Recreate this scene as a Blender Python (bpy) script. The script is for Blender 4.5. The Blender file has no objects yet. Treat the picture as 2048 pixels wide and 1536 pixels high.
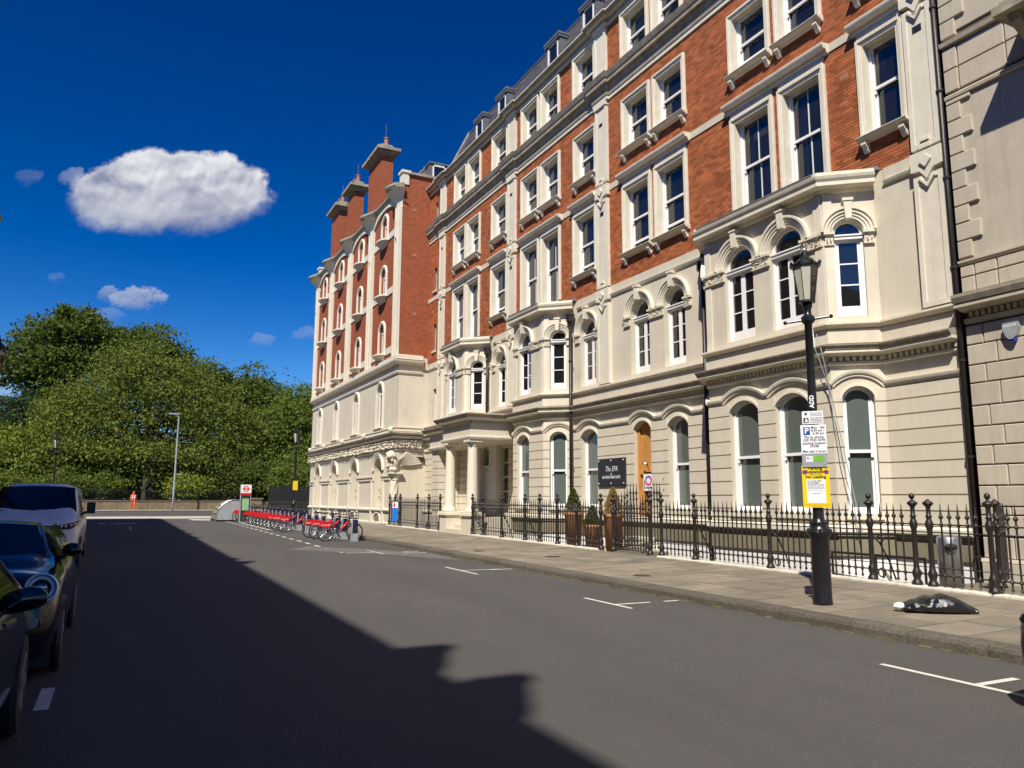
import bpy, math, random
import numpy as np
from mathutils import Vector, Matrix, Quaternion

sc = bpy.context.scene
COL = sc.collection
R = math.radians
rnd = random.Random(7)

# ------------------------------------------------------------------ camera
cam_d = bpy.data.cameras.new('camera')
cam = bpy.data.objects.new('camera', cam_d)
COL.objects.link(cam)
cam_d.sensor_fit = 'HORIZONTAL'
cam_d.sensor_width = 36.0
cam_d.lens = 36.0 * 1552.0 / 2048.0
cam_d.clip_start = 0.05
cam_d.clip_end = 2000.0
vz = Vector((1073 - 1024, 9575 + 768, -1552.0)).normalized()
vy = Vector((238 - 1024, -(993 - 768), -1552.0))
vy = (vy - vz * vy.dot(vz)).normalized()
vx = vy.cross(vz)
CM = Matrix((vx, vy, vz)).to_4x4()
cam.matrix_world = Matrix.Translation((0, 0, 1.6)) @ CM
sc.camera = cam

# ------------------------------------------------------------------ light
SUN_EL, SUN_ROT = R(51.0), R(225.0)
sun_d = bpy.data.lights.new('sun', 'SUN')
sun_d.energy = 5.0
sun_d.angle = R(0.53)
sun_d.color = (1.0, 0.93, 0.82)
sun = bpy.data.objects.new('sun', sun_d)
COL.objects.link(sun)
sdir = Vector((1.0, 1.0, -1.745)).normalized()
sun.rotation_euler = sdir.to_track_quat('-Z', 'Y').to_euler()
sun.location = (-40, -40, 70)

sc.view_settings.view_transform = 'Standard'
sc.view_settings.look = 'None'
sc.view_settings.exposure = 0.45
sc.view_settings.gamma = 1.0
sc.view_settings.use_curve_mapping = False
sc.render.film_transparent = False
try:
    sc.cycles.use_denoising = True
    sc.cycles.max_bounces = 8
    sc.cycles.diffuse_bounces = 4
    sc.cycles.glossy_bounces = 4
    sc.cycles.transparent_max_bounces = 16
    sc.cycles.transmission_bounces = 6
    sc.cycles.caustics_reflective = False
    sc.cycles.caustics_refractive = False
except Exception:
    pass

# ------------------------------------------------------------------ node helpers
class NT:
    def __init__(s, nt): s.t = nt; s.n = nt.nodes; s.l = nt.links
    def new(s, t, **kw):
        n = s.n.new(t)
        for k, v in kw.items(): setattr(n, k, v)
        return n
    def put(s, sock, v):
        if hasattr(v, 'links'): s.l.new(v, sock)
        else: sock.default_value = v
    def m(s, op, a, b=0.0, c=None, clamp=False):
        n = s.new('ShaderNodeMath', operation=op); n.use_clamp = clamp
        s.put(n.inputs[0], a); s.put(n.inputs[1], b)
        if c is not None: s.put(n.inputs[2], c)
        return n.outputs[0]
    def mix(s, f, a, b, bt='MIX'):
        n = s.new('ShaderNodeMix', data_type='RGBA', blend_type=bt)
        s.put(n.inputs[0], f); s.put(n.inputs[6], a); s.put(n.inputs[7], b)
        return n.outputs[2]
    def noise(s, vec, scale, detail=4, rough=.55, dist=0.0):
        n = s.new('ShaderNodeTexNoise')
        n.inputs['Scale'].default_value = scale; n.inputs['Detail'].default_value = detail
        n.inputs['Roughness'].default_value = rough; n.inputs['Distortion'].default_value = dist
        if vec is not None: s.l.new(vec, n.inputs['Vector'])
        return n.outputs[0]
    def ramp(s, f, a, b, lo=(0, 0, 0, 1), hi=(1, 1, 1, 1)):
        n = s.new('ShaderNodeValToRGB'); e = n.color_ramp.elements
        e[0].position = a; e[1].position = b; e[0].color = lo; e[1].color = hi
        s.put(n.inputs[0], f); return n.outputs[0]
    def step(s, v, a, b):
        n = s.new('ShaderNodeMapRange', interpolation_type='SMOOTHSTEP')
        s.put(n.inputs[0], v); n.inputs[1].default_value = a; n.inputs[2].default_value = b
        n.inputs[3].default_value = 0; n.inputs[4].default_value = 1
        return n.outputs[0]
    def scaled(s, vec, sx, sy, sz):
        n = s.new('ShaderNodeVectorMath', operation='MULTIPLY'); s.l.new(vec, n.inputs[0]); n.inputs[1].default_value = (sx, sy, sz)
        return n.outputs[0]

# ------------------------------------------------------------------ sky with clouds
world = bpy.data.worlds.new('World')
sc.world = world
world.use_nodes = True
W = NT(world.node_tree)
bg = W.n['Background']
sky = W.new('ShaderNodeTexSky', sky_type='NISHITA')
sky.sun_disc = False
sky.sun_elevation = SUN_EL
sky.sun_rotation = SUN_ROT
sky.altitude = 300
sky.air_density = 1.0
sky.dust_density = 0.25
sky.ozone_density = 4.0
gm = W.new('ShaderNodeGamma'); gm.inputs['Gamma'].default_value = 1.6      # deep polarised-looking blue overhead
W.l.new(sky.outputs[0], gm.inputs['Color'])
hs = W.new('ShaderNodeHueSaturation'); hs.inputs['Saturation'].default_value = 1.2; hs.inputs['Hue'].default_value = .508; hs.inputs['Value'].default_value = 0.285
W.l.new(gm.outputs[0], hs.inputs['Color'])
tc = W.new('ShaderNodeTexCoord').outputs['Generated']
sp = W.new('ShaderNodeSeparateXYZ'); W.l.new(tc, sp.inputs[0])
az = W.m('ARCTAN2', sp.outputs[0], sp.outputs[1])
el = W.m('ARCSINE', sp.outputs[2])
skyc = hs.outputs[0]

def pxdir(x, y):
    d = CM.to_3x3() @ Vector((x - 1024, -(y - 768), -1552.0)); d.normalize()
    return math.atan2(d.x, d.y), math.asin(d.z)

def cloud(col, box, amp, sc_n, seed, dens, lo, hi, soft=0.25, flat=0.0, sq=2.4, lift=.0):
    # an ellipse in sky direction, its rim broken up by turbulence; lit from above, grey underneath
    x0, y0, x1, y1 = box
    xm, ym = (x0 + x1) / 2, (y0 + y1) / 2
    a0, e0 = pxdir(xm, ym)
    aL, eL = pxdir(x0, ym); aR, eR = pxdir(x1, ym)
    eT = pxdir(xm, y0)[1]; eB = pxdir(xm, y1)[1]
    tilt = (eR - eL) / (aR - aL)
    u = W.m('MULTIPLY', W.m('SUBTRACT', az, a0), 2 / (aR - aL))
    ev = W.m('SUBTRACT', W.m('SUBTRACT', el, e0), W.m('MULTIPLY', W.m('SUBTRACT', az, a0), tilt))
    v = W.m('MULTIPLY', ev, 2 / (eT - eB))
    asp = (aR - aL) / (eT - eB)
    def vec(du=0, dv=0, su=1.0, z=seed):
        cb = W.new('ShaderNodeCombineXYZ'); W.put(cb.inputs[0], W.m('ADD', W.m('MULTIPLY', u, asp * su), du)); W.put(cb.inputs[1], W.m('ADD', v, dv)); cb.inputs[2].default_value = z
        return cb.outputs[0]
    big = W.noise(vec(su=.75), sc_n * .8, 3, .5, .15)
    fine = W.noise(vec(), sc_n * 2.6, 8, .62, .25)
    r2 = W.m('ADD', W.m('POWER', W.m('ABSOLUTE', u), sq), W.m('POWER', W.m('ABSOLUTE', W.m('SUBTRACT', v, flat)), 2.2))
    f = W.m('ADD', W.m('SUBTRACT', .82, r2), W.m('ADD', W.m('MULTIPLY', W.m('SUBTRACT', big, .5), amp * 1.5), W.m('MULTIPLY', W.m('SUBTRACT', fine, .5), amp * .9)))
    up = W.step(v, -.55, .35)
    wd = W.m('SUBTRACT', soft, W.m('MULTIPLY', up, soft * .62))
    mask = W.m('DIVIDE', f, wd, clamp=True)
    mask = W.m('MULTIPLY', W.m('MULTIPLY', mask, mask), W.m('SUBTRACT', 3.0, W.m('MULTIPLY', mask, 2.0)))
    mask = W.m('MULTIPLY', mask, dens)
    # soft self-shading: broad grey hollows, whiter crest, a little billow detail near the crest
    hol = W.noise(vec(su=.55, z=seed + 5.3), sc_n * .62, 2, .45, .1)
    b0 = W.noise(vec(z=seed + 2.1), sc_n * 1.5, 4, .5, .2); b1 = W.noise(vec(-.05, .13, z=seed + 2.1), sc_n * 1.5, 4, .5, .2)
    bil = W.m('MULTIPLY', W.m('MULTIPLY', W.m('SUBTRACT', b0, b1), 1.5), W.m('ADD', .25, W.m('MULTIPLY', up, .75)))
    crest = W.m('SUBTRACT', 1.0, W.step(f, .02, .5))
    lum = W.m('ADD', W.m('ADD', .44 + lift, W.m('MULTIPLY', v, .27)), W.m('MULTIPLY', W.m('SUBTRACT', hol, .5), 1.5))
    lum = W.m('ADD', W.m('ADD', lum, bil), W.m('MULTIPLY', W.m('MULTIPLY', crest, up), .30))
    cc = W.ramp(lum, 0.10, 0.95, lo, hi)
    return W.mix(mask, col, cc)

lo, hi = (2.0, 2.2, 3.1, 1), (6.2, 6.3, 6.5, 1)
skyc = cloud(skyc, (120, 296, 584, 492), .66, 1.5, 3.4, .97, lo, hi, .66, .05, 2.6)
mid, mh = (2.2, 2.6, 3.9, 1), (4.2, 4.6, 5.4, 1)
skyc = cloud(skyc, (215, 570, 345, 626), 1.3, 1.3, 4.2, .62, mid, mh, 1.0)
skyc = cloud(skyc, (190, 570, 246, 608), 1.3, 1.3, 9.1, .42, mid, mh, 1.2)
skyc = cloud(skyc, (112, 330, 190, 376), 1.6, 1.2, 6.3, .34, mid, mh, 1.3)
skyc = cloud(skyc, (492, 662, 552, 698), 1.5, 1.2, 2.7, .26, mid, mh, 1.4)
skyc = cloud(skyc, (580, 650, 648, 686), 1.5, 1.2, 7.9, .24, mid, mh, 1.4)
skyc = cloud(skyc, (26, 334, 90, 376), 1.6, 1.2, 11.2, .14, mid, mh, 1.5)
skyc = cloud(skyc, (92, 542, 134, 572), 1.6, 1.2, 13.4, .12, mid, mh, 1.5)
skyc = cloud(skyc, (160, 612, 260, 660), 1.6, 1.0, 17.4, .2, mid, mh, 1.5)
skyc = cloud(skyc, (-90, 680, 80, 850), 1.0, 1.2, 15.7, .5, mid, mh, 1.3)
W.l.new(skyc, bg.inputs[0])
bg.inputs[1].default_value = 0.1

# ------------------------------------------------------------------ materials
def srgb(r, g, b):
    f = lambda c: (c / 255 / 12.92) if c / 255 <= .04045 else ((c / 255 + .055) / 1.055) ** 2.4
    return (f(r), f(g), f(b), 1)

MATS = {}
def mat(name, col, rough=.6, var=.12, vscale=3.0, bump=0.0, bscale=40.0, metal=0.0, spec=.5, objvar=0.0, stain=0.0, col2=None, streak=0.0, island=0.0):
    m = bpy.data.materials.new(name); m.use_nodes = True
    T = NT(m.node_tree); b = T.n['Principled BSDF']
    pos = T.new('ShaderNodeNewGeometry').outputs['Position']
    c = tuple(col[:3]) + (1,)
    dark = tuple(x * (1 - var) for x in col[:3]) + (1,)
    lite = tuple(min(1, x * (1 + var)) for x in col[:3]) + (1,)
    n = T.noise(pos, vscale, 6, .62)
    out = T.mix(T.ramp(n, .32, .68), dark, lite)
    if col2:
        n2 = T.noise(pos, vscale * .37, 4, .6)
        out = T.mix(T.m('MULTIPLY', T.ramp(n2, .5, .66), .8), out, tuple(col2[:3]) + (1,))
    if streak:
        ps = T.scaled(pos, 5.0, 5.0, .35)
        n3 = T.noise(ps, 1.6, 5, .6)
        out = T.mix(T.m('MULTIPLY', T.ramp(n3, .5, .78), streak), out, tuple(x * .5 for x in (col[0] * .95, col[1] * .92, col[2] * .8)) + (1,))
    if stain:
        n4 = T.noise(pos, 1.1, 7, .66, .4)
        out = T.mix(T.m('MULTIPLY', T.ramp(n4, .54, .74), stain), out, (.10, .085, .06, 1))
    if objvar:
        oi = T.new('ShaderNodeObjectInfo').outputs['Random']
        k = T.m('ADD', 1 - objvar, T.m('MULTIPLY', oi, 2 * objvar))
        mm = T.new('ShaderNodeVectorMath', operation='SCALE'); T.l.new(out, mm.inputs[0]); T.put(mm.inputs['Scale'], k)
        out = mm.outputs[0]
    if island:
        oi = T.new('ShaderNodeNewGeometry').outputs['Random Per Island']
        k = T.m('ADD', 1 - island, T.m('MULTIPLY', oi, 2 * island))
        mm = T.new('ShaderNodeVectorMath', operation='SCALE'); T.l.new(out, mm.inputs[0]); T.put(mm.inputs['Scale'], k)
        out = mm.outputs[0]
    T.put(b.inputs['Base Color'], out)
    b.inputs['Roughness'].default_value = rough
    b.inputs['Metallic'].default_value = metal
    b.inputs['Specular IOR Level'].default_value = spec
    if bump:
        bn = T.new('ShaderNodeBump'); bn.inputs['Strength'].default_value = bump; bn.inputs['Distance'].default_value = .02
        T.put(bn.inputs['Height'], T.noise(pos, bscale, 5, .65)); T.l.new(bn.outputs[0], b.inputs['Normal'])
    MATS[name] = m
    return m

CREAM = (.60, .545, .435)
M = {}
M['stucco'] = mat('cream_stucco', CREAM, .75, .05, 1.2, .12, 60, stain=.16, streak=.22, spec=.25)
M['stone'] = mat('cream_stone_course', CREAM, .75, .05, 2.0, .12, 60, objvar=.035, streak=.16, spec=.25)
M['trim'] = mat('cream_trim', (.68, .63, .515), .7, .06, 4, .1, 80, stain=.12, streak=.25, spec=.25)
M['grime'] = mat('weathered_cornice', (.33, .285, .22), .85, .28, 3.0, .3, 60, streak=.5, spec=.2)
M['frieze'] = mat('cream_carving', (.62, .57, .465), .75, .1, 6, .2, 90, spec=.2)
M['white'] = mat('white_paint', (.80, .80, .79), .45, .03, 6, spec=.4)
M['areawhite'] = mat('whitewashed_wall', (.80, .78, .74), .8, .05, 2, .1, 40, streak=.2)
M['olive'] = mat('drab_plinth_render', (.20, .175, .115), .85, .15, 2, .2, 50, streak=.3)
M['mortar'] = mat('brick_mortar', (.27, .155, .10), .9, .15, 5, .2, 90)
M['brick'] = mat('red_brick', (.37, .118, .047), .85, .16, 2.4, .25, 120, island=.30, stain=.22, spec=.2)
M['brick_o'] = mat('red_brick_single', (.37, .118, .047), .85, .16, 2.4, .25, 120, objvar=.30, stain=.22, spec=.2)
M['lead'] = mat('lead_sheet', (.12, .125, .14), .55, .2, 3, .15, 30, spec=.4)
M['slate'] = mat('roof_slate', (.105, .098, .115), .6, .2, 4, .2, 60, island=.3, spec=.4)
M['black'] = mat('black_ironwork', (.018, .015, .014), .38, .25, 12, .25, 90, spec=.5, col2=(.03, .02, .016))
M['post'] = mat('black_gloss_post', (.012, .012, .013), .3, .2, 6, .1, 50, spec=.5)
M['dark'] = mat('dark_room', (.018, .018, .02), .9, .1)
M['curtain'] = mat('beige_curtain', (.42, .40, .31), .9, .1, 8)
M['wood'] = mat('orange_plywood', (.52, .255, .07), .6, .16, 2.2, .15, 30, streak=.4, spec=.3)
M['terracotta'] = mat('terracotta_pot', (.36, .17, .08), .8, .15, 5, .15, 50)
M['kerb'] = mat('granite_kerb', (.115, .10, .08), .85, .35, 28, .6, 60, objvar=.12, stain=.35, spec=.2)
M['slab'] = mat('york_stone_slab', (.215, .185, .14), .85, .16, 3, .3, 45, objvar=.17, stain=.3, spec=.2, col2=(.17, .155, .125))
M['sand'] = mat('slab_bedding', (.035, .03, .022), .95, .2, 8)
M['curbwhite'] = mat('white_painted_curb', (.62, .58, .49), .8, .2, 9, .35, 40, stain=.35)
M['moss'] = mat('kerb_moss', (.15, .14, .06), .95, .4, 20, .5, 60)
M['line'] = mat('road_paint', (.58, .56, .50), .8, .14, 12, .2, 60, stain=.25)
M['steel'] = mat('brushed_steel', (.45, .45, .46), .35, .1, 10, metal=.9)
M['galv'] = mat('galvanised_steel', (.40, .42, .43), .45, .12, 6, metal=.3)
M['red'] = mat('red_plastic', (.62, .018, .02), .35, .06, 5)
M['navy'] = mat('navy_paint', (.014, .014, .055), .4, .1, 5)
M['tyre'] = mat('black_rubber', (.02, .02, .02), .8, .1, 9)
M['alu'] = mat('silver_alloy', (.55, .56, .58), .3, .05, 8, metal=.8)
M['blackplastic'] = mat('black_plastic', (.02, .02, .022), .5, .1, 6)
M['signwhite'] = mat('white_sign', (.78, .79, .82), .4, .02, 3)
M['signgrey'] = mat('grey_sign_box', (.30, .31, .33), .45, .04, 3)
M['signyellow'] = mat('yellow_sign', (.78, .56, .012), .4, .03, 3)
M['signblack'] = mat('black_letters', (.015, .015, .02), .5, .05, 3)
M['signblue'] = mat('blue_sign', (.02, .06, .36), .4, .04, 3)
M['bluepost'] = mat('bright_blue_sign', (.02, .16, .62), .4, .04, 3)
M['signgreen'] = mat('green_label', (.16, .42, .05), .4, .06, 6)
M['purple'] = mat('purple_disc', (.20, .03, .24), .4, .05, 3)
M['board'] = mat('charcoal_sign_board', (.022, .022, .026), .45, .1, 3)
M['bark'] = mat('tree_bark', (.045, .036, .026), .9, .3, 8, .6, 30)
M['parkbrick'] = mat('park_wall_brick', (.17, .125, .075), .9, .3, 5, .4, 40, objvar=.1)
M['bag'] = mat('black_bin_bag', (.012, .012, .013), .22, .2, 5, .5, 22, spec=.6)
M['carblack'] = mat('black_car_paint', (.006, .006, .008), .08, .05, 3, spec=.6)
M['carnavy'] = mat('dark_grey_car_paint', (.010, .011, .015), .1, .05, 3, spec=.6)
M['vanwhite'] = mat('white_van_paint', (.86, .87, .88), .18, .02, 3, spec=.5)
M['vehglass'] = mat('vehicle_glass', (.006, .007, .010), .04, .05, 3, spec=.6)
M['chrome'] = mat('chrome_trim', (.7, .7, .72), .12, .02, 3, metal=1.0)
M['lampglass'] = mat('frosted_lamp_glass', (.50, .49, .40), .25, .05, 3)
M['neigh'] = mat('grey_ashlar', (.49, .435, .345), .8, .07, 2.2, .15, 60, objvar=.05, streak=.3, stain=.25, spec=.2)
M['neighgap'] = mat('dark_joint', (.12, .10, .075), .9, .1, 3)
M['leftwall'] = mat('terrace_brick', (.20, .11, .07), .85, .15, 3, .2, 60)
M['orange'] = mat('orange_workwear', (.75, .10, .02), .7, .08, 8)
M['skin'] = mat('skin', (.45, .26, .18), .6, .05, 8)
M['hair'] = mat('dark_hair', (.03, .02, .015), .7, .1, 8)
M['screen'] = mat('map_panel', (.30, .48, .22), .3, .35, 9, col2=(.12, .36, .55))
M['manhole'] = mat('cast_iron_cover', (.06, .055, .05), .7, .3, 20, .5, 60)
M['grass'] = mat('park_ground', (.05, .07, .02), .95, .3, 2)
M['palegrey'] = mat('pale_paving', (.42, .39, .33), .85, .08, 3, .1, 40)
M['sashgrey'] = mat('frosted_panel', (.17, .19, .17), .35, .1, 2.0)
M['door'] = mat('grey_door_paint', (.58, .58, .60), .5, .03, 3)

def asphalt():
    m = bpy.data.materials.new('asphalt'); m.use_nodes = True
    T = NT(m.node_tree); b = T.n['Principled BSDF']
    pos = T.new('ShaderNodeNewGeometry').outputs['Position']
    big = T.noise(T.scaled(pos, 1.0, .22, 1), .55, 6, .6, .3)
    med = T.noise(pos, 2.6, 6, .65)
    fine = T.noise(pos, 95, 3, .7)
    spk = T.new('ShaderNodeTexVoronoi', feature='F1'); spk.inputs['Scale'].default_value = 62
    T.l.new(pos, spk.inputs['Vector'])
    out = T.mix(T.ramp(big, .3, .7), (.060, .056, .054, 1), (.088, .082, .077, 1))
    out = T.mix(T.m('MULTIPLY', T.ramp(med, .35, .7), .45), out, (.056, .053, .051, 1))
    out = T.mix(T.m('MULTIPLY', T.ramp(fine, .42, .75), .55), out, (.155, .145, .135, 1))
    out = T.mix(T.m('MULTIPLY', T.ramp(fine, .60, .30), .5), out, (.028, .026, .026, 1))
    sv = T.new('ShaderNodeSeparateColor'); T.l.new(spk.outputs['Color'], sv.inputs[0])
    pick = T.m('MULTIPLY', T.m('GREATER_THAN', sv.outputs[0], .975), T.m('LESS_THAN', spk.outputs['Distance'], .35))
    out = T.mix(T.m('MULTIPLY', pick, .35), out, (.34, .33, .31, 1))
    # worn grain only; repairs are separate sheets
    T.put(b.inputs['Base Color'], out); b.inputs['Roughness'].default_value = .8
    b.inputs['Specular IOR Level'].default_value = .3
    bn = T.new('ShaderNodeBump'); bn.inputs['Strength'].default_value = .55; bn.inputs['Distance'].default_value = .012
    T.put(bn.inputs['Height'], fine); T.l.new(bn.outputs[0], b.inputs['Normal'])
    return m
M['asphalt'] = asphalt()

def brickwall():
    m = bpy.data.materials.new('far_brickwork'); m.use_nodes = True
    T = NT(m.node_tree); b = T.n['Principled BSDF']
    g = T.new('ShaderNodeNewGeometry').outputs['Position']
    s = T.new('ShaderNodeSeparateXYZ'); T.l.new(g, s.inputs[0])
    cb = T.new('ShaderNodeCombineXYZ'); T.put(cb.inputs[0], T.m('ADD', s.outputs[0], s.outputs[1])); T.put(cb.inputs[1], s.outputs[2])
    br = T.new('ShaderNodeTexBrick'); T.l.new(cb.outputs[0], br.inputs['Vector'])
    br.inputs['Color1'].default_value = (.40, .095, .038, 1); br.inputs['Color2'].default_value = (.27, .062, .027, 1)
    br.inputs['Mortar'].default_value = (.30, .16, .10, 1)
    br.inputs['Scale'].default_value = 1.0; br.inputs['Brick Width'].default_value = .225; br.inputs['Row Height'].default_value = .075
    br.inputs['Mortar Size'].default_value = .006
    n = T.noise(g, 2.2, 6, .62)
    out = T.mix(T.m('MULTIPLY', T.ramp(n, .35, .7), .4), br.outputs[0], (.21, .075, .035, 1))
    T.put(b.inputs['Base Color'], out); b.inputs['Roughness'].default_value = .88; b.inputs['Specular IOR Level'].default_value = .2
    bn = T.new('ShaderNodeBump'); bn.inputs['Strength'].default_value = .5; bn.inputs['Distance'].default_value = .02; bn.invert = True
    T.put(bn.inputs['Height'], br.outputs['Fac']); T.l.new(bn.outputs[0], b.inputs['Normal'])
    return m
M['farbrick'] = brickwall()

def glass(name, tint, trans, rough=.015):
    m = bpy.data.materials.new(name); m.use_nodes = True
    T = NT(m.node_tree); T.n.remove(T.n['Principled BSDF'])
    o = T.n['Material Output']
    g = T.new('ShaderNodeBsdfGlossy'); g.inputs['Roughness'].default_value = rough; g.inputs['Color'].default_value = (1, 1, 1, 1)
    tr = T.new('ShaderNodeBsdfTransparent'); tr.inputs['Color'].default_value = tint
    df = T.new('ShaderNodeBsdfDiffuse'); df.inputs['Color'].default_value = tuple(x * .35 for x in tint[:3]) + (1,)
    mx0 = T.new('ShaderNodeMixShader'); mx0.inputs[0].default_value = trans
    T.l.new(df.outputs[0], mx0.inputs[1]); T.l.new(tr.outputs[0], mx0.inputs[2])
    fr = T.new('ShaderNodeFresnel'); fr.inputs['IOR'].default_value = 1.52
    mx = T.new('ShaderNodeMixShader')
    T.put(mx.inputs[0], T.m('ADD', fr.outputs[0], .05)); T.l.new(mx0.outputs[0], mx.inputs[1]); T.l.new(g.outputs[0], mx.inputs[2])
    # slightly wavy panes
    pos = T.new('ShaderNodeNewGeometry').outputs['Position']
    bn = T.new('ShaderNodeBump'); bn.inputs['Strength'].default_value = .04; bn.inputs['Distance'].default_value = .02
    T.put(bn.inputs['Height'], T.noise(pos, 1.6, 2, .5)); T.l.new(bn.outputs[0], g.inputs['Normal'])
    T.l.new(mx.outputs[0], o.inputs['Surface'])
    return m
M['glass'] = glass('window_glass', (.80, .84, .86, 1), .96)
M['filmglass'] = glass('filmed_window_glass', (.50, .62, .57, 1), .40, .03)
M['clearglass'] = glass('lantern_glass', (.93, .92, .86, 1), .9)

def leafmat(name, a, b_, c):
    m = bpy.data.materials.new(name); m.use_nodes = True
    T = NT(m.node_tree); T.n.remove(T.n['Principled BSDF']); o = T.n['Material Output']
    g = T.new('ShaderNodeNewGeometry')
    n = T.noise(g.outputs['Position'], .55, 4, .6)
    col = T.mix(T.ramp(n, .35, .65), a + (1,), b_ + (1,))
    col = T.mix(T.m('MULTIPLY', g.outputs['Random Per Island'], .6), col, c + (1,))
    d = T.new('ShaderNodeBsdfDiffuse'); T.put(d.inputs['Color'], col)
    t = T.new('ShaderNodeBsdfTranslucent'); T.put(t.inputs['Color'], T.mix(.4, col, (.16, .24, .02, 1)))
    mx = T.new('ShaderNodeMixShader'); mx.inputs[0].default_value = .28
    T.l.new(d.outputs[0], mx.inputs[1]); T.l.new(t.outputs[0], mx.inputs[2])
    T.l.new(mx.outputs[0], o.inputs['Surface'])
    return m
M['leaf_mid'] = leafmat('mid_green_leaves', (.085, .125, .026), (.135, .18, .036), (.19, .23, .05))
M['leaf_dark'] = leafmat('dark_green_leaves', (.058, .088, .022), (.10, .13, .030), (.145, .175, .042))
M['leaf_yel'] = leafmat('yellow_green_leaves', (.16, .20, .034), (.22, .26, .044), (.28, .31, .06))
M['leaf_blue'] = leafmat('blue_green_needles', (.028, .058, .034), (.05, .08, .044), (.075, .11, .058))
M['leaf_olive'] = leafmat('maple_leaves', (.10, .132, .030), (.15, .18, .038), (.205, .235, .052))
M['leaf_dry'] = leafmat('dry_brown_leaves', (.25, .15, .05), (.33, .22, .08), (.40, .29, .12))
M['leaf_shrub'] = leafmat('box_leaves', (.05, .075, .015), (.09, .11, .02), (.15, .15, .03))
# ------------------------------------------------------------------ geometry helpers
def tag(o, label=None, cat=None, group=None, kind=None):
    if label: o['label'] = label
    if cat: o['category'] = cat
    if group: o['group'] = group
    if kind: o['kind'] = kind
    return o

def thing(name, loc, label, cat, group=None, rz=0.0):
    o = bpy.data.objects.new(name, None); COL.objects.link(o)
    o.location = loc; o.rotation_euler = (0, 0, rz); o.empty_display_size = .2
    return tag(o, label, cat, group)

def abs_loc(p):
    v = Vector((0, 0, 0))
    while p is not None:
        v += Vector(p.location); p = p.parent
    return v

def setup_mesh(name, me, m, parent, local=False):
    o = bpy.data.objects.new(name, me); COL.objects.link(o)
    if m: me.materials.append(m)
    if parent:
        o.parent = parent
        if not local:
            me.transform(Matrix.Translation(-abs_loc(parent)))
    return o

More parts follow.
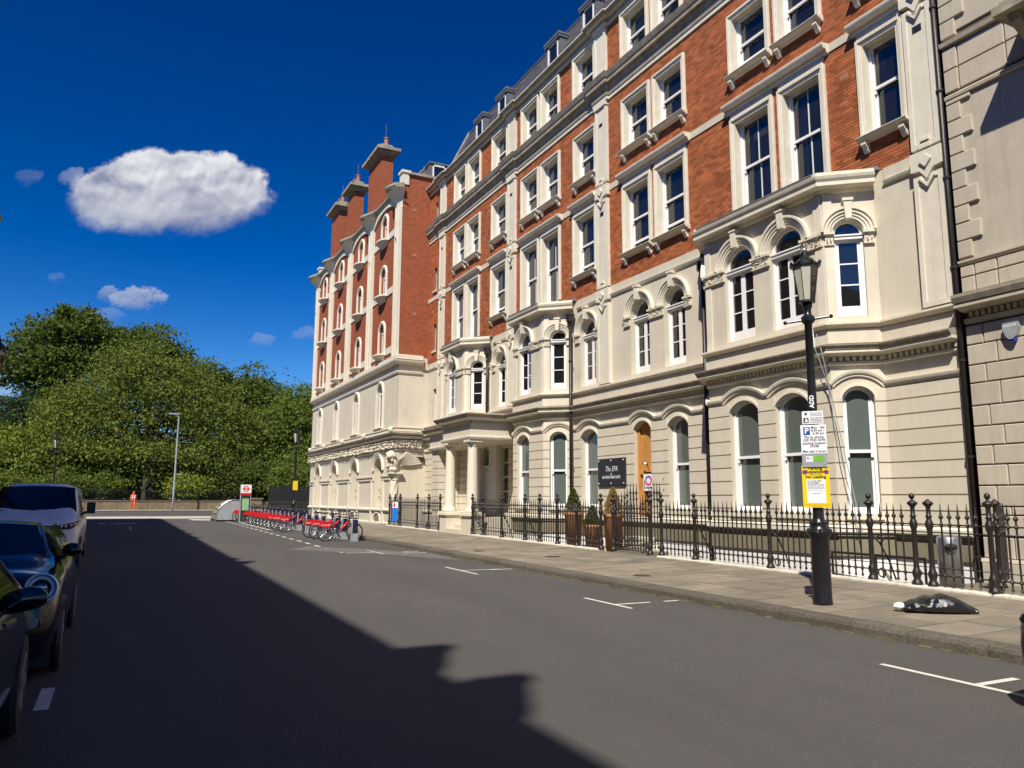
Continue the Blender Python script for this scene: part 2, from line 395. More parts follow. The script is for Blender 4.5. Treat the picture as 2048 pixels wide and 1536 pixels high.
class MB:
    def __init__(s): s.v = []; s.f = []
    def face(s, pts):
        b = len(s.v); s.v += [tuple(p) for p in pts]; s.f.append(tuple(range(b, b + len(pts))))
    def box(s, x0, x1, y0, y1, z0, z1):
        b = len(s.v)
        s.v += [(x, y, z) for z in (z0, z1) for y in (y0, y1) for x in (x0, x1)]
        s.f += [tuple(b + i for i in q) for q in ((0, 2, 3, 1), (4, 5, 7, 6), (0, 1, 5, 4), (2, 6, 7, 3), (0, 4, 6, 2), (1, 3, 7, 5))]
    def hexa(s, p):      # 8 points ordered like box
        b = len(s.v); s.v += [tuple(q) for q in p]
        s.f += [tuple(b + i for i in q) for q in ((0, 2, 3, 1), (4, 5, 7, 6), (0, 1, 5, 4), (2, 6, 7, 3), (0, 4, 6, 2), (1, 3, 7, 5))]
    def fbox(s, F, u0, u1, z0, z1, n0, n1):
        s.hexa([F(u, z, n) for n in (n0, n1) for z in (z0, z1) for u in (u0, u1)])
    def prism(s, F, poly, n0, n1):      # poly in (u,z), extruded along n
        k = len(poly); b = len(s.v)
        s.v += [tuple(F(u, z, n0)) for u, z in poly] + [tuple(F(u, z, n1)) for u, z in poly]
        s.f.append(tuple(b + i for i in range(k))); s.f.append(tuple(b + k + i for i in reversed(range(k))))
        for i in range(k):
            j = (i + 1) % k; s.f.append((b + i, b + j, b + k + j, b + k + i))
    def rings(s, rings, closed=True, caps=True):
        k = len(rings[0]); b = len(s.v)
        for r in rings: s.v += [tuple(p) for p in r]
        for i in range(len(rings) - 1):
            for j in range(k if closed else k - 1):
                a = b + i * k + j; c = b + i * k + (j + 1) % k
                s.f.append((a, c, c + k, a + k))
        if caps and closed:
            s.f.append(tuple(b + j for j in reversed(range(k))))
            e = b + (len(rings) - 1) * k
            s.f.append(tuple(e + j for j in range(k)))
    def tube(s, pts, r, seg=8, caps=True):
        pts = [Vector(p) for p in pts]; rs = r if isinstance(r, (list, tuple)) else [r] * len(pts)
        rings = []
        prev = None
        for i, p in enumerate(pts):
            t = (pts[min(i + 1, len(pts) - 1)] - pts[max(i - 1, 0)]).normalized()
            if prev is None:
                a = Vector((0, 0, 1)) if abs(t.z) < .9 else Vector((1, 0, 0))
                n = t.cross(a).normalized()
            else:
                n = (prev - t * prev.dot(t)).normalized()
            prev = n; q = t.cross(n)
            rings.append([p + (n * math.cos(2 * math.pi * k / seg) + q * math.sin(2 * math.pi * k / seg)) * rs[i] for k in range(seg)])
        s.rings(rings, True, caps)
    def lathe(s, prof, c=(0, 0, 0), seg=16, flute=0.0, nfl=0):
        rings = []
        for r, z in prof:
            rings.append([(c[0] + r * (1 - flute * (k % 2)) * math.cos(2 * math.pi * k / seg), c[1] + r * (1 - flute * (k % 2)) * math.sin(2 * math.pi * k / seg), c[2] + z) for k in range(seg)])
        s.rings(rings, True, True)
    def ball(s, c, r, seg=10, rg=6, sc_=(1, 1, 1)):
        rings = []
        for i in range(rg + 1):
            a = -math.pi / 2 + math.pi * i / rg
            rr = max(r * math.cos(a), r * .02)
            rings.append([(c[0] + sc_[0] * rr * math.cos(2 * math.pi * k / seg), c[1] + sc_[1] * rr * math.sin(2 * math.pi * k / seg), c[2] + sc_[2] * r * math.sin(a)) for k in range(seg)])
        s.rings(rings, True, True)
    def torus(s, c, R_, r, ax='x', seg=24, sub=6):
        rings = []
        for i in range(seg + 1):
            a = 2 * math.pi * i / seg; ring = []
            for k in range(sub):
                b = 2 * math.pi * k / sub
                d = R_ + r * math.cos(b); w = r * math.sin(b)
                p = {'x': (w, d * math.cos(a), d * math.sin(a)), 'y': (d * math.cos(a), w, d * math.sin(a)), 'z': (d * math.cos(a), d * math.sin(a), w)}[ax]
                ring.append((c[0] + p[0], c[1] + p[1], c[2] + p[2]))
            rings.append(ring)
        s.rings(rings, True, False)
    def sweep(s, F, path, prof, closed=False):
        # moulding in a wall plane: path in (u,z); prof in (t,n): t left of the path, n out of the wall
        k = len(path); rings = []
        for i, p in enumerate(path):
            if closed: a, c = path[(i - 1) % k], path[(i + 1) % k]
            else: a, c = path[max(i - 1, 0)], path[min(i + 1, k - 1)]
            d1 = Vector((p[0] - a[0], p[1] - a[1])); d2 = Vector((c[0] - p[0], c[1] - p[1]))
            if d1.length < 1e-9: d1 = d2
            if d2.length < 1e-9: d2 = d1
            d1.normalize(); d2.normalize()
            n1 = Vector((-d1.y, d1.x)); n2 = Vector((-d2.y, d2.x)); m = n1 + n2
            if m.length < 1e-6: m = n1
            m.normalize(); q = max(.35, m.dot(n1)); m = m / q
            rings.append([F(p[0] + m.x * t, p[1] + m.y * t, n) for t, n in prof])
        if closed: rings.append(rings[0])
        s.rings(rings, True, not closed)
    def plan(s, path, prof, side=1):
        # cornice following a plan: path [(x,y)], prof [(out,z)]
        k = len(path); rings = []
        for i, p in enumerate(path):
            a, c = path[max(i - 1, 0)], path[min(i + 1, k - 1)]
            d1 = Vector((p[0] - a[0], p[1] - a[1])); d2 = Vector((c[0] - p[0], c[1] - p[1]))
            if d1.length < 1e-9: d1 = d2
            if d2.length < 1e-9: d2 = d1
            d1.normalize(); d2.normalize()
            n1 = Vector((-d1.y, d1.x)) * side; n2 = Vector((-d2.y, d2.x)) * side; m = n1 + n2
            m.normalize(); q = max(.35, m.dot(n1)); m = m / q
            rings.append([(p[0] + m.x * o, p[1] + m.y * o, z) for o, z in prof])
        s.rings(rings, True, True)
    def build(s, name, m, parent=None, smooth=False, local=False):
        me = bpy.data.meshes.new(name); me.from_pydata(s.v, [], s.f)
        o = setup_mesh(name, me, m, parent, local)
        me.validate(); me.update()
        if smooth: me.polygons.foreach_set('use_smooth', [True] * len(me.polygons))
        return o

class Fr:
    # wall frame: F(u, z, n) -> world point
    def __init__(s, o, U, N): s.o = Vector(o); s.U = Vector(U).normalized(); s.N = Vector(N).normalized(); s.Z = Vector((0, 0, 1))
    def __call__(s, u, z, n=0.0): return s.o + s.U * u + s.Z * z + s.N * n

def arch_pts(h, k=14):
    # outline of the top of a hole from left spring to right spring
    u0, u1, z1, rise = h['u0'], h['u1'], h['z1'], h.get('rise', 0)
    if rise <= 0: return [(u0, z1), (u1, z1)]
    c = (u0 + u1) / 2; a = (u1 - u0) / 2
    if rise >= a * .95:
        return [(c - a * math.cos(math.pi * i / k), z1 + rise * math.sin(math.pi * i / k)) for i in range(k + 1)]
    rr = (a * a + rise * rise) / (2 * rise); t = math.asin(a / rr)
    return [(c + rr * math.sin(-t + 2 * t * i / k), z1 + rise - rr + rr * math.cos(-t + 2 * t * i / k)) for i in range(k + 1)]

def hole_outline(h, k=14):
    return [(h['u0'], h['z0'])] + arch_pts(h, k) + [(h['u1'], h['z0'])]

def wall(mb, F, u0, u1, z0, z1, holes, depth=.22, n=0.0):
    us = {u0, u1}; zs = {z0, z1}
    for h in holes:
        us |= {h['u0'], h['u1']}; zs |= {h['z0'], h['z1'] + h.get('rise', 0)}
    us = sorted(x for x in us if u0 - 1e-6 <= x <= u1 + 1e-6); zs = sorted(x for x in zs if z0 - 1e-6 <= x <= z1 + 1e-6)
    for i in range(len(us) - 1):
        for j in range(len(zs) - 1):
            cu, cz = (us[i] + us[i + 1]) / 2, (zs[j] + zs[j + 1]) / 2
            if any(h['u0'] < cu < h['u1'] and h['z0'] < cz < h['z1'] + h.get('rise', 0) for h in holes): continue
            mb.face([F(us[i], zs[j], n), F(us[i + 1], zs[j], n), F(us[i + 1], zs[j + 1], n), F(us[i], zs[j + 1], n)])
    for h in holes:
        pts = arch_pts(h)
        if h.get('rise', 0) > 0:
            zt = h['z1'] + h['rise']; k = len(pts) // 2
            for i in range(k): mb.face([F(h['u0'], zt, n), F(*pts[i], n), F(*pts[i + 1], n)])
            for i in range(k, len(pts) - 1): mb.face([F(h['u1'], zt, n), F(*pts[i], n), F(*pts[i + 1], n)])
        o = hole_outline(h)
        for i in range(len(o)):
            a, b = o[i], o[(i + 1) % len(o)]
            mb.face([F(*a, n), F(*b, n), F(*b, n - depth), F(*a, n - depth)])

def offset_arch(h, d):
    g = dict(h); g['u0'] = h['u0'] - d; g['u1'] = h['u1'] + d
    if h.get('rise', 0) > 0: g['rise'] = h['rise'] + d * (1 if h['rise'] >= (h['u1'] - h['u0']) / 2 * .95 else .35)
    return g

def panel(mb, F, h, n):
    mb.face([F(u, z, n) for u, z in hole_outline(h)])

ARCHI = [(0, 0), (0, .05), (.055, .05), (.055, .075), (.10, .075), (.10, .10), (.16, .10), (.16, 0)]

def text(body, size, loc, Rr, Up, m, parent, name='lettering', align='CENTER', extrude=.0008, shear=0.0, sx=1.0, bold=0.0):
    cu = bpy.data.curves.new(name, 'FONT'); cu.body = body; cu.size = size; cu.align_x = align; cu.align_y = 'CENTER'
    cu.extrude = extrude; cu.shear = shear; cu.offset = bold; cu.resolution_u = 2
    t = bpy.data.objects.new('lettering_curve', cu)
    me = bpy.data.meshes.new_from_object(t)
    bpy.data.objects.remove(t); bpy.data.curves.remove(cu)
    me.name = name; me.materials.clear(); me.materials.append(m)
    o = bpy.data.objects.new(name, me); COL.objects.link(o)
    Rr = Vector(Rr).normalized(); Up = Vector(Up).normalized(); N = Rr.cross(Up)
    mt = Matrix((Rr, Up, N)).transposed().to_4x4() @ Matrix.Diagonal((sx, 1, 1, 1))
    p = Vector(loc)
    if parent: p = p - abs_loc(parent); o.parent = parent
    o.matrix_local = Matrix.Translation(p) @ mt
    return o

def carve(mb, F, u0, u1, z0, z1, d, seed=0, cell=.055):
    # crowded little leaf lumps, as on a carved frieze or capital
    r_ = random.Random(seed)
    nu = max(2, int((u1 - u0) / cell)); nz = max(2, int((z1 - z0) / cell))
    for i in range(nu):
        for j in range(nz):
            cu = u0 + (i + .5 + r_.uniform(-.25, .25)) * (u1 - u0) / nu; cz = z0 + (j + .5 + r_.uniform(-.25, .25)) * (z1 - z0) / nz
            a = r_.uniform(0, math.pi); l = cell * r_.uniform(.55, .85); w_ = l * .5
            e = Vector((math.cos(a), math.sin(a))); q = Vector((-e.y, e.x))
            pts = [(cu + e.x * l, cz + e.y * l), (cu + q.x * w_, cz + q.y * w_), (cu - e.x * l, cz - e.y * l), (cu - q.x * w_, cz - q.y * w_)]
            t = F(cu, cz, d * r_.uniform(.8, 1.5))
            b = [F(u, z, d * .15) for u, z in pts]
            for k in range(4): mb.face([b[k], b[(k + 1) % 4], t])

def copy_part(src, name, parent, loc, rot=None):
    o = src.copy(); o.name = name; COL.objects.link(o); o.parent = parent; o.location = loc
    if rot is not None: o.rotation_euler = rot
    return o

# ------------------------------------------------------------------ ground
SL = .005
def gz(y): return SL * min(y, 90.0) if y > -40 else SL * -40
def pz(x, y): return gz(y) + .13 + .022 * max(0.0, min(x, 12.0) - 8.35)

KERB_X, FENCE_X, FAC = 8.05, 11.7, 14.0

def sheet(name, rects, m, dz=0.0, kind='structure', fz=None, ny=1):
    mb = MB()
    for (x0, x1, y0, y1) in rects:
        ys = [y0 + (y1 - y0) * i / ny for i in range(ny + 1)]
        if y0 < 90 < y1: ys = sorted(set(ys + [90]))
        if y0 < -40 < y1: ys = sorted(set(ys + [-40]))
        for a, b in zip(ys[:-1], ys[1:]):
            f = fz or (lambda x, y: gz(y))
            mb.face([(x0, a, f(x0, a) + dz), (x1, a, f(x1, a) + dz), (x1, b, f(x1, b) + dz), (x0, b, f(x0, b) + dz)])
    return tag(mb.build(name, m), kind=kind)

# one big earth sheet round the sunken area in front of the terrace
sheet('ground', [(-900, 11.66, -300, 900), (11.66, 900, 58.3, 900), (11.66, 900, -300, 4.6), (14.3, 900, 4.6, 58.3), (11.66, 14.3, 38.0, 58.3)], M['grass'], -.06)
road = sheet('road', [(-2.75, KERB_X, -60, 60), (-200, 200, 66, 81.5), (-200, 200, 60, 66)], M['asphalt'], 0)
sheet('crossing_strip', [(-16, 6.2, 57.2, 63.5)], M['palegrey'], .006)
sheet('far_pavement', [(-200, 200, 81.5, 84.6)], M['palegrey'], .10)
mb = MB()
mb.hexa([(x, y, gz(y) + z) for z in (-.02, .104) for y in (81.3, 81.5) for x in (-200, 200)])
tag(mb.build('far_kerb', M['kerb']), kind='structure')

# near pavement: bedding sheet with York-stone slabs laid on it one by one
pave = sheet('pavement', [(8.33, 11.66, 3.0, 58.0), (11.66, 12.5, 36.8, 38.4)], M['sand'], -.03, fz=lambda x, y: pz(x, y))
mb = MB(); mb.box(-.5, .5, -.5, .5, -.5, .5)
slab_me = None
y = 3.2; row = 0
def paver(x0, x1, y0, y1):
    b = MB(); g = .011
    j = lambda: rnd.uniform(-.0025, .0025)
    P = [(x0 + g, y0 + g), (x1 - g, y0 + g), (x0 + g, y1 - g), (x1 - g, y1 - g)]
    dz = [j() for _ in P]
    b.hexa([(p[0], p[1], pz(*p) - .03) for p in P] + [(p[0], p[1], pz(*p) + d) for p, d in zip(P, dz)])
    b.build('paving_slab', M['slab'], pave)
def slabstuff(rects):
    b = MB(); g = .006
    for x0, x1, y0, y1 in rects:
        P = [(x0 + g, y0 + g), (x1 - g, y0 + g), (x0 + g, y1 - g), (x1 - g, y1 - g)]; d = rnd.uniform(-.002, .002)
        b.hexa([(p[0], p[1], pz(*p) - .03) for p in P] + [(p[0], p[1], pz(*p) + d) for p in P])
    o = b.build('slab_field', M['slab'], pave); o['kind'] = 'stuff'
far = []; cnt = 0
while y < 57.6:
    dy = rnd.choice((.58, .62, .66))
    x = 8.345 - (rnd.uniform(0.0, .5) if row % 2 else 0.0)
    while x < 11.6:
        dx = rnd.choice((.62, .76, .9, .9))
        x0, x1 = max(8.345, x), min(11.6, x + dx)
        if 11.6 - x1 < .2: x1 = 11.6
        if x1 - x0 > .12:
            if cnt < 235: paver(x0, x1, y, y + dy); cnt += 1
            else: far.append((x0, x1, y, y + dy))
        x = x1 if x1 >= 11.6 else x + dx
    y += dy; row += 1
slabstuff(far)
for x0, x1, y0, y1 in ((11.66, 12.45, 36.9, 38.3),): slabstuff([(x0, x1, y0, y1)])

# granite kerb stones
kerbp = thing('kerb', (KERB_X + .14, 15, 0), None, None); kerbp['kind'] = 'structure'
y = 2.0
while y < 57:
    l = rnd.uniform(.75, 1.25) if y < 30 else 2.4
    b = MB()
    x_in = KERB_X + .02 * math.sin(y * .7)
    dz = rnd.uniform(-.006, .006)
    pts = []
    n = 5
    rings = []
    for i in range(n + 1):
        yy = y + .006 + (l - .012) * i / n; g = gz(yy); jj = rnd.uniform(-.006, .006)
        rings.append([(x_in + jj * 1.5, yy, g - .05), (x_in + .004 + jj, yy, g + .085), (x_in + .022 + jj, yy, g + .122 + dz), (x_in + .06, yy, g + .13 + dz), (x_in + .285, yy, g + .132 + dz * .4), (x_in + .285, yy, g - .05)])
    b.rings(rings, True, True)
    b.build('kerb_stone', M['kerb'], kerbp)
    y += l
b = MB()
yy = 2.5
while yy < 30:
    w_ = rnd.choice((.008, .012, .02, .03, .045, .06)); l = rnd.uniform(.05, .22)
    xk = KERB_X + .02 * math.sin(yy * .7)
    b.hexa([(x, yv, gz(yv) + z) for z in (.001, .012) for yv in (yy, yy + l) for x in (xk - w_, xk + .01)])
    yy += l * rnd.choice((.9, 1.0, 1.0, 2.2, 3.0))
tag(b.build('gutter_moss', M['moss']), kind='stuff')

# left-hand pavement (in shade behind the cars)
mb = MB()
mb.hexa([(x, yv, gz(yv) + z) for z in (-.05, .12) for yv in (-60, 57) for x in (-7.2, -2.72)])
tag(mb.build('opposite_pavement', M['slab']), kind='structure')

# painted bay lines
def paint(rects, name='road_marking', m=None):
    b = MB()
    for q in rects:
        if len(q) == 4:
            x0, x1, y0, y1 = q
            b.face([(x0, y0, gz(y0) + .004), (x1, y0, gz(y0) + .004), (x1, y1, gz(y1) + .004), (x0, y1, gz(y1) + .004)])
        else:
            b.face([(px, py, gz(py) + .004) for px, py in q])
    return tag(b.build(name, m or M['line']), kind='structure')
def tmark(x, y, w_=.07, l1=1.3, l0=.75, st=.75):
    paint([(x - w_ / 2, x + w_ / 2, y - l0, y + l1), (x + w_ / 2, x + w_ / 2 + st, y - w_ / 2, y + w_ / 2)])
LX = 6.80
tmark(LX, 4.52, .075, .95, 1.6, .55)
tmark(LX, 10.1, .07, .85, .45, .62)
paint([(7.72, 8.0, 10.06, 10.13)])
tmark(LX - .02, 16.0, .07, .9, .9, .9)
tmark(LX - .1, 21.6, .07, 1.4, .2, .9)
paint([(7.45, 8.0, 15.9, 15.98), (7.3, 8.0, 21.4, 21.5)])
dash = []
yy = 22.2
while yy < 51:
    dash.append((5.72 + .006 * (yy - 22), 5.82 + .006 * (yy - 22), yy, yy + .75)); yy += 1.45
paint(dash)
paint([(5.82, 7.0, 22.0, 22.1), (7.5, 8.0, 22.0, 22.1)])
paint([(6.3, 6.55, 38 + i * 1.6, 39.0 + i * 1.6) for i in range(6)])
# lozenge at the far junction and faded letters in the shade
paint([[(4.1, 55.2), (4.3, 53.6), (7.3, 51.6), (7.6, 52.6), (7.2, 53.4), (4.6, 55.5)]])
paint([(-2.3, -2.18, 6.9, 8.9), (-2.3, -2.18, 12.6, 14.6), (-.46, -.36, 7.0, 7.75)])
paint([(-.9, -.5, 48, 49), (-.35, .9, 47.5, 47.9), (-.2, .9, 48.5, 48.9)])
paint([(.55, .62, 40, 44)])
# repaired asphalt patch by the bays
paint([[(4.6, 24.0), (6.6, 21.2), (7.9, 18.4), (8.02, 21.0), (6.9, 23.4), (5.5, 25.4)]], 'asphalt_patch', mat('patched_asphalt', (.12, .108, .098), .85, .2, 2, .4, 70))

def cover(x, y, r, pav):
    b = MB(); z = (pz(x, y) if pav else gz(y)) + .005
    b.lathe([(r, -.02), (r, .002), (r * .93, .004), (r * .9, .0)], (x, y, z), 20)
    for k in range(-3, 4):
        w_ = math.sqrt(max(0, (r * .82) ** 2 - (k * r * .22) ** 2)); b.box(x - w_, x + w_, y + k * r * .22 - .012, y + k * r * .22 + .012, z - .002, z + .007)
    return b
for i, (x, y, r, lab) in enumerate(((8.95, 12.35, .17, 'round cast iron cover set in the slabs level with the boarded doorway'), (8.85, 19.6, .17, 'round iron cover in the pavement nearer the bikes'), (9.6, 16.9, .2, 'round iron cover in the pavement opposite the charcoal sign'))):
    o = cover(x, y, r, True).build('manhole_cover', M['manhole']); tag(o, lab, 'manhole cover', 'round iron covers in the pavement')
# (each cover is laid flush in the slabs)
# ------------------------------------------------------------------ the terrace (brick over cream stucco)
B = thing('terrace_building', (FAC, 23.0, 0.0), 'long red brick and cream stucco terrace with canted bay windows behind the railings', 'building')
FM = Fr((FAC, 0, 0), (0, 1, 0), (-1, 0, 0))        # main wall: u = world y
Y0, Y1 = 9.05, 37.9

class Bay:
    def __init__(s, yr, r0, r1, yl, xf):   # right wall joint, right corner, left corner, left wall joint
        s.yr, s.r0, s.r1, s.yl, s.xf = yr, r0, r1, yl, xf
        s.plan = [(FAC, yr), (xf, r0), (xf, r1), (FAC, yl)]
        s.front = Fr((xf, 0, 0), (0, 1, 0), (-1, 0, 0))
        d = Vector((xf - FAC, r0 - yr, 0)); s.lr = d.length
        s.right = Fr((FAC, yr, 0), d, (-(d.y), d.x, 0) if -(d.y) < 0 else (d.y, -d.x, 0))
        d2 = Vector((FAC - xf, yl - r1, 0)); s.ll = d2.length
        s.left = Fr((xf, r1, 0), d2, (-d2.y, d2.x, 0) if -d2.y < 0 else (d2.y, -d2.x, 0))
bayA = Bay(10.72, 11.40, 15.20, 15.88, 13.20)
bayC = Bay(23.10, 23.88, 26.20, 26.98, 13.20)
bayD = Bay(30.02, 30.85, 32.95, 33.78, 13.10)
BAYS = [bayA, bayC, bayD]

def H(u0, u1, z0, z1, rise=0): return dict(u0=u0, u1=u1, z0=z0, z1=z1, rise=rise)

# --- openings
gw = lambda c, w_=.98: H(c - w_ / 2, c + w_ / 2, 1.37, 3.72, .26)       # ground floor sash, segmental head
aw = lambda c, w_=.98: H(c - w_ / 2, c + w_ / 2, 5.47, 7.32, w_ / 2)     # first floor round-headed french window
def uw(u0, u1, z0, z1): return H(u0 + .17, u1 - .17, z0, z1 - .17)        # sash inside its architrave
ground_main = [gw(17.46, .92), gw(22.14, 1.06), H(28.22, 28.92, 1.37, 3.72, 0), gw(35.0, .70)]
door_hole = H(18.71, 19.59, .55, 3.74, .26)
porch_hole = H(29.88, 31.04, .95, 3.42, .58)
first_main = [aw(19.18, .96), aw(17.50, .96), aw(22.18, .98), aw(29.05, .98)]
LFT = lambda y0, y1: (y0, y1)
W2 = [(9.72, 10.88, 9.42, 11.72, 1), (11.75, 13.20, 8.9, 11.70, 2), (13.36, 14.89, 8.9, 11.70, 2), (16.70, 18.24, 9.40, 11.70, 1), (18.39, 19.93, 9.40, 11.70, 1),
      (21.48, 23.04, 9.42, 11.72, 1), (23.95, 25.46, 8.9, 11.76, 2), (25.61, 27.14, 8.9, 11.76, 2), (28.42, 30.03, 9.42, 11.72, 1), (31.24, 32.75, 8.9, 11.78, 2), (32.90, 34.44, 8.9, 11.78, 2)]
W3 = [(9.72, 10.88, 12.88, 14.7, 1), (11.75, 13.20, 12.90, 14.7, 1), (13.36, 14.86, 12.90, 14.7, 1), (16.68, 18.22, 12.88, 14.70, 1), (18.36, 19.90, 12.88, 14.70, 1),
      (21.44, 22.97, 12.88, 14.68, 1), (23.95, 25.46, 12.88, 14.72, 1), (25.61, 27.13, 12.88, 14.72, 1), (28.42, 30.00, 12.88, 14.70, 1), (31.24, 32.74, 12.88, 14.75, 1), (32.90, 34.42, 12.88, 14.75, 1)]
W4 = [(y0, y1, 15.98, 17.80, 1) for (y0, y1, *_r) in W3]
upper = [uw(*w_[:4]) for w_ in W2 + W3 + W4]
slits = [H(36.75, 37.12, 9.2, 10.6), H(36.75, 37.12, 12.4, 13.6), H(36.75, 37.12, 16.2, 17.2), H(36.55, 37.0, 5.3, 7.2)]
spans = []      # flat wall segments between the bays (below 8.6)
edges = [Y0] + [q for b_ in BAYS for q in (b_.yr, b_.yl)] + [Y1]
flat = [(edges[i], edges[i + 1]) for i in range(0, len(edges), 2)]

gflat = [(Y0, bayA.yr), (bayA.yl, bayC.yr), (bayC.yl, Y1)]
gholes = ground_main + [door_hole, porch_hole]
inside = lambda hs, a, c: [h for h in hs if a <= h['u0'] and h['u1'] <= c]
for a, c in gflat:
    mb = MB(); wall(mb, FM, a, c, 1.13, 4.45, inside(gholes, a, c), .34); mb.build('stucco_wall', M['stucco'], B)
for a, c in flat:
    mb = MB(); wall(mb, FM, a, c, 4.45, 8.58, inside(first_main + slits[3:], a, c), .34); mb.build('stucco_wall', M['stucco'], B)
mb = MB(); wall(mb, FM, Y0, Y1, 8.58, 18.25, upper + slits[:3], .26); mb.build('brick_backing', M['mortar'], B)
# fill above bays (roof abutment) and a dark interior
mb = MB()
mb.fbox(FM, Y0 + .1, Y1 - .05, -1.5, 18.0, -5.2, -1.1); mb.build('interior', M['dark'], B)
mb = MB()
mb.box(FAC + .35, 20, Y0 - .02, Y0 + .3, -1.5, 18.2); mb.build('party_wall', M['leftwall'], B)

# --- bays
A_f = [gw(12.50, .96), gw(13.99, .96)]; A_f1 = [aw(12.47, .96), aw(13.99, .96)]
C_f = [gw(25.42, 1.0)]; C_f1 = [aw(25.34, 1.0)]
D_f1 = [aw(32.24, 1.0)]
def canted(b_, z0, z1, kind):
    c = b_.lr / 2 + .02
    return (gw if kind == 'g' else aw)(c, .62 if kind == 'g' else .60)
bay_open = []
for b_, g_, f_ in ((bayA, A_f, A_f1), (bayC, C_f, C_f1), (bayD, [], D_f1)):
    zlo = 1.13 if g_ else 4.45
    for F_, L0, L1, gg, ff in ((b_.front, b_.r0, b_.r1, g_, f_), (b_.right, 0, b_.lr, [canted(b_, 0, 0, 'g')] if g_ else [], [canted(b_, 0, 0, 'f')]), (b_.left, 0, b_.ll, [canted(b_, 0, 0, 'g')] if g_ else [], [canted(b_, 0, 0, 'f')])):
        bw = MB()
        if g_: wall(bw, F_, L0, L1, 1.13, 4.45, gg, .22)
        wall(bw, F_, L0, L1, 4.45, 8.45, ff, .22)
        bw.build('bay_wall', M['stucco'], B)
        for h in gg: bay_open.append((F_, h, 'g'))
        for h in ff: bay_open.append((F_, h, 'f'))

# --- plinth and sunken area wall
pl = []
for a, c in gflat:
    pl.append(([(FAC, a), (FAC, c)]))
for b_ in (bayA, bayC): pl.append(b_.plan)
for i, path in enumerate(pl):
    mb = MB(); mb.plan(path, [(0, .52), (.05, .52), (.05, .90), (.10, .92), (.10, .97), (.0, .97)], 1); mb.build('plinth', M['olive'], B)
for path in pl:
    mb = MB(); mb.plan(path, [(0, .97), (.12, .97), (.15, 1.0), (.15, 1.09), (.10, 1.135), (0, 1.135)], 1); mb.build('plinth_ledge', M['trim'], B)
for path in pl:
    mb = MB()
    for p, q in zip(path[:-1], path[1:]): mb.face([(p[0], p[1], -1.6), (q[0], q[1], -1.6), (q[0], q[1], .53), (p[0], p[1], .53)])
    mb.build('area_wall', M['areawhite'], B)

# --- rusticated courses: each stretch of stone between openings is one block
ZC = [1.145, 1.44, 1.75, 2.08, 2.40, 2.72, 3.04, 3.35, 3.66, 3.95]
def courses(F_, L0, L1, holes, side0=True, side1=True):
    for z0, z1 in zip(ZC[:-1], ZC[1:]):
        cuts = []
        for h in holes:
            if z0 < h['z1'] + h.get('rise', 0) and z1 > h['z0']:
                # narrow where the head curves in
                if z0 >= h['z1'] - .02 and h.get('rise', 0) > 0:
                    o = [p for p in arch_pts(h, 24)]
                    zz = z0 + .02
                    xs = [p[0] for p in o if p[1] >= zz]
                    if not xs: continue
                    cuts.append((h['u0'] - .0, h['u1'] + .0, h))
                else: cuts.append((h['u0'], h['u1'], None))
        cuts.sort(key=lambda c: c[0]); x = L0
        segs = []
        for c in cuts:
            segs.append((x, c[0])); x = c[1]
        segs.append((x, L1))
        for a, c in segs:
            if c - a < .06: continue
            mb = MB(); g = .014
            mb.prism(F_, [(a + .002, z0 + g), (c - .002, z0 + g), (c - .002, z1 - g), (a + .002, z1 - g)], -.002, .03)
            mb.build('stone_course', M['stone'], B)
for a, c in gflat: courses(FM, a + .012, c - .012, inside(gholes, a, c))
for b_, g_ in ((bayA, A_f), (bayC, C_f)):
    courses(b_.front, b_.r0, b_.r1, g_)
    courses(b_.right, 0.012, b_.lr, [canted(b_, 0, 0, 'g')])
    courses(b_.left, 0, b_.ll - .012, [canted(b_, 0, 0, 'g')])

# --- hood string over the ground floor, rising over every head
def hood(F_, L0, L1, holes, parent=B):
    path = [(L0, 4.0)]
    for h in sorted(holes, key=lambda h: h['u0']):
        g = dict(h); g['u0'] -= .20; g['u1'] += .20; g['z1'] = 4.0; g['rise'] = .24
        pts = arch_pts(g, 12)
        if pts[0][0] > path[-1][0] + .01: path.append((pts[0][0], 4.0))
        path += pts[1:-1] + [pts[-1]]
    if L1 > path[-1][0] + .01: path.append((L1, 4.0))
    mb = MB(); mb.sweep(F_, path, [(-.045, 0), (-.045, .045), (.0, .05), (.02, .085), (.065, .10), (.085, .10), (.085, 0)])
    mb.build('hood_string', M['trim'], parent)
    mb = MB()
    for h in holes:
        g = dict(h); g['u0'] -= .02; g['u1'] += .02; g['rise'] += .01
        mb.sweep(F_, arch_pts(g, 12), [(0, 0), (0, .034), (.055, .034), (.055, .0)])
        gg = dict(h)
        # stone filling between the arch ring and the hood
    if mb.v: mb.build('window_head', M['trim'], parent)
for a, c in gflat: hood(FM, a, c, [h for h in inside(gholes, a, c) if h.get('rise', 0) == .26])
for b_, g_ in ((bayA, A_f), (bayC, C_f)):
    hood(b_.front, b_.r0, b_.r1, g_); hood(b_.right, 0, b_.lr, [canted(b_, 0, 0, 'g')]); hood(b_.left, 0, b_.ll, [canted(b_, 0, 0, 'g')])

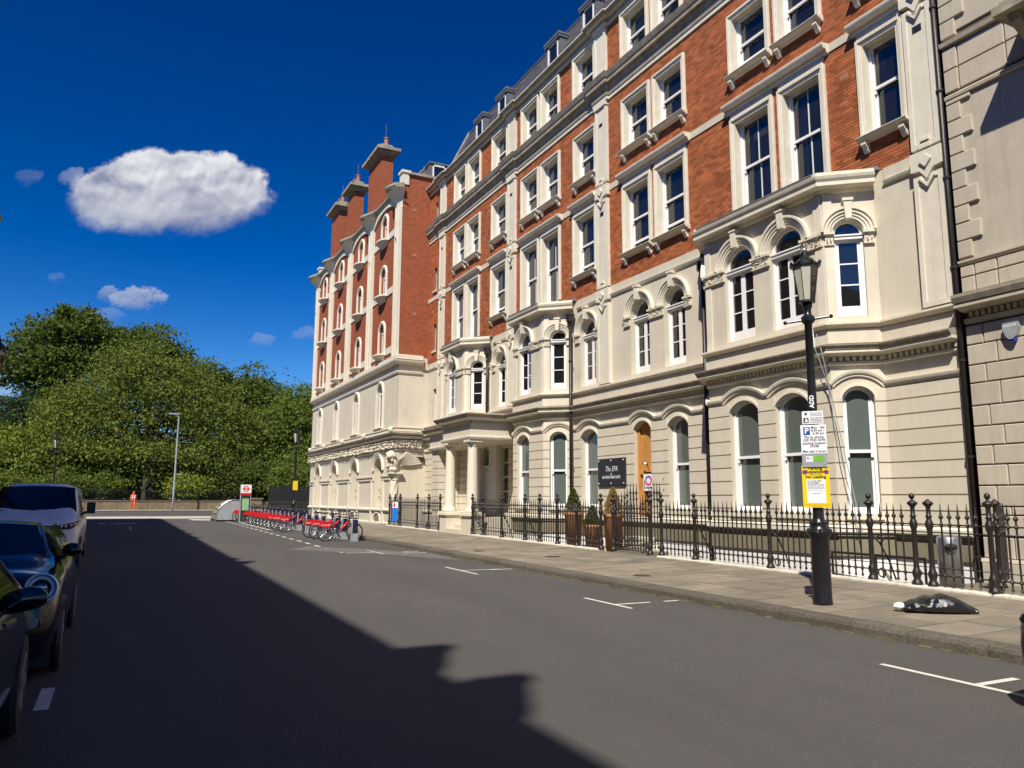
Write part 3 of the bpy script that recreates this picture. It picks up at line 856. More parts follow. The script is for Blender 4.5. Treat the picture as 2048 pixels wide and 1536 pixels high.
# --- cornice over the ground floor, pedestal and sill string, following the bays
fullplan = [(FAC, Y0)]
for b_ in BAYS: fullplan += b_.plan
fullplan += [(FAC, Y1)]
mb = MB(); mb.plan(fullplan, [(0, 4.43), (.06, 4.45), (.06, 4.50), (.0, 4.52)]); mb.build('string_course', M['trim'], B)
mb = MB(); mb.plan(fullplan, [(0, 4.61), (.10, 4.62), (.13, 4.66), (.27, 4.665), (.27, 4.72), (.0, 4.72)]); mb.build('cornice_soffit', M['trim'], B)
mb = MB(); mb.plan(fullplan, [(0, 4.722), (.285, 4.722), (.30, 4.76), (.34, 4.80), (.345, 4.83), (0, 4.90)]); mb.build('cornice_top', M['grime'], B)
den = MB()
def dentils(p, q, z0, z1, d, step):
    P, Q = Vector(p), Vector(q); L = (Q - P).length; t = (Q - P) / L; n = Vector((-t.y, t.x)) ; k = int(L / step)
    for i in range(k):
        c = P + t * ((i + .5) * L / k); w_ = step * .27
        a, b2 = c - t * w_, c + t * w_
        den.hexa([(x.x + n.x * o, x.y + n.y * o, z) for z in (z0, z1) for o in (0, d) for x in (a, b2)])
for p, q in zip(fullplan[:-1], fullplan[1:]): dentils(p, q, 4.52, 4.61, .085, .12)
o = den.build('dentil_row', M['trim'], B); o['kind'] = 'stuff'
mb = MB(); mb.plan(fullplan, [(0, 5.20), (.04, 5.22), (.10, 5.27), (.16, 5.29), (.16, 5.335), (.0, 5.37)]); mb.build('sill_string', M['trim'], B)
mb = MB(); mb.plan(fullplan, [(0, 4.90), (.05, 4.90), (.05, 5.20), (0, 5.20)]); mb.build('pedestal_course', M['stucco'], B)

# --- windows -----------------------------------------------------------
def bars(mb, F, segs, w_, n0, n1):
    for (a, b_, c, d) in segs: mb.fbox(F, a, b_, c, d, n0, n1)

def sash(win, F, h, n, panes=1, gm=None, curtain=True, lower_open=0.0, mid=None):
    u0, u1, z0, z1, rise = h['u0'], h['u1'], h['z0'], h['z1'], h.get('rise', 0)
    gm = gm or M['glass']; zm = mid or (z0 + (z1 + rise - z0) * .53)
    t = .055
    mb = MB()
    mb.fbox(F, u0, u0 + t, z0, z1, n - .14, n); mb.fbox(F, u1 - t, u1, z0, z1, n - .14, n)
    mb.fbox(F, u0 + t, u1 - t, z0, z0 + .05, n - .14, n + .01)
    if rise: mb.sweep(F, [(p[0], p[1]) for p in arch_pts(h)], [(-t, n - .14), (-t, n), (0, n), (0, n - .14)])
    else: mb.fbox(F, u0 + t, u1 - t, z1 - t, z1, n - .14, n)
    mb.build('box_frame', M['white'], win)
    mb = MB(); s = .042
    a, b_ = u0 + t, u1 - t
    nu, nl = n - .035, n - .085            # upper sash outside, lower sash inside
    mb.fbox(F, a, b_, zm - .03, zm + .035, nu - .04, nu + .012)
    mb.fbox(F, a, a + s, zm + .035, z1 - (0 if rise else t), nu - .04, nu); mb.fbox(F, b_ - s, b_, zm + .035, z1 - (0 if rise else t), nu - .04, nu)
    lo = z0 + .05 + lower_open
    mb.fbox(F, a, a + s, lo, zm - .03, nl - .04, nl); mb.fbox(F, b_ - s, b_, lo, zm - .03, nl - .04, nl)
    mb.fbox(F, a + s, b_ - s, lo, lo + .075, nl - .04, nl)
    if panes == 2:
        c = (u0 + u1) / 2
        mb.fbox(F, c - .012, c + .012, zm + .035, z1 - (0 if rise else t), nu - .036, nu - .004); mb.fbox(F, c - .012, c + .012, lo + .075, zm - .03, nl - .036, nl - .004)
    # sash horns
    mb.fbox(F, a, a + .05, zm - .12, zm - .03, nu - .03, nu + .005); mb.fbox(F, b_ - .05, b_, zm - .12, zm - .03, nu - .03, nu + .005)
    mb.build('sash', M['white'], win)
    cs = [(a + s, (a + b_) / 2), ((a + b_) / 2, b_ - s)] if panes == 2 else [(a + s, b_ - s)]
    for x0, x1 in cs:
        mb = MB()
        if rise and panes == 1:
            g = dict(h); g['u0'] = x0 - s; g['u1'] = x1 + s; g['z0'] = zm + .035; g['rise'] = rise - .02; panel(mb, F, g, nu - .022)
        else: panel(mb, F, H(x0, x1, zm + .035, z1 - t + .01), nu - .022)
        mb.build('pane', gm, win)
        mb = MB(); panel(mb, F, H(x0, x1, lo + .075, zm - .03), nl - .022); mb.build('pane', gm, win)
    if curtain:
        cw = rnd.uniform(.12, .30) * (u1 - u0)
        mb = MB()
        k = 6
        for sd in (0, 1):
            cwi = cw * rnd.uniform(.5, 1.1)
            pts = [((u1 - .03 - cwi * i / k) if sd == 0 else (u0 + .03 + cwi * i / k), n - .30 - .03 * (i % 2)) for i in range(k + 1)]
            for (ua, na), (ub, nb) in zip(pts[:-1], pts[1:]):
                mb.face([F(ua, z0, na), F(ub, z0, nb), F(ub, z1, nb), F(ua, z1, na)])
        mb.build('curtain', M['curtain'], win)

def arch_window(F, h, n, parent, leaves=2, ajar=0.0):
    u0, u1, z0, z1, rise = h['u0'], h['u1'], h['z0'], h['z1'], h['rise']
    t = .05
    win = thing('french_window', tuple(F((u0 + u1) / 2, z0, n) - abs_loc(parent)), None, None); win.parent = parent
    tr0, tr1 = z1 - .13, z1 - .03
    mb = MB()
    mb.fbox(F, u0, u0 + t, z0, z1, n - .09, n); mb.fbox(F, u1 - t, u1, z0, z1, n - .09, n)
    mb.sweep(F, arch_pts(h), [(-t, n - .09), (-t, n), (0, n), (0, n - .09)])
    mb.fbox(F, u0, u1, tr0, tr1, n - .09, n + .06)
    mb.fbox(F, u0 - .01, u1 + .01, tr1 - .03, tr1, n + .06, n + .085)
    mb.build('window_frame', M['white'], win)
    mb = MB(); g = dict(h); g['u0'] += t * .9; g['u1'] -= t * .9; g['rise'] -= t * .9; g['z0'] = tr1; panel(mb, F, g, n - .05); mb.build('fanlight_pane', M['glass'], win)
    a, b_ = u0 + t, u1 - t
    c = (a + b_) / 2
    lv = [(a, c), (c, b_)] if leaves == 2 else [(a, b_)]
    for li, (x0, x1) in enumerate(lv):
        FF = F; nn = n - .03
        if ajar and li == len(lv) - 1:
            # a leaf swung inwards on its hinge at x1
            ang = ajar; w_ = x1 - x0
            hinge = F(x1, 0, nn)
            FF = Fr(hinge, (-F.U * math.cos(ang) - F.N * math.sin(ang)), (F.N * math.cos(ang) - F.U * math.sin(ang)))
            lx0, lx1, nn = 0.0, w_, 0.0
        else: lx0, lx1 = x0, x1
        s = .065; zb = z0 + .02
        mb = MB()
        mb.fbox(FF, lx0, lx0 + s, zb, tr0, nn - .045, nn); mb.fbox(FF, lx1 - s, lx1, zb, tr0, nn - .045, nn)
        mb.fbox(FF, lx0 + s, lx1 - s, zb, zb + .24, nn - .045, nn - .002); mb.fbox(FF, lx0 + s, lx1 - s, tr0 - .06, tr0, nn - .045, nn - .002)
        z_a, z_b = zb + .24, tr0 - .06
        for k in (1, 2):
            zz = z_a + (z_b - z_a) * k / 3; mb.fbox(FF, lx0 + s, lx1 - s, zz - .014, zz + .014, nn - .04, nn - .006)
        mb.build('window_leaf', M['white'], win)
        for k in range(3):
            mb = MB(); q0 = z_a + (z_b - z_a) * k / 3; q1 = z_a + (z_b - z_a) * (k + 1) / 3
            panel(mb, FF, H(lx0 + s, lx1 - s, q0 + .014, q1 - .014), nn - .024); mb.build('pane', M['glass'], win)
    mb = MB(); mb.fbox(F, u0, u1, z0 - .06, z0 + .015, n - .1, n + .06); mb.build('timber_sill', M['wood'] if (h['u0'] * 7) % 1 > .3 else M['trim'], win)
    return win

def arch_surround(F, h, parent, key=True):
    g = dict(h); g['u0'] -= .02; g['u1'] += .02; g['rise'] += .02
    mb = MB()
    mb.sweep(F, arch_pts(g, 18), [(0, 0), (0, .03), (.05, .03), (.06, .055), (.11, .055), (.12, .085), (.17, .085), (.19, .12), (.24, .12), (.24, 0)])
    mb.build('archivolt', M['trim'], parent)
    if key:
        c = (h['u0'] + h['u1']) / 2; zt = h['z1'] + h['rise']
        mb = MB(); mb.prism(F, [(c - .06, zt - .03), (c + .06, zt - .03), (c + .085, zt + .36), (c - .085, zt + .36)], 0, .17)
        mb.fbox(F, c - .11, c + .11, zt + .36, zt + .42, 0, .19)
        mb.build('keystone', M['trim'], parent)

def capital(F, u0, u1, z0, z1, parent, seed=0):
    mb = MB(); mb.fbox(F, u0, u1, z0, z1, 0, .045); mb.fbox(F, u0 - .03, u1 + .03, z1, z1 + .06, 0, .10); mb.fbox(F, u0 - .015, u1 + .015, z0 - .035, z0, 0, .06)
    carve(mb, F, u0 + .01, u1 - .01, z0 + .01, z1, .085, seed, .06)
    mb.build('carved_capital', M['frieze'], parent)

for h in [g for g in ground_main if g.get('rise', 0) > 0]:
    win = thing('sash_window', tuple(FM((h['u0'] + h['u1']) / 2, h['z0'], -.18) - abs_loc(B)), None, None); win.parent = B
    sash(win, FM, h, -.17, 1, M['filmglass'], False, mid=2.64)
for F_, h, k in bay_open:
    if k == 'g':
        win = thing('sash_window', tuple(F_((h['u0'] + h['u1']) / 2, h['z0'], -.1) - abs_loc(B)), None, None); win.parent = B
        sash(win, F_, h, -.11, 1, M['filmglass'], False, mid=2.64)
        mb = MB(); mb.fbox(F_, h['u0'] - .04, h['u1'] + .04, h['z0'] - .12, h['z0'] - .01, -.1, .08); mb.build('window_sill', M['trim'], win)
    else:
        one = h['u1'] - h['u0'] < .7
        aj = .0
        if F_ is bayC.front: aj = .9
        arch_window(F_, h, -.1, B, 1 if one else 2, aj)
        arch_surround(F_, h, B)
for i, h in enumerate(first_main):
    arch_window(FM, h, -.18, B, 2, 1.1 if i == 3 else 0.0)
    arch_surround(FM, h, B)
# film-lit panels set just inside the ground floor windows
for b_ in (bayA, bayC):
    mb = MB()
    for F_, a, c in ((b_.front, b_.r0, b_.r1), (b_.right, 0, b_.lr), (b_.left, 0, b_.ll)): mb.face([F_(a, 1.3, -.42), F_(c, 1.3, -.42), F_(c, 4.1, -.42), F_(a, 4.1, -.42)])
    mb.build('blind', M['sashgrey'], B)
    mb = MB()
    for F_, a, c in ((b_.front, b_.r0, b_.r1), (b_.right, 0, b_.lr), (b_.left, 0, b_.ll)): mb.face([F_(a, 5.2, -.5), F_(c, 5.2, -.5), F_(c, 8.2, -.5), F_(a, 8.2, -.5)])
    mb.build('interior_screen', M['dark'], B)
for a, c in ((16.5, 18.0), (21.3, 22.9), (34.4, 35.6)):
    mb = MB(); mb.fbox(FM, a, c, 1.3, 4.1, -.62, -.55); mb.build('blind', M['sashgrey'], B)

# first floor impost capitals
for (u0, u1) in ((16.72, 17.0), (18.0, 18.68), (19.68, 20.0), (21.38, 21.66), (22.70, 22.98), (28.28, 28.54), (29.56, 29.84)):
    capital(FM, u0, u1, 7.08, 7.28, B, int(u0 * 10))
for b_, us in ((bayA, ((11.42, 11.97), (12.97, 13.49), (14.49, 15.18))), (bayC, ((23.9, 24.82), (25.86, 26.18))), (bayD, ((30.87, 31.72), (32.76, 32.93)))):
    for a, c in us: capital(b_.front, a, c, 7.08, 7.28, B, int(a * 10))
    L = b_.lr; c = L / 2 + .02
    capital(b_.right, .05, c - .31, 7.08, 7.28, B, 3); capital(b_.right, c + .31, L - .03, 7.08, 7.28, B, 5)
    capital(b_.left, .03, c - .31, 7.08, 7.28, B, 7)
# slender piers either side of the bay corners
for b_ in BAYS:
    for F_, a, c in ((b_.front, b_.r0 + .02, b_.r0 + .22), (b_.front, b_.r1 - .22, b_.r1 - .02), (b_.right, b_.lr - .2, b_.lr - .02)):
        for z0, z1, d_ in ((5.37, 7.05, .025), (7.36, 8.2, .03)):
            mb = MB(); mb.fbox(F_, a, c, z0, z1, 0, d_); mb.build('corner_pier', M['trim'], B)

# --- bay roofs: cornice and lead flat
for b_ in BAYS:
    mb = MB(); mb.plan(b_.plan, [(0, 8.22), (.05, 8.24), (.08, 8.30), (.26, 8.32), (.26, 8.40), (.30, 8.46), (.32, 8.52), (0, 8.54)]); mb.build('bay_cornice', M['trim'], B)
    mb = MB(); mb.plan(b_.plan, [(0, 8.54), (.25, 8.54), (.25, 8.62), (.0, 8.64)]); mb.build('bay_parapet', M['trim'], B)
    mb = MB()
    P = [(p[0] - (.27 if p[0] < FAC else 0), p[1]) for p in b_.plan]
    P[0] = (FAC, b_.yr - .22); P[3] = (FAC, b_.yl + .22)
    lowp = [(x, y_, 8.63) for x, y_ in P]; hi = [(FAC, P[0][1] + .05, 8.72), (FAC - .35, b_.r0 - .1, 8.70), (FAC - .35, b_.r1 + .1, 8.70), (FAC, P[3][1] - .05, 8.72)]
    for i in range(3): mb.face([lowp[i], lowp[i + 1], hi[i + 1], hi[i]])
    mb.face(hi)
    for i in range(3): mb.face([lowp[i], lowp[i + 1], (lowp[i + 1][0], lowp[i + 1][1], 8.60), (lowp[i][0], lowp[i][1], 8.60)])
    mb.build('lead_roof', M['lead'], B)

# --- band between stucco and brick
def brk_segments():
    segs = []; x = Y0
    for b_ in BAYS:
        segs.append((x, b_.yr - .3)); x = b_.yl + .3
    segs.append((x, Y1)); return segs
for a, c in brk_segments():
    mb = MB(); mb.sweep(FM, [(a, 8.28), (c, 8.28)], [(-.05, 0), (-.05, .03), (-.02, .06), (.03, .08), (.045, .08), (.045, 0)]); mb.build('string_course', M['trim'], B)
    mb = MB(); mb.fbox(FM, a, c, 8.33, 8.585, 0, .03); mb.build('stucco_band', M['stucco'], B)

# --- upper sash windows with architraves, sills on brackets and hoods
PROF_A = [(0, 0), (0, .05), (.045, .05), (.05, .07), (.09, .07), (.095, .095), (.155, .095), (.165, .07), (.165, 0)]
wi = 0
for ri, row_ in enumerate((W2, W3, W4)):
    for (y0, y1, z0, z1, pn) in row_:
        h = uw(y0, y1, z0, z1)
        win = thing('sash_window', tuple(FM((y0 + y1) / 2, z0, 0) - abs_loc(B)), None, None); win.parent = B
        mb = MB(); mb.sweep(FM, [(h['u1'], z0), (h['u1'], h['z1']), (h['u0'], h['z1']), (h['u0'], z0)], [(-t, n_) for t, n_ in PROF_A])
        mb.build('architrave', M['trim'], win)
        mb = MB(); k = .002
        for ua, ub in ((h['u0'], h['u0'] + k), (h['u1'] - k, h['u1'])): mb.fbox(FM, ua, ub, z0, h['z1'], -.26, .0)
        mb.fbox(FM, h['u0'], h['u1'], h['z1'] - k, h['z1'], -.26, 0)
        mb.build('reveal_lining', M['trim'], win)
        op = rnd.choice((0, 0, 0, .12, .3)) if pn == 1 else 0
        sash(win, FM, h, -.15, pn, None, True, op)
        single = pn == 1
        if ri == 2: continue
        if single:
            ww = .03
            mb = MB(); mb.sweep(FM, [(y0 - ww, z0), (y1 + ww, z0)], [(-.13, 0), (-.13, .07), (-.09, .10), (-.05, .20), (-.015, .22), (.0, .22), (.015, .0)])
            mb.build('window_sill', M['trim'], win)
            for bx in (y0 + .12, y1 - .12):
                mb = MB()
                mb.prism(Fr(FM(bx, 0, 0), (-1, 0, 0), (0, 1, 0)), [(0, z0 - .13), (.16, z0 - .13), (.16, z0 - .18), (.10, z0 - .26), (.08, z0 - .31), (.04, z0 - .35), (0, z0 - .35)], -.06, .06)
                mb.build('sill_bracket', M['trim'], win)
# hoods over the second floor windows, and the string band linking them
def hoodmould(a, c, z0=11.88):
    mb = MB(); mb.sweep(FM, [(a, z0), (c, z0)], [(0, 0), (0, .05), (.04, .09), (.10, .11), (.11, .20), (.17, .23), (.21, .24), (.235, .24), (.25, 0)])
    mb.build('window_hood', M['trim'], B)
pairs2 = [(9.70, 10.98), (11.62, 15.02), (16.56, 20.06), (21.42, 23.12), (23.82, 27.28), (28.36, 30.12), (31.12, 34.56)]
for a, c in pairs2: hoodmould(a, c)
for (y0, y1, z0, z1, pn) in W2:
    mb = MB(); mb.fbox(FM, y0 + .03, y1 - .03, z1 + .002, 11.88, 0, .06); mb.build('hood_frieze', M['trim'], B)
x = Y0
for a, c in pairs2 + [(Y1, Y1)]:
    if a - x > .05:
        mb = MB(); mb.fbox(FM, x, a, 11.90, 12.10, 0, .035); mb.build('stucco_band', M['stucco'], B)
    x = c

# --- pilasters with diamond blocks
def pilaster(a, c):
    p = thing('pilaster', tuple(FM((a + c) / 2, 5.37, 0) - abs_loc(B)), None, None); p.parent = B
    def shaft(z0, z1):
        mb = MB(); mb.fbox(FM, a, c, z0, z1, 0, .10)
        w_ = .09
        mb.fbox(FM, a, a + w_, z0, z1, .10, .125); mb.fbox(FM, c - w_, c, z0, z1, .10, .125); mb.fbox(FM, a + w_, c - w_, z0, z0 + .1, .10, .125); mb.fbox(FM, a + w_, c - w_, z1 - .1, z1, .10, .125)
        mb.build('shaft', M['trim'], p)
    shaft(5.38, 8.05); shaft(8.62, 11.65); shaft(12.25, 15.14); shaft(15.98, 17.86)
    for z in (8.05, 11.65):
        m_ = (a + c) / 2; q = (c - a) / 2
        mb = MB(); mb.prism(FM, [(a - .03, z + .12), (a - .03, z + .5), (c + .03, z + .5), (c + .03, z + .12), (m_ + .15, z + .10), (m_, z - .10), (m_ - .15, z + .10)], 0, .15)
        mb.build('block', M['trim'], p)
        mb = MB(); mb.prism(FM, [(m_ - .13, z + .28), (m_, z + .42), (m_ + .13, z + .28), (m_, z + .14)], .15, .19)
        mb.prism(FM, [(m_ - .16, z - .02), (m_, z - .2), (m_ + .16, z - .02), (m_ + .16, z - .08), (m_, z - .27), (m_ - .16, z - .08)], .10, .16)
        mb.fbox(FM, m_ - .12, m_ + .12, z + .55, z + .62, .10, .15); mb.fbox(FM, m_ - .09, m_ + .09, z + .70, z + .76, .10, .15)
        mb.build('diamond_boss', M['trim'], p)
    mb = MB(); mb.fbox(FM, a - .05, c + .05, 17.86, 17.98, 0, .18); mb.fbox(FM, a - .03, c + .03, 14.98, 15.14, 0, .16); mb.build('cap', M['trim'], p)
    mb = MB(); mb.fbox(FM, (a + c) / 2 - .1, (a + c) / 2 + .1, 14.3, 14.42, .1, .106); mb.fbox(FM, (a + c) / 2 - .1, (a + c) / 2 + .1, 11.1, 11.25, .1, .106); mb.build('air_vent', M['signblack'], p)
PIL = [(9.07, 9.68), (20.73, 21.40), (27.60, 28.28), (35.56, 36.19)]
for a, c in PIL: pilaster(a, c)

# --- main cornice and upper cornice
def cornpath():
    path = [(FAC, Y0)]
    for a, c in PIL: path += [(FAC, a - .05), (FAC - .09, a - .05), (FAC - .09, c + .05), (FAC, c + .05)]
    path += [(FAC, Y1)]
    return path
def cornpath_clean():
    p = cornpath(); q = []
    for v in p:
        if not q or (abs(v[0] - q[-1][0]) + abs(v[1] - q[-1][1])) > .02: q.append(v)
    return q
cp = cornpath_clean()
mb = MB(); mb.plan(cp, [(0, 15.13), (.05, 15.14), (.05, 15.26), (0, 15.27)]); mb.build('architrave_band', M['trim'], B)
mb = MB(); mb.plan(cp, [(0, 15.27), (.075, 15.27), (.075, 15.33), (.04, 15.35), (.06, 15.50), (.13, 15.60), (.13, 15.64), (0, 15.64)]); mb.build('main_cornice', M['grime'], B)
mb = MB(); mb.plan(cp, [(0, 15.64), (.225, 15.64), (.225, 15.78), (.26, 15.79), (.30, 15.90), (.32, 15.96), (.0, 16.02)]); mb.build('main_cornice', M['grime'], B)
mb = MB(); mb.plan(cp, [(0, 15.765), (.232, 15.765), (.232, 15.78), (0, 15.78)]); mb.plan(cp, [(0, 15.335), (.082, 15.335), (.082, 15.35), (0, 15.35)]); mb.build('cornice_fillet', M['trim'], B)
mb = MB(); mb.plan(cp, [(0, 17.86), (.06, 17.87), (.06, 17.95), (0, 17.96)]); mb.plan(cp, [(0, 18.06), (.2, 18.08), (.2, 18.12), (0, 18.12)]); mb.plan(cp, [(0, 18.19), (.33, 18.19), (.33, 18.23), (0, 18.24)]); mb.build('cornice_fillet', M['trim'], B)
mb = MB(); mb.plan(cp, [(0, 17.96), (.05, 17.96), (.10, 18.06), (0, 18.06)]); mb.plan(cp, [(0, 18.12), (.24, 18.12), (.30, 18.19), (0, 18.19)]); mb.build('upper_cornice', M['grime'], B)

# --- brickwork, brick by brick in the wall nearest the lamp, then the rest
rect_holes = [(w_[0], w_[1], w_[2] - (.02), w_[3]) for w_ in W2 + W3 + W4] + [(h['u0'], h['u1'], h['z0'], h['z1']) for h in slits[:3]]
rect_holes += [(a, c, 8.5, 18.0) for a, c in PIL] + [(a, c, 11.88, 12.13) for a, c in pairs2] + [(Y0, Y1, 11.9, 12.1)]
rect_holes += [(b_.yr - .02, b_.yl + .02, 8.5, 8.70) for b_ in BAYS]
bl, bh, bj = .215, .065, .010
bricks = []
z = 8.592; r_i = 0
while z < 17.85:
    if not (15.12 < z < 16.0):
        off = (r_i % 2) * .1125
        u = Y0 - off
        while u < Y1:
            a, c = max(u, Y0), min(u + bl, Y1)
            segs = [(a, c)]
            for (h0, h1, g0, g1) in rect_holes:
                if z + bh > g0 and z < g1:
                    ns = []
                    for s0, s1 in segs:
                        if h1 <= s0 or h0 >= s1: ns.append((s0, s1))
                        else:
                            if h0 > s0: ns.append((s0, h0))
                            if h1 < s1: ns.append((h1, s1))
                    segs = ns
            for s0, s1 in segs:
                if s1 - s0 > .03: bricks.append((s0, s1, z))
            u += bl + bj
    z += bh + bj; r_i += 1
full = [b_ for b_ in bricks if abs(b_[1] - b_[0] - bl) < 1e-4]
near = sorted(full, key=lambda b_: (b_[0] + bl / 2 - 11.3) ** 2 + (b_[2] - 9.1) ** 2 * .6)[:290]
nset = set(near)
me0 = None
for b_ in near:
    if me0 is None:
        mb = MB(); mb.fbox(Fr((0, 0, 0), (0, 1, 0), (-1, 0, 0)), -bl / 2, bl / 2, 0, bh, -.01, .008)
        me0 = bpy.data.meshes.new('brick'); me0.from_pydata(mb.v, [], mb.f); me0.materials.append(M['brick_o'])
    o = bpy.data.objects.new('brick', me0); COL.objects.link(o); o.parent = B
    o.location = Vector((FAC + rnd.uniform(-.0015, .0015), (b_[0] + b_[1]) / 2, b_[2])) - abs_loc(B)
mb = MB()
for (s0, s1, z) in bricks:
    if (s0, s1, z) in nset: continue
    d = .008 + rnd.uniform(-.0015, .0015)
    p = [FM(s0, z, d), FM(s1, z, d), FM(s1, z + bh, d), FM(s0, z + bh, d), FM(s0, z, 0), FM(s1, z, 0), FM(s1, z + bh, 0), FM(s0, z + bh, 0)]
    k = len(mb.v); mb.v += [tuple(q) for q in p]
    mb.f += [(k, k + 1, k + 2, k + 3), (k, k + 4, k + 5, k + 1), (k + 3, k + 2, k + 6, k + 7), (k, k + 3, k + 7, k + 4), (k + 1, k + 5, k + 6, k + 2)]
o = mb.build('brickwork', M['brick'], B); o['kind'] = 'stuff'
for (u, z) in ((11.25, 11.05), (20.3, 12.9), (35.0, 10.0)):
    mb = MB(); mb.fbox(FM, u - .11, u + .11, z, z + .14, .0, .012)
    for k in range(3): mb.fbox(FM, u - .085 + k * .065, u - .045 + k * .065, z + .02, z + .12, .012, .013)
    mb.build('air_brick', M['terracotta'], B)

# --- mansard roof with dormers
mr = thing('mansard_roof', tuple(Vector((FAC, 22, 18.24)) - abs_loc(B)), None, None); mr.parent = B
RY0, RY1 = 8.0, 34.4
sx0, sz0, sx1, sz1 = FAC - .22, 18.24, FAC + .72, 20.1
mb = MB()
mb.face([(sx0, RY0, sz0), (sx0, RY1, sz0), (sx1, RY1, sz1), (sx1, RY0, sz1)]); mb.face([(sx1, RY0, sz1), (sx1, RY1, sz1), (sx1 + 5, RY1, sz1 + .4), (sx1 + 5, RY0, sz1 + .4)])
mb.face([(sx0, RY1, sz0), (sx1, RY1, sz1), (sx1 + 5, RY1, sz1 + .4), (sx1 + 5, RY1, sz0)])
mb.build('roof_slope', M['lead'], mr)
mb = MB()
nrow = 13; sl = Vector((sx1 - sx0, 0, sz1 - sz0)); nn = Vector((-sl.z, 0, sl.x)).normalized()
for i in range(nrow):
    y = RY0 - (i % 2) * .14
    while y < RY1:
        a, c = max(RY0, y + .004), min(RY1, y + .276)
        if c - a > .03:
            p0 = Vector((sx0, 0, sz0)) + sl * (i / nrow); p1 = Vector((sx0, 0, sz0)) + sl * min(1, (i + 1.25) / nrow)
            lo, hi_ = nn * rnd.uniform(.016, .024), nn * .004
            q = [p0 + lo, p1 + hi_, p0]
            mb.face([(q[0].x, a, q[0].z), (q[0].x, c, q[0].z), (q[1].x, c, q[1].z), (q[1].x, a, q[1].z)])
            mb.face([(q[0].x, a, q[0].z), (q[0].x, c, q[0].z), (q[2].x, c, q[2].z), (q[2].x, a, q[2].z)])
        y += .28
o = mb.build('slate_courses', M['slate'], mr); o['kind'] = 'stuff'
mb = MB(); mb.tube([(sx1, RY0, sz1 + .03), (sx1, RY1, sz1 + .03)], .06, 8); mb.build('lead_ridge', M['lead'], mr)
mb = MB(); F_ = Fr((0, RY1, 0), (1, 0, 0), (0, 1, 0))
mb.prism(F_, [(sx0 - .05, sz0), (sx0 + .12, sz0), (sx1 + .12, sz1 + .08), (sx1 - .02, sz1 + .14)], -.05, .18)
mb.build('verge_coping', M['grime'], mr)
mb = MB(); mb.box(FAC + .1, FAC + 6, RY1 + .0, Y1, 17.9, 18.3); mb.build('lower_roof', M['lead'], mr)
def dormer(y0, y1):
    d = thing('dormer', tuple(Vector((FAC, (y0 + y1) / 2, 18.4)) - abs_loc(B)), None, None); d.parent = B
    xf = FAC - .10; zt = 19.47
    FD = Fr((xf, 0, 0), (0, 1, 0), (-1, 0, 0))
    mb = MB()
    mb.box(xf + .01, FAC + .8, y0, y0 + .13, 18.3, zt - .1); mb.box(xf + .01, FAC + .8, y1 - .13, y1, 18.3, zt - .1)
    mb.box(xf - .08, FAC + .9, y0 - .06, y1 + .06, zt - .1, zt); mb.box(xf - .06, FAC + .8, y0 - .04, y1 + .04, zt - .2, zt - .1)
    for k in range(1, 4): mb.box(xf + .1 + k * .17, xf + .13 + k * .17, y0 - .02, y0, 18.3, zt - .2)
    mb.build('lead_cheek', M['lead'], d)
    a, c = y0 + .13, y1 - .13
    mb = MB(); mb.fbox(FD, a, a + .09, 18.35, zt - .2, -.06, .0); mb.fbox(FD, c - .09, c, 18.35, zt - .2, -.06, .0); mb.fbox(FD, a, c, 18.35, 18.5, -.06, .0); mb.fbox(FD, a, c, zt - .27, zt - .2, -.06, 0)
    mb.build('window_frame', M['white'], d)
    mb = MB(); panel(mb, FD, H(a + .09, c - .09, 18.5, zt - .27), -.03); mb.build('pane', M['glass'], d)
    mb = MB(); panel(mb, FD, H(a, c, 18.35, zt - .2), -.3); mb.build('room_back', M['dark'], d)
for a, c in ((18.7, 19.75), (21.28, 22.28), (23.82, 24.9), (28.4, 29.42), (30.85, 31.85), (16.2, 17.2), (11.5, 12.5), (14, 15)): dormer(a, c)

# --- end return: slit windows against the corner building
for h in slits:
    win = thing('slit_window', tuple(FM((h['u0'] + h['u1']) / 2, h['z0'], 0) - abs_loc(B)), None, None); win.parent = B
    mb = MB(); mb.fbox(FM, h['u0'], h['u0'] + .04, h['z0'], h['z1'], -.2, -.12); mb.fbox(FM, h['u1'] - .04, h['u1'], h['z0'], h['z1'], -.2, -.12); mb.fbox(FM, h['u0'], h['u1'], h['z0'], h['z0'] + .05, -.2, -.12); mb.build('window_frame', M['white'], win)
    mb = MB(); panel(mb, FM, h, -.16); mb.build('pane', M['glass'], win)
    mb = MB(); mb.fbox(FM, h['u0'] - .06, h['u1'] + .06, h['z0'] - .09, h['z0'], -.05, .08); mb.build('window_sill', M['trim'], win)

# --- boarded doorway
dr = thing('boarded_door', tuple(FM(19.15, .55, -.2) - abs_loc(B)), None, None); dr.parent = B
mb = MB(); h = dict(door_hole); panel(mb, FM, h, -.20)
mb.build('plywood_sheet', M['wood'], dr)
mb = MB(); mb.fbox(FM, 18.71, 18.80, .55, 3.72, -.2, -.12); mb.fbox(FM, 19.50, 19.59, .55, 3.72, -.2, -.12); mb.fbox(FM, 18.8, 19.5, 2.40, 2.46, -.2, -.13); mb.build('batten', M['wood'], dr)
mb = MB(); mb.fbox(FM, 18.73, 19.20, 2.46, 2.50, -.2, -.02); mb.fbox(FM, 19.16, 19.20, 1.2, 2.46, -.2, -.03); mb.build('boxing', M['wood'], dr)
mb = MB(); mb.fbox(FM, 18.6, 19.7, .2, .56, -.4, .35); mb.fbox(FM, 18.6, 19.7, -.1, .2, .35, .7); mb.build('door_step', M['stone'], B)
# seven on the stonework, twice
for z in (2.19, 1.89):
    text('7', .15, FM(18.16, z, .033), (0, -1, 0), (0, 0, 1), M['signblack'], B)

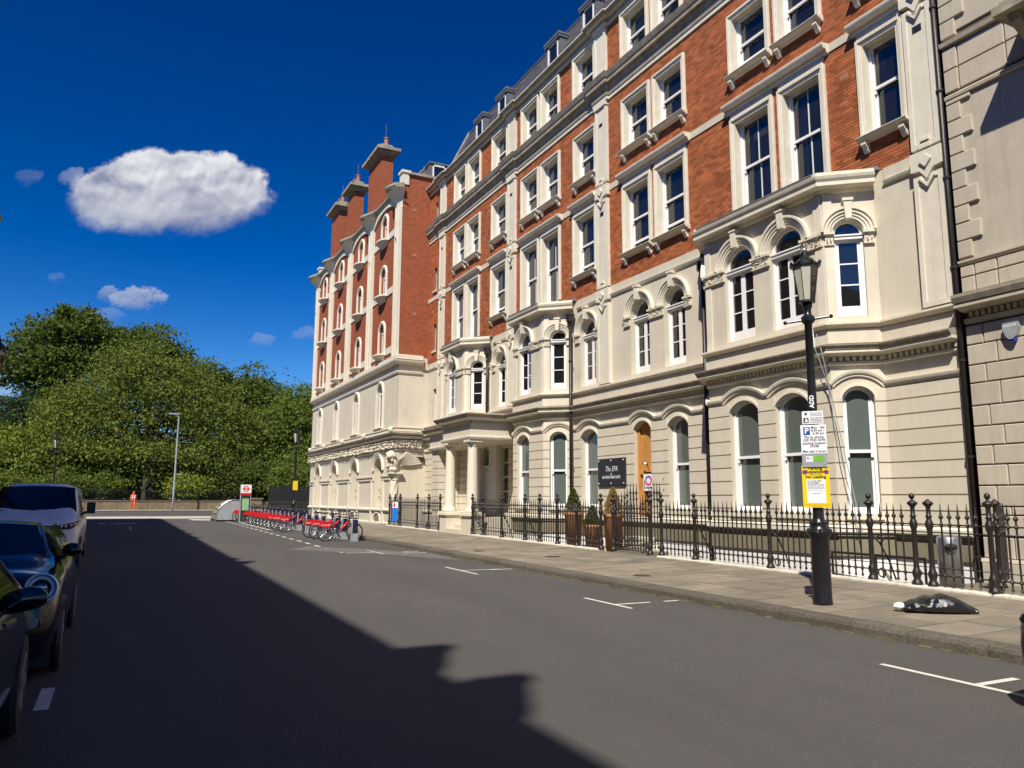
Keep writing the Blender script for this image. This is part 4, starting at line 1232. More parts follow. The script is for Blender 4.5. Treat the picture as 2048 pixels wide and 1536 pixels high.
# --- rainwater pipes
def pipe(y, x, z0, z1, hop=None, lab='downpipe'):
    p = thing('downpipe', tuple(Vector((x, y, z0)) - abs_loc(B)), None, None); p.parent = B
    mb = MB(); mb.tube([(x, y, z0), (x, y, z1)], .055, 10)
    mb.build('pipe', M['black'], p, True)
    mb = MB()
    z = z0 + .4
    while z < z1: mb.lathe([(.056, 0), (.075, .01), (.075, .05), (.056, .06)], (x, y, z), 10); z += 1.8
    mb.build('pipe_collar', M['black'], p)
    if hop:
        mb = MB(); mb.lathe([(.06, 0), (.10, .12), (.15, .16), (.15, .34), (.17, .36), (.17, .40)], (x, y, z1 - .05), 8); mb.build('hopper', M['black'], p)
pipe(16.08, 13.86, -.8, 7.75, True)
pipe(23.02, 13.80, .6, 7.75, True)
pipe(29.98, 13.80, 5.3, 7.75, True)
pipe(9.02, 13.93, .2, 15.0)
mb = MB(); mb.fbox(FM, 15.95, 16.0, 7.75, 8.6, .06, .12); mb.fbox(FM, 16.12, 16.17, 7.75, 8.5, .06, .12); mb.build('lead_spout', M['black'], B)
# trailing cables down the bay
mb = MB()
mb.tube([(12.95, 11.6, 5.3), (12.82, 11.45, 4.8), (13.05, 11.35, 4.0), (13.1, 11.2, 2.6), (13.2, 10.95, 1.2)], .010, 5)
mb.tube([(12.95, 11.5, 5.1), (12.85, 11.3, 4.7), (13.1, 11.25, 3.4), (13.15, 11.05, 2.2), (13.2, 10.85, 1.0)], .010, 5)
mb.build('loose_cable', M['galv'], B)

# ---------------------------------------------------------------- portico
PX = 11.85
po = thing('portico', tuple(Vector((PX, 28.1, .3)) - abs_loc(B)), None, None); po.parent = B
g0 = pz(PX, 28)
for y in (26.98, 29.18):
    mb = MB(); mb.box(PX - .30, PX + .30, y - .32, y + .32, g0 - .2, 1.02); mb.build('pedestal', M['stone'], po)
    mb = MB(); mb.box(PX - .37, PX + .37, y - .39, y + .39, 1.02, 1.10); mb.box(PX - .33, PX + .33, y - .35, y + .35, 1.10, 1.17); mb.build('pedestal_cap', M['trim'], po)
    mb = MB(); mb.lathe([(.28, 1.17), (.28, 1.22), (.25, 1.24), (.26, 1.29), (.22, 1.33), (.215, 1.4), (.205, 2.4), (.185, 3.58), (.185, 3.62), (.21, 3.64), (.21, 3.67), (.185, 3.69)], (PX, y, 0), 24); mb.build('column', M['trim'], po, True)
    mb = MB(); mb.lathe([(.185, 3.69), (.235, 3.74), (.25, 3.78)], (PX, y, 0), 24); mb.box(PX - .27, PX + .27, y - .27, y + .27, 3.78, 3.86); mb.build('capital', M['trim'], po)
mb = MB(); mb.box(13.80, 13.965, 28.98, 29.72, .95, 3.72); mb.build('pilaster', M['trim'], po)
mb = MB(); mb.box(13.74, 13.965, 28.92, 29.78, 3.72, 3.86); mb.build('pilaster_cap', M['trim'], po)
for z0, z1 in zip(ZC[:-1], ZC[1:]):
    mb = MB(); mb.box(12.95, 13.95, 33.35, 34.2, z0 + .014, z1 - .014); mb.build('stone_course', M['stone'], po)
mb = MB(); mb.box(12.98, 13.95, 33.38, 34.17, -.2, 3.95); mb.build('pier_core', M['stucco'], po)
pp = [(FAC, 26.72), (PX - .22, 26.72), (PX - .22, 29.50), (12.86, 29.50), (12.86, 34.3), (FAC, 34.3)]
mb = MB(); mb.face([(x, y, 3.86) for x, y in pp]); mb.face([(x, y, 4.50) for x, y in pp])
for p, q in zip(pp[:-1], pp[1:]): mb.face([(p[0], p[1], 3.86), (q[0], q[1], 3.86), (q[0], q[1], 4.5), (p[0], p[1], 4.5)])
mb.build('entablature', M['stucco'], po)
mb = MB(); mb.plan(pp, [(0, 3.87), (.05, 3.88), (.08, 3.95), (.08, 4.0), (.0, 4.02)]); mb.build('string_course', M['trim'], po)
den = MB()
for p, q in zip(pp[:-1], pp[1:]): dentils(p, q, 4.50, 4.59, .075, .12)
o = den.build('dentil_row', M['trim'], po); o['kind'] = 'stuff'
mb = MB(); mb.plan(pp, [(0, 4.495), (0, 4.59), (.10, 4.60), (.24, 4.66), (.24, 4.70), (0, 4.70)]); mb.build('cornice_soffit', M['trim'], po)
mb = MB(); mb.plan(pp, [(0, 4.5), (0, 4.702), (.26, 4.702), (.32, 4.80), (.32, 4.83), (0, 4.90)]); mb.build('cornice_top', M['grime'], po)
mb = MB(); mb.face([(x, y, 4.895) for x, y in pp]); mb.build('portico_roof', M['grime'], po)
for k in range(3):
    mb = MB(); x0 = PX - .32 + k * .30; mb.box(x0, x0 + .33, 27.3, 28.86, g0 - .2, g0 + .16 * (k + 1)); mb.build('step', M['stone'], po)
mb = MB(); mb.box(PX + .55, 14.3, 26.7, 34.2, -.2, g0 + .60); mb.build('porch_floor', M['stone'], po)
# door with a louvred fan inside the porch
dz = .95
FP = Fr((14.0, 0, 0), (0, 1, 0), (-1, 0, 0)); c0, c1 = porch_hole['u0'], porch_hole['u1']; cm = (c0 + c1) / 2
mb = MB(); panel(mb, FP, H(c0, c1, dz, 3.02), -.20); mb.build('door', M['door'], po)
for q in ((c0 + .1, cm - .05, 1.1, 2.0), (cm + .05, c1 - .1, 1.1, 2.0), (c0 + .1, cm - .05, 2.1, 2.85), (cm + .05, c1 - .1, 2.1, 2.85)):
    mb = MB(); mb.fbox(FP, q[0], q[1], q[2], q[3], -.2, -.185); mb.build('door_panel', M['door'], po)
mb = MB(); panel(mb, FP, H(c0, c1, 3.02, 3.42, .58), -.28); mb.build('louvre_backing', M['dark'], po)
mb = MB(); mb.fbox(FP, c0, c1, 3.0, 3.08, -.22, -.1); mb.build('door_transom', M['stucco'], po)
for k in range(11):
    z = 3.10 + k * .085; half = .57 if z < 3.42 else math.sqrt(max(0.01, 1 - ((z - 3.42) / .58) ** 2)) * .57
    mb = MB(); mb.face([FP(cm - half, z, -.20), FP(cm + half, z, -.20), FP(cm + half, z + .04, -.16), FP(cm - half, z + .04, -.16)]); mb.build('louvre_slat', M['grime'], po)
# narrow dark light beside the porch pilaster
hw = ground_main[2]
pw0 = thing('porch_window', tuple(FM(28.57, 1.37, 0) - abs_loc(B)), None, None); pw0.parent = B
for k in range(4):
    q0, q1 = 1.37 + k * .59, 1.37 + (k + 1) * .59
    mb = MB(); panel(mb, FM, H(hw['u0'] + .03, hw['u1'] - .03, q0 + .02, q1 - .02), -.12); mb.build('pane', M['glass'], pw0)
    mb = MB(); mb.fbox(FM, hw['u0'], hw['u1'], q0 - .02, q0 + .02, -.14, -.1); mb.build('glazing_bar', M['white'], pw0)
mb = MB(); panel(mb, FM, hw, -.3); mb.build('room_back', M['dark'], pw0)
# ------------------------------------------------------------------ corner building with chimneys
TX, TY0, TY1 = 12.4, 37.9, 57.7
C = thing('corner_building', (TX, 47.8, 0), 'tall red brick corner building with cream ribs and three chimney stacks at the park end', 'building')
FT = Fr((TX, 0, 0), (0, 1, 0), (-1, 0, 0))
FS = Fr((TX, TY0, 0), (1, 0, 0), (0, -1, 0))          # flank facing the camera: u from the front corner
TP = [(37.9, 38.75), (42.85, 43.75), (47.62, 48.52), (52.5, 53.4), (56.95, 57.7)]
TW = [40.85, 45.65, 50.5, 55.15]
RZ = [(15.95, 16.95), (12.75, 13.95), (9.45, 10.75)]
th = []
for c in TW:
    for z0, z1 in RZ: th.append(H(c - .46, c + .46, z0, z1, .46))
t5 = [H(c - .5, c + .5, 5.45, 7.35, .5) for c in TW]
t6 = [H(c - .72, c + .72, 1.25, 3.15, .72) for c in TW]
mb = MB(); wall(mb, FT, TY0, TY1, 8.95, 18.1, th, .25); mb.build('brick_wall', M['farbrick'], C)
mb = MB(); wall(mb, FT, TY0, TY1, 4.9, 8.95, t5, .25); mb.build('stucco_wall', M['stucco'], C)
mb = MB(); wall(mb, FT, TY0, TY1, -.2, 4.9, t6, .5); mb.build('stucco_wall', M['stucco'], C)
mb = MB(); mb.fbox(FS, .02, 1.62, 8.95, 18.9, -.4, 0); mb.build('flank_wall', M['farbrick'], C)
mb = MB(); mb.fbox(FS, .02, 1.62, -.2, 8.95, -.4, .004); mb.build('flank_stucco', M['stucco'], C)
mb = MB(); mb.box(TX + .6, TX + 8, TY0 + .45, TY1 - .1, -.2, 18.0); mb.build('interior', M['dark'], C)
mb = MB(); mb.box(TX + .3, TX + 8, TY1 - .3, TY1, -.2, 18.6); mb.build('end_wall', M['farbrick'], C)
mb = MB(); mb.box(14.02, 22, TY0 - .05, TY0 + .3, -.2, 18.9); mb.build('rear_wall', M['farbrick'], C)
for (u, z) in ((.55, 16.9), (.62, 14.4), (.7, 11.2)):
    mb = MB(); mb.fbox(FS, u, u + .22, z, z + .14, 0, .012)
    for k in range(3): mb.fbox(FS, u + .025 + k * .065, u + .06 + k * .065, z + .02, z + .12, .012, .013)
    mb.build('air_brick', M['terracotta'], C)
def twindow(F, h, curt=True, cat='arched_window'):
    win = thing(cat, tuple(F((h['u0'] + h['u1']) / 2, h['z0'], 0) - abs_loc(C)), None, None); win.parent = C
    u0, u1, z0, z1, r_ = h['u0'], h['u1'], h['z0'], h['z1'], h['rise']
    mb = MB(); g = dict(h); g['rise'] = r_
    o = [(u0, z0)] + arch_pts(h) + [(u1, z0)]
    mb.sweep(F, o, [(0, 0), (0, .06), (.06, .09), (.12, .09), (.19, .05), (.19, 0)]); mb.build('surround', M['trim'], win)
    mb = MB(); mb.sweep(F, o, [(-.05, -.2), (-.05, -.12), (0, -.12), (0, -.2)]); zt = z1 - .05
    mb.fbox(F, u0, u1, zt, zt + .07, -.2, -.11); mb.fbox(F, u0, u1, z0, z0 + .09, -.2, -.11)
    c = (u0 + u1) / 2; mb.fbox(F, c - .03, c + .03, z0, zt, -.19, -.12); mb.build('window_frame', M['white'], win)
    for x0, x1 in ((u0 + .05, c - .03), (c + .03, u1 - .05)):
        mb = MB(); panel(mb, F, H(x0, x1, z0 + .09, zt), -.16); mb.build('pane', M['glass'], win)
    mb = MB(); g = H(u0 + .05, u1 - .05, zt + .07, z1, r_ - .05); panel(mb, F, g, -.16); mb.build('pane', M['glass'], win)
    if curt:
        mb = MB(); mb.face([F(u0, z0, -.34), F(u1, z0, -.34), F(u1, z1 + r_, -.34), F(u0, z1 + r_, -.34)]); mb.build('blind', M['curtain'], win)
    return win
for h in th:
    win = twindow(FT, h)
    # bowed sill
    c = (h['u0'] + h['u1']) / 2; z = h['z0']
    mb = MB(); k = 8; up, dn = [], []
    pl_ = [(c - .78 * math.cos(math.pi * i / k), .06 + .42 * math.sin(math.pi * i / k)) for i in range(k + 1)]
    rr = []
    for z_, s in ((z - .34, .25), (z - .2, .62), (z - .1, .95), (z - .08, 1.0), (z, 1.0), (z + .01, .9)):
        rr.append([FT(c + (u - c) * (.6 + .4 * s), z_, n_ * s) for u, n_ in pl_])
    mb.rings(rr, False, False); mb.face(rr[-1]); mb.face(rr[0]); mb.build('bowed_sill', M['trim'], win)
for h in t5:
    win = twindow(FT, h, True)
    mb = MB(); mb.fbox(FT, h['u0'] - .2, h['u1'] + .2, h['z0'] - .22, h['z0'] - .06, 0, .14); mb.fbox(FT, h['u0'] - .25, h['u1'] + .25, h['z0'] - .06, h['z0'], 0, .2); mb.build('window_sill', M['trim'], win)
for h in t6:
    win = thing('shop_arch', tuple(FT((h['u0'] + h['u1']) / 2, h['z0'], 0) - abs_loc(C)), None, None); win.parent = C
    mb = MB(); mb.sweep(FT, arch_pts(h, 18), [(0, 0), (0, .05), (.08, .05), (.10, .09), (.2, .09), (.2, .12), (.28, .12), (.28, 0)]); mb.build('archivolt', M['trim'], win)
    mb = MB(); g = H(h['u0'], h['u1'], h['z0'], h['z1'], h['rise']); panel(mb, FT, g, -.48); mb.build('recess_panel', M['stucco'], win)
    mb = MB(); c = (h['u0'] + h['u1']) / 2
    mb.fbox(FT, c - .35, c + .35, 1.5, 2.7, -.48, -.42); mb.build('blind', M['white'], win)
    mb = MB()
    for z in (1.75, 2.15): mb.fbox(FT, h['u0'], h['u1'], z, z + .03, -.30, -.27)
    mb.fbox(FT, c - .02, c + .02, 1.25, 3.0, -.30, -.27); mb.build('glazing_bar', M['grime'], win)
    mb = MB(); mb.sweep(FT, [(c - .5, gz(c) + .05)] + [(c - .5 * math.cos(math.pi * i / 8), .55 + .35 * math.sin(math.pi * i / 8)) for i in range(9)] + [(c + .5, gz(c) + .05)], [(0, 0), (0, .05), (.1, .05), (.1, 0)])
    mb.build('cellar_arch', M['trim'], win)
    mb = MB(); panel(mb, FT, H(c - .48, c + .48, gz(c), .55, .35), .004); mb.build('cellar_opening', M['olive'], win)
# impost string, plinth, base mouldings
segs = []; x = TY0
for h in t6: segs.append((x, h['u0'] - .02)); x = h['u1'] + .02
segs.append((x, TY1))
mb = MB()
for a, c in segs: mb.sweep(FT, [(a, 2.72), (c, 2.72)], [(-.12, 0), (-.12, .05), (-.08, .07), (-.06, .07), (.05, .07), (.07, .12), (.12, .13), (.12, 0)])
mb.build('impost_string', M['trim'], C)
mb = MB(); mb.plan([(TX + .3, TY0), (TX, TY0), (TX, TY1)], [(0, 1.02), (.10, 1.04), (.10, 1.12), (.04, 1.16), (0, 1.18)]); mb.plan([(TX + .3, TY0), (TX, TY0), (TX, TY1)], [(0, -.1), (.08, -.1), (.08, .42), (.05, .46), (0, .46)]); mb.build('plinth_mould', M['trim'], C)
for h in t6:
    for u in (h['u0'] - .42, h['u1'] + .22):
        mb = MB(); mb.fbox(FT, u, u + .2, .46, 2.6, 0, .09); mb.build('pier', M['trim'], C)
# carved frieze and its cornice
rp = [(TX + 1.35, TY0), (TX, TY0), (TX, TY1)]
mb = MB(); mb.plan(rp, [(0, 4.08), (.06, 4.1), (.06, 4.16), (.0, 4.18)]); mb.plan(rp, [(0, 4.66), (.14, 4.68), (.34, 4.76), (.36, 4.82), (.0, 4.86)]); mb.build('frieze_mould', M['trim'], C)
mb = MB(); mb.plan(rp, [(0, 4.86), (.40, 4.86), (.44, 4.96), (.0, 5.06)]); mb.build('cornice_top', M['grime'], C)
mb = MB(); mb.plan(rp, [(0, 5.06), (.10, 5.06), (.10, 5.24), (.14, 5.24), (.14, 5.29), (0, 5.29)]); mb.build('blocking_course', M['trim'], C)
mb = MB(); mb.plan(rp, [(0, 4.2), (.10, 4.2), (.18, 4.62), (0, 4.62)]); mb.build('frieze_ground', M['frieze'], C)
mb = MB(); carve(mb, Fr((TX - .12, 0, 0), (0, 1, 0), (-1, 0, 0)), TY0 - .1, TY1, 4.2, 4.64, .14, 5, .12); carve(mb, Fr((TX, TY0 - .12, 0), (1, 0, 0), (0, -1, 0)), -.1, 1.3, 4.2, 4.64, .14, 6, .12)
o = mb.build('carved_frieze', M['frieze'], C); o['kind'] = 'stuff'
for c in [u for p in TP for u in [(p[0] + p[1]) / 2]]:
    mb = MB(); mb.ball(FT(c, 5.17, .16), .16, 8, 6); mb.build('lion_mask', M['frieze'], C)
# belt between stucco and brick
rb = [(TX + 1.3, TY0), (TX, TY0), (TX, TY1)]
mb = MB(); mb.plan(rb, [(0, 8.05), (.06, 8.06), (.09, 8.14), (.09, 8.2), (0, 8.22)]); mb.plan(rb, [(0, 8.55), (.10, 8.57), (.28, 8.66), (.30, 8.74), (0, 8.80)]); mb.build('belt_cornice', M['trim'], C)
mb = MB(); mb.plan(rb, [(0, 8.80), (.20, 8.80), (.20, 9.0), (.0, 9.06)]); mb.build('blocking_course', M['trim'], C)
# vertical ribs with flared heads
for a, c in TP:
    rb_ = thing('rib', tuple(FT((a + c) / 2, 9, 0) - abs_loc(C)), None, None); rb_.parent = C
    mb = MB(); mb.fbox(FT, a, c, 9.0, 17.3, 0, .14); mb.fbox(FT, a + .2, a + .32, 9.0, 17.3, .14, .2); mb.fbox(FT, c - .32, c - .2, 9.0, 17.3, .14, .2); mb.build('shaft', M['trim'], rb_)
    m_ = (a + c) / 2
    prof = [(17.0, .46, .15), (17.3, .47, .22), (17.55, .55, .34), (17.75, .70, .50), (17.88, .88, .66), (17.95, .95, .72)]
    rr = []
    for z, hw, n_ in prof: rr.append([FT(m_ - hw, z, 0), FT(m_ - hw * .8, z, n_ * .75), FT(m_, z, n_), FT(m_ + hw * .8, z, n_ * .75), FT(m_ + hw, z, 0)])
    mb = MB(); mb.rings(rr, False, False); mb.build('flared_head', M['trim'], rb_, True)
    mb = MB(); mb.fbox(FT, m_ - .07, m_ + .07, 15.3, 15.42, .2, .205); mb.build('air_vent', M['signblack'], rb_)
# bands between ribs and windows, arched panel heads
mb = MB()
for z0, z1 in RZ:
    x = TY0
    for i, c in enumerate(TW):
        mb.fbox(FT, TP[i][1], c - .62, z0 - .12, z0 + .24, 0, .05); mb.fbox(FT, c + .62, TP[i + 1][0], z0 - .12, z0 + .24, 0, .05)
mb.build('stucco_band', M['trim'], C)
mb = MB()
for i in range(4):
    u0, u1 = TP[i][1], TP[i + 1][0]; g = H(u0, u1, 16.9, 17.25, .55)
    p = arch_pts(g, 16); top = [(u1, 18.05), (u0, 18.05)]
    k = len(p)
    for j in range(k - 1):
        mb.face([FT(p[j][0], p[j][1], .10), FT(p[j + 1][0], p[j + 1][1], .10), FT(p[j + 1][0], 18.05, .10), FT(p[j][0], 18.05, .10)])
        mb.face([FT(p[j][0], p[j][1], 0), FT(p[j + 1][0], p[j + 1][1], 0), FT(p[j + 1][0], p[j + 1][1], .10), FT(p[j][0], p[j][1], .10)])
mb.build('arched_spandrel', M['trim'], C)
# undulating gutter
N_ = 120; ring = []
def wave(y):
    d = min(abs(y - (a + c) / 2) for a, c in TP)
    return .20 + .58 * math.exp(-(d / .85) ** 2)
for i in range(N_ + 1):
    y = TY0 - .25 + (TY1 + .3 - TY0 + .25) * i / N_; w_ = wave(y); dz = -.16 * (w_ - .2)
    ring.append([FT(y, 17.98 + dz, 0), FT(y, 17.98 + dz, w_ - .08), FT(y, 18.06 + dz, w_ - .02), FT(y, 18.12 + dz, w_ + .02), FT(y, 18.24 + dz, w_ + .05), FT(y, 18.27 + dz, w_ - .02), FT(y, 18.3, 0)])
mb = MB(); mb.rings(ring, True, True); mb.build('scalloped_gutter', M['grime'], C)
ring2 = [[FT(TY0 - .26 + (TY1 + .31 - TY0 + .25) * i / N_, z + 0, n_) for z, n_ in ((r_[3].z + .02, -r_[3].x + TX + .012), (r_[3].z + .07, -r_[3].x + TX + .03))] for i, r_ in enumerate(ring)]
mb = MB(); mb.rings(ring2, False, False); mb.build('gutter_bead', M['trim'], C)
# corner parapet block and flank coping
mb = MB(); mb.box(TX - .05, TX + .32, TY0 - .06, TY0 + .45, 18.3, 18.95); mb.box(TX - .12, TX + .4, TY0 - .12, TY0 + .52, 18.95, 19.08); mb.build('parapet_block', M['trim'], C)
mb = MB(); mb.box(TX - .05, TX + .32, TY1 - .5, TY1 + .05, 18.3, 18.85); mb.box(TX - .12, TX + .4, TY1 - .55, TY1 + .12, 18.85, 18.98); mb.build('parapet_block', M['trim'], C)
mb = MB(); mb.fbox(FS, .2, 2.0, 18.9, 18.98, -.45, .12); mb.fbox(FS, .2, 2.0, 18.98, 19.04, -.45, .08); mb.build('flank_coping', M['grime'], C)
# slate roof
rt = thing('slate_roof', tuple(Vector((TX + 1, 47, 18.2)) - abs_loc(C)), None, None); rt.parent = C
mb = MB(); p = [(TX + .25, TY0 + .1, 18.25), (TX + .25, TY1, 18.25), (TX + 1.9, TY1 - 1, 20.3), (TX + 1.9, TY0 + 1.1, 20.3), (TX + 9, TY0 + .1, 18.25), (TX + 9, TY0 + 1.1, 20.3), (TX + 9, TY1, 20.3)]
mb.face([p[0], p[1], p[2], p[3]]); mb.face([p[0], p[3], p[5], p[4]]); mb.face([p[3], p[2], p[6], p[5]]); mb.build('roof_slope', M['lead'], rt)
mb = MB()
for i in range(11):
    f0, f1 = i / 11, (i + 1.2) / 11
    x = 0
    a0 = Vector(p[0]).lerp(Vector(p[3]), f0); a1 = Vector(p[0]).lerp(Vector(p[3]), min(1, f1))
    ua = a0.x + (i % 2) * .15
    while ua < TX + 8.5:
        ub = ua + .29; mb.face([(ua, a0.y - .03, a0.z), (ub, a0.y - .03, a0.z), (ub, a1.y - .008, a1.z), (ua, a1.y - .008, a1.z)]); ua += .30
    ya = TY0 + .3 + f0 + (i % 2) * .15
    while ya < TY1 - 1:
        mb.face([(a0.x - .03, ya, a0.z), (a0.x - .03, ya + .29, a0.z), (a1.x - .008, ya + .29, a1.z), (a1.x - .008, ya, a1.z)]); ya += .30
o = mb.build('slate_courses', M['slate'], rt); o['kind'] = 'stuff'
mb = MB(); mb.tube([p[3], p[5]], .07, 8); mb.tube([p[3], p[2]], .07, 8); mb.tube([p[0], p[3]], .07, 8); mb.build('lead_ridge', M['lead'], rt)
FDm = Fr((0, TY0 + .12, 0), (1, 0, 0), (0, -1, 0))
mb = MB(); mb.fbox(FDm, TX + 1.55, TX + 1.67, 18.5, 19.85, -.5, 0); mb.fbox(FDm, TX + 2.5, TX + 2.62, 18.5, 19.85, -.5, 0); mb.fbox(FDm, TX + 1.5, TX + 2.7, 19.85, 19.95, -.9, .06); mb.build('dormer_cheek', M['lead'], rt)
mb = MB(); a, c = TX + 1.70, TX + 2.46
for q in ((a, a + .07, 18.65, 19.8), (c - .07, c, 18.65, 19.8), (a, c, 18.65, 18.73), (a, c, 19.72, 19.8)): mb.fbox(FDm, q[0], q[1], q[2], q[3], -.04, .04)
mb.build('dormer_frame', M['white'], rt)
mb = MB(); panel(mb, FDm, H(a, c, 18.65, 19.8), -.05); mb.build('dormer_pane', M['glass'], rt)
# chimneys
def chimney(y0, y1, x0, x1, zt, name):
    ch = thing('chimney', tuple(Vector(((x0 + x1) / 2, (y0 + y1) / 2, 18.3)) - abs_loc(C)), None, None); ch.parent = C
    mb = MB(); mb.box(x0, x1, y0, y1, 18.2, zt); mb.build('stack', M['farbrick'], ch)
    mb = MB(); mb.box(x0 - .02, x1 + .02, y0 - .03, y1 + .03, zt, zt + .10); 
    pl_ = [(x1, y0), (x0, y0), (x0, y1), (x1, y1)]
    mb.box(x0 - .14, x1 + .14, y0 - .14, y1 + .14, zt + .10, zt + .22); mb.box(x0 - .36, x1 + .36, y0 - .36, y1 + .36, zt + .22, zt + .40); mb.build('cap', M['grime'], ch)
    mb = MB(); mb.box(x0 + .02, x1 - .02, y0 + .1, y1 - .1, zt + .40, zt + .72); mb.build('pot_base', M['grime'], ch)
    k = max(2, int((y1 - y0) / .7))
    for i in range(k):
        yy = y0 + .35 + (y1 - y0 - .7) * i / (k - 1)
        mb = MB(); mb.lathe([(.15, 0), (.13, .06), (.12, .42), (.16, .44), (.16, .5)], ((x0 + x1) / 2, yy, zt + .72), 12); mb.build('chimney_pot', M['terracotta'], ch)
    mb = MB(); mb.tube([((x0 + x1) / 2, y0 + .45, zt + .7), ((x0 + x1) / 2, y0 + .45, zt + 2.1)], .018, 5); mb.tube([((x0 + x1) / 2, y1 - .3, zt + .4), ((x0 + x1) / 2, y1 - .3, zt + 1.5)], .018, 5); mb.build('lightning_rod', M['lead'], ch)
chimney(42.50, 45.2, 12.55, 13.25, 21.95, 'a')
chimney(48.60, 50.2, 12.55, 13.20, 21.95, 'b')
chimney(52.60, 54.7, 12.55, 13.18, 21.95, 'c')
# corner column and winged beast under the cornice
cc = thing('corner_column', tuple(Vector((TX - .02, TY0 + .2, .4)) - abs_loc(C)), None, None); cc.parent = C
mb = MB(); ring = []
cx_, cy_ = TX - .03, TY0 + .12
for i in range(41):
    z = .5 + 2.05 * i / 40; ring.append([(cx_ + (.215 + .022 * math.cos(6 * (2 * math.pi * k / 24) - z * 9)) * math.cos(2 * math.pi * k / 24), cy_ + (.215 + .022 * math.cos(6 * (2 * math.pi * k / 24) - z * 9)) * math.sin(2 * math.pi * k / 24), z) for k in range(24)])
mb.rings(ring, True, True); mb.build('twisted_shaft', M['trim'], cc, True)
mb = MB(); mb.lathe([(.22, 2.55), (.25, 2.6), (.24, 2.66), (.30, 2.85), (.32, 2.9)], (cx_, cy_, 0), 16); mb.box(cx_ - .36, cx_ + .36, cy_ - .36, cy_ + .36, 2.9, 3.0); mb.lathe([(.3, .2), (.3, .4), (.26, .45), (.22, .5)], (cx_, cy_, 0), 16); mb.build('column_capital', M['trim'], cc)
mb = MB()
def ell(c, r, s): mb.ball(c, r, 12, 8, s)
ell((cx_ - .12, cy_ - .12, 3.45), .36, (.85, .85, 1.25)); ell((cx_ - .26, cy_ - .26, 3.82), .24, (1, 1, 1)); ell((cx_ - .42, cy_ - .42, 3.74), .11, (1.2, 1.2, .8)); ell((cx_ - .18, cy_ - .18, 3.12), .24, (1, 1, .6))
for sx, sy in ((-1, .2), (.2, -1)): ell((cx_ + sx * .2 - .12, cy_ + sy * .2 - .12, 3.12), .12, (1, 1, 1.2))
for k in range(14):
    a = rnd.uniform(0, 6.3); ell((cx_ - .2 + .25 * math.cos(a), cy_ - .2 + .25 * math.sin(a), 3.5 + rnd.uniform(-.3, .4)), .07, (1, 1, 1.3))
mb.build('winged_beast_body', M['frieze'], cc, True)
def wing(F, s):
    mb = MB()
    for k in range(9):
        a = .25 + k * .13; l = 1.25 - .07 * k
        r0 = (.18, 3.35 + k * .03); e = (r0[0] + l * math.cos(a * .75 - .05), r0[1] + l * math.sin(a * .75 - .05) * .75)
        q = Vector((e[0] - r0[0], e[1] - r0[1])).normalized(); n_ = Vector((-q.y, q.x)) * .075
        pts = [(r0[0], r0[1]), (r0[0] + (e[0] - r0[0]) * .5 - n_.x, r0[1] + (e[1] - r0[1]) * .5 - n_.y), (e[0] - n_.x * .6, e[1] - n_.y * .6), (e[0], e[1]), (e[0] + n_.x * .6, e[1] + n_.y * .6), (r0[0] + (e[0] - r0[0]) * .5 + n_.x, r0[1] + (e[1] - r0[1]) * .5 + n_.y)]
        mb.prism(F, [(u * s if s < 0 else u, z) for u, z in pts], .06 + .018 * k, .14 + .018 * k)
    mb.build('wing', M['frieze'], cc)
wing(Fr((TX - .1, TY0, 0), (1, 0, 0), (0, -1, 0)), 1)
wing(Fr((TX, TY0 - .1, 0), (0, 1, 0), (-1, 0, 0)), 1)
mb = MB(); mb.fbox(FS, .95, 1.5, 3.55, 3.78, 0, .12); mb.build('dark_lamp_box', M['blackplastic'], C)
# the flank's lower door bay seen past the railings
mb = MB(); mb.fbox(FS, 1.1, 1.5, .4, 3.0, 0, .006); mb.build('side_door', M['stone'], C)

# ------------------------------------------------------------------ pale stone building at the near end
Nb = thing('stone_building', (FAC, 7.0, 0), 'pale ashlar building with quoins and a dentil cornice at the near end of the terrace', 'building')
FN = Fr((FAC + .02, 0, 0), (0, 1, 0), (-1, 0, 0))
ny0, ny1 = 1.5, 8.94
mb = MB(); mb.fbox(FN, ny0, ny1, -.3, 20, -.5, 0); mb.build('wall_core', M['neighgap'], Nb)
mb = MB(); mb.fbox(FN, ny0, ny1, 6.12, 9.35, -.02, .035); mb.fbox(FN, ny0, ny1, 10.75, 20, -.02, .035); mb.build('plain_ashlar', M['neigh'], Nb)
def blk(u0, u1, z0, z1, n1=.05, g=.011):
    mb = MB(); b_ = .012
    F_ = FN
    P = [F_(u, z, n_) for n_, d in ((0, 0), (n1 - b_, 0), (n1, b_)) for u, z in ((u0 + g + d, z0 + g + d), (u1 - g - d, z0 + g + d), (u1 - g - d, z1 - g - d), (u0 + g + d, z1 - g - d))]
    mb.rings([P[0:4], P[4:8], P[8:12]], True, True)
    mb.build('stone_block', M['neigh'], Nb)
zc = [.62, 1.38, 1.53, 1.90, 2.28, 2.58, 2.98, 3.35, 3.78, 4.08, 4.50, 4.88]
zc = [.62, 1.0, 1.38, 1.53, 1.905, 2.28, 2.63, 2.985, 3.36, 3.78, 4.12, 4.50, 4.87]
for i, (z0, z1) in enumerate(zip(zc[:-1], zc[1:])):
    x = ny1; first = .33 if i % 2 else .56
    w_ = first
    while x > ny0:
        blk(max(ny0, x - w_), x, z0, z1); x -= w_; w_ = .86 if z1 - z0 > .2 else 1.2
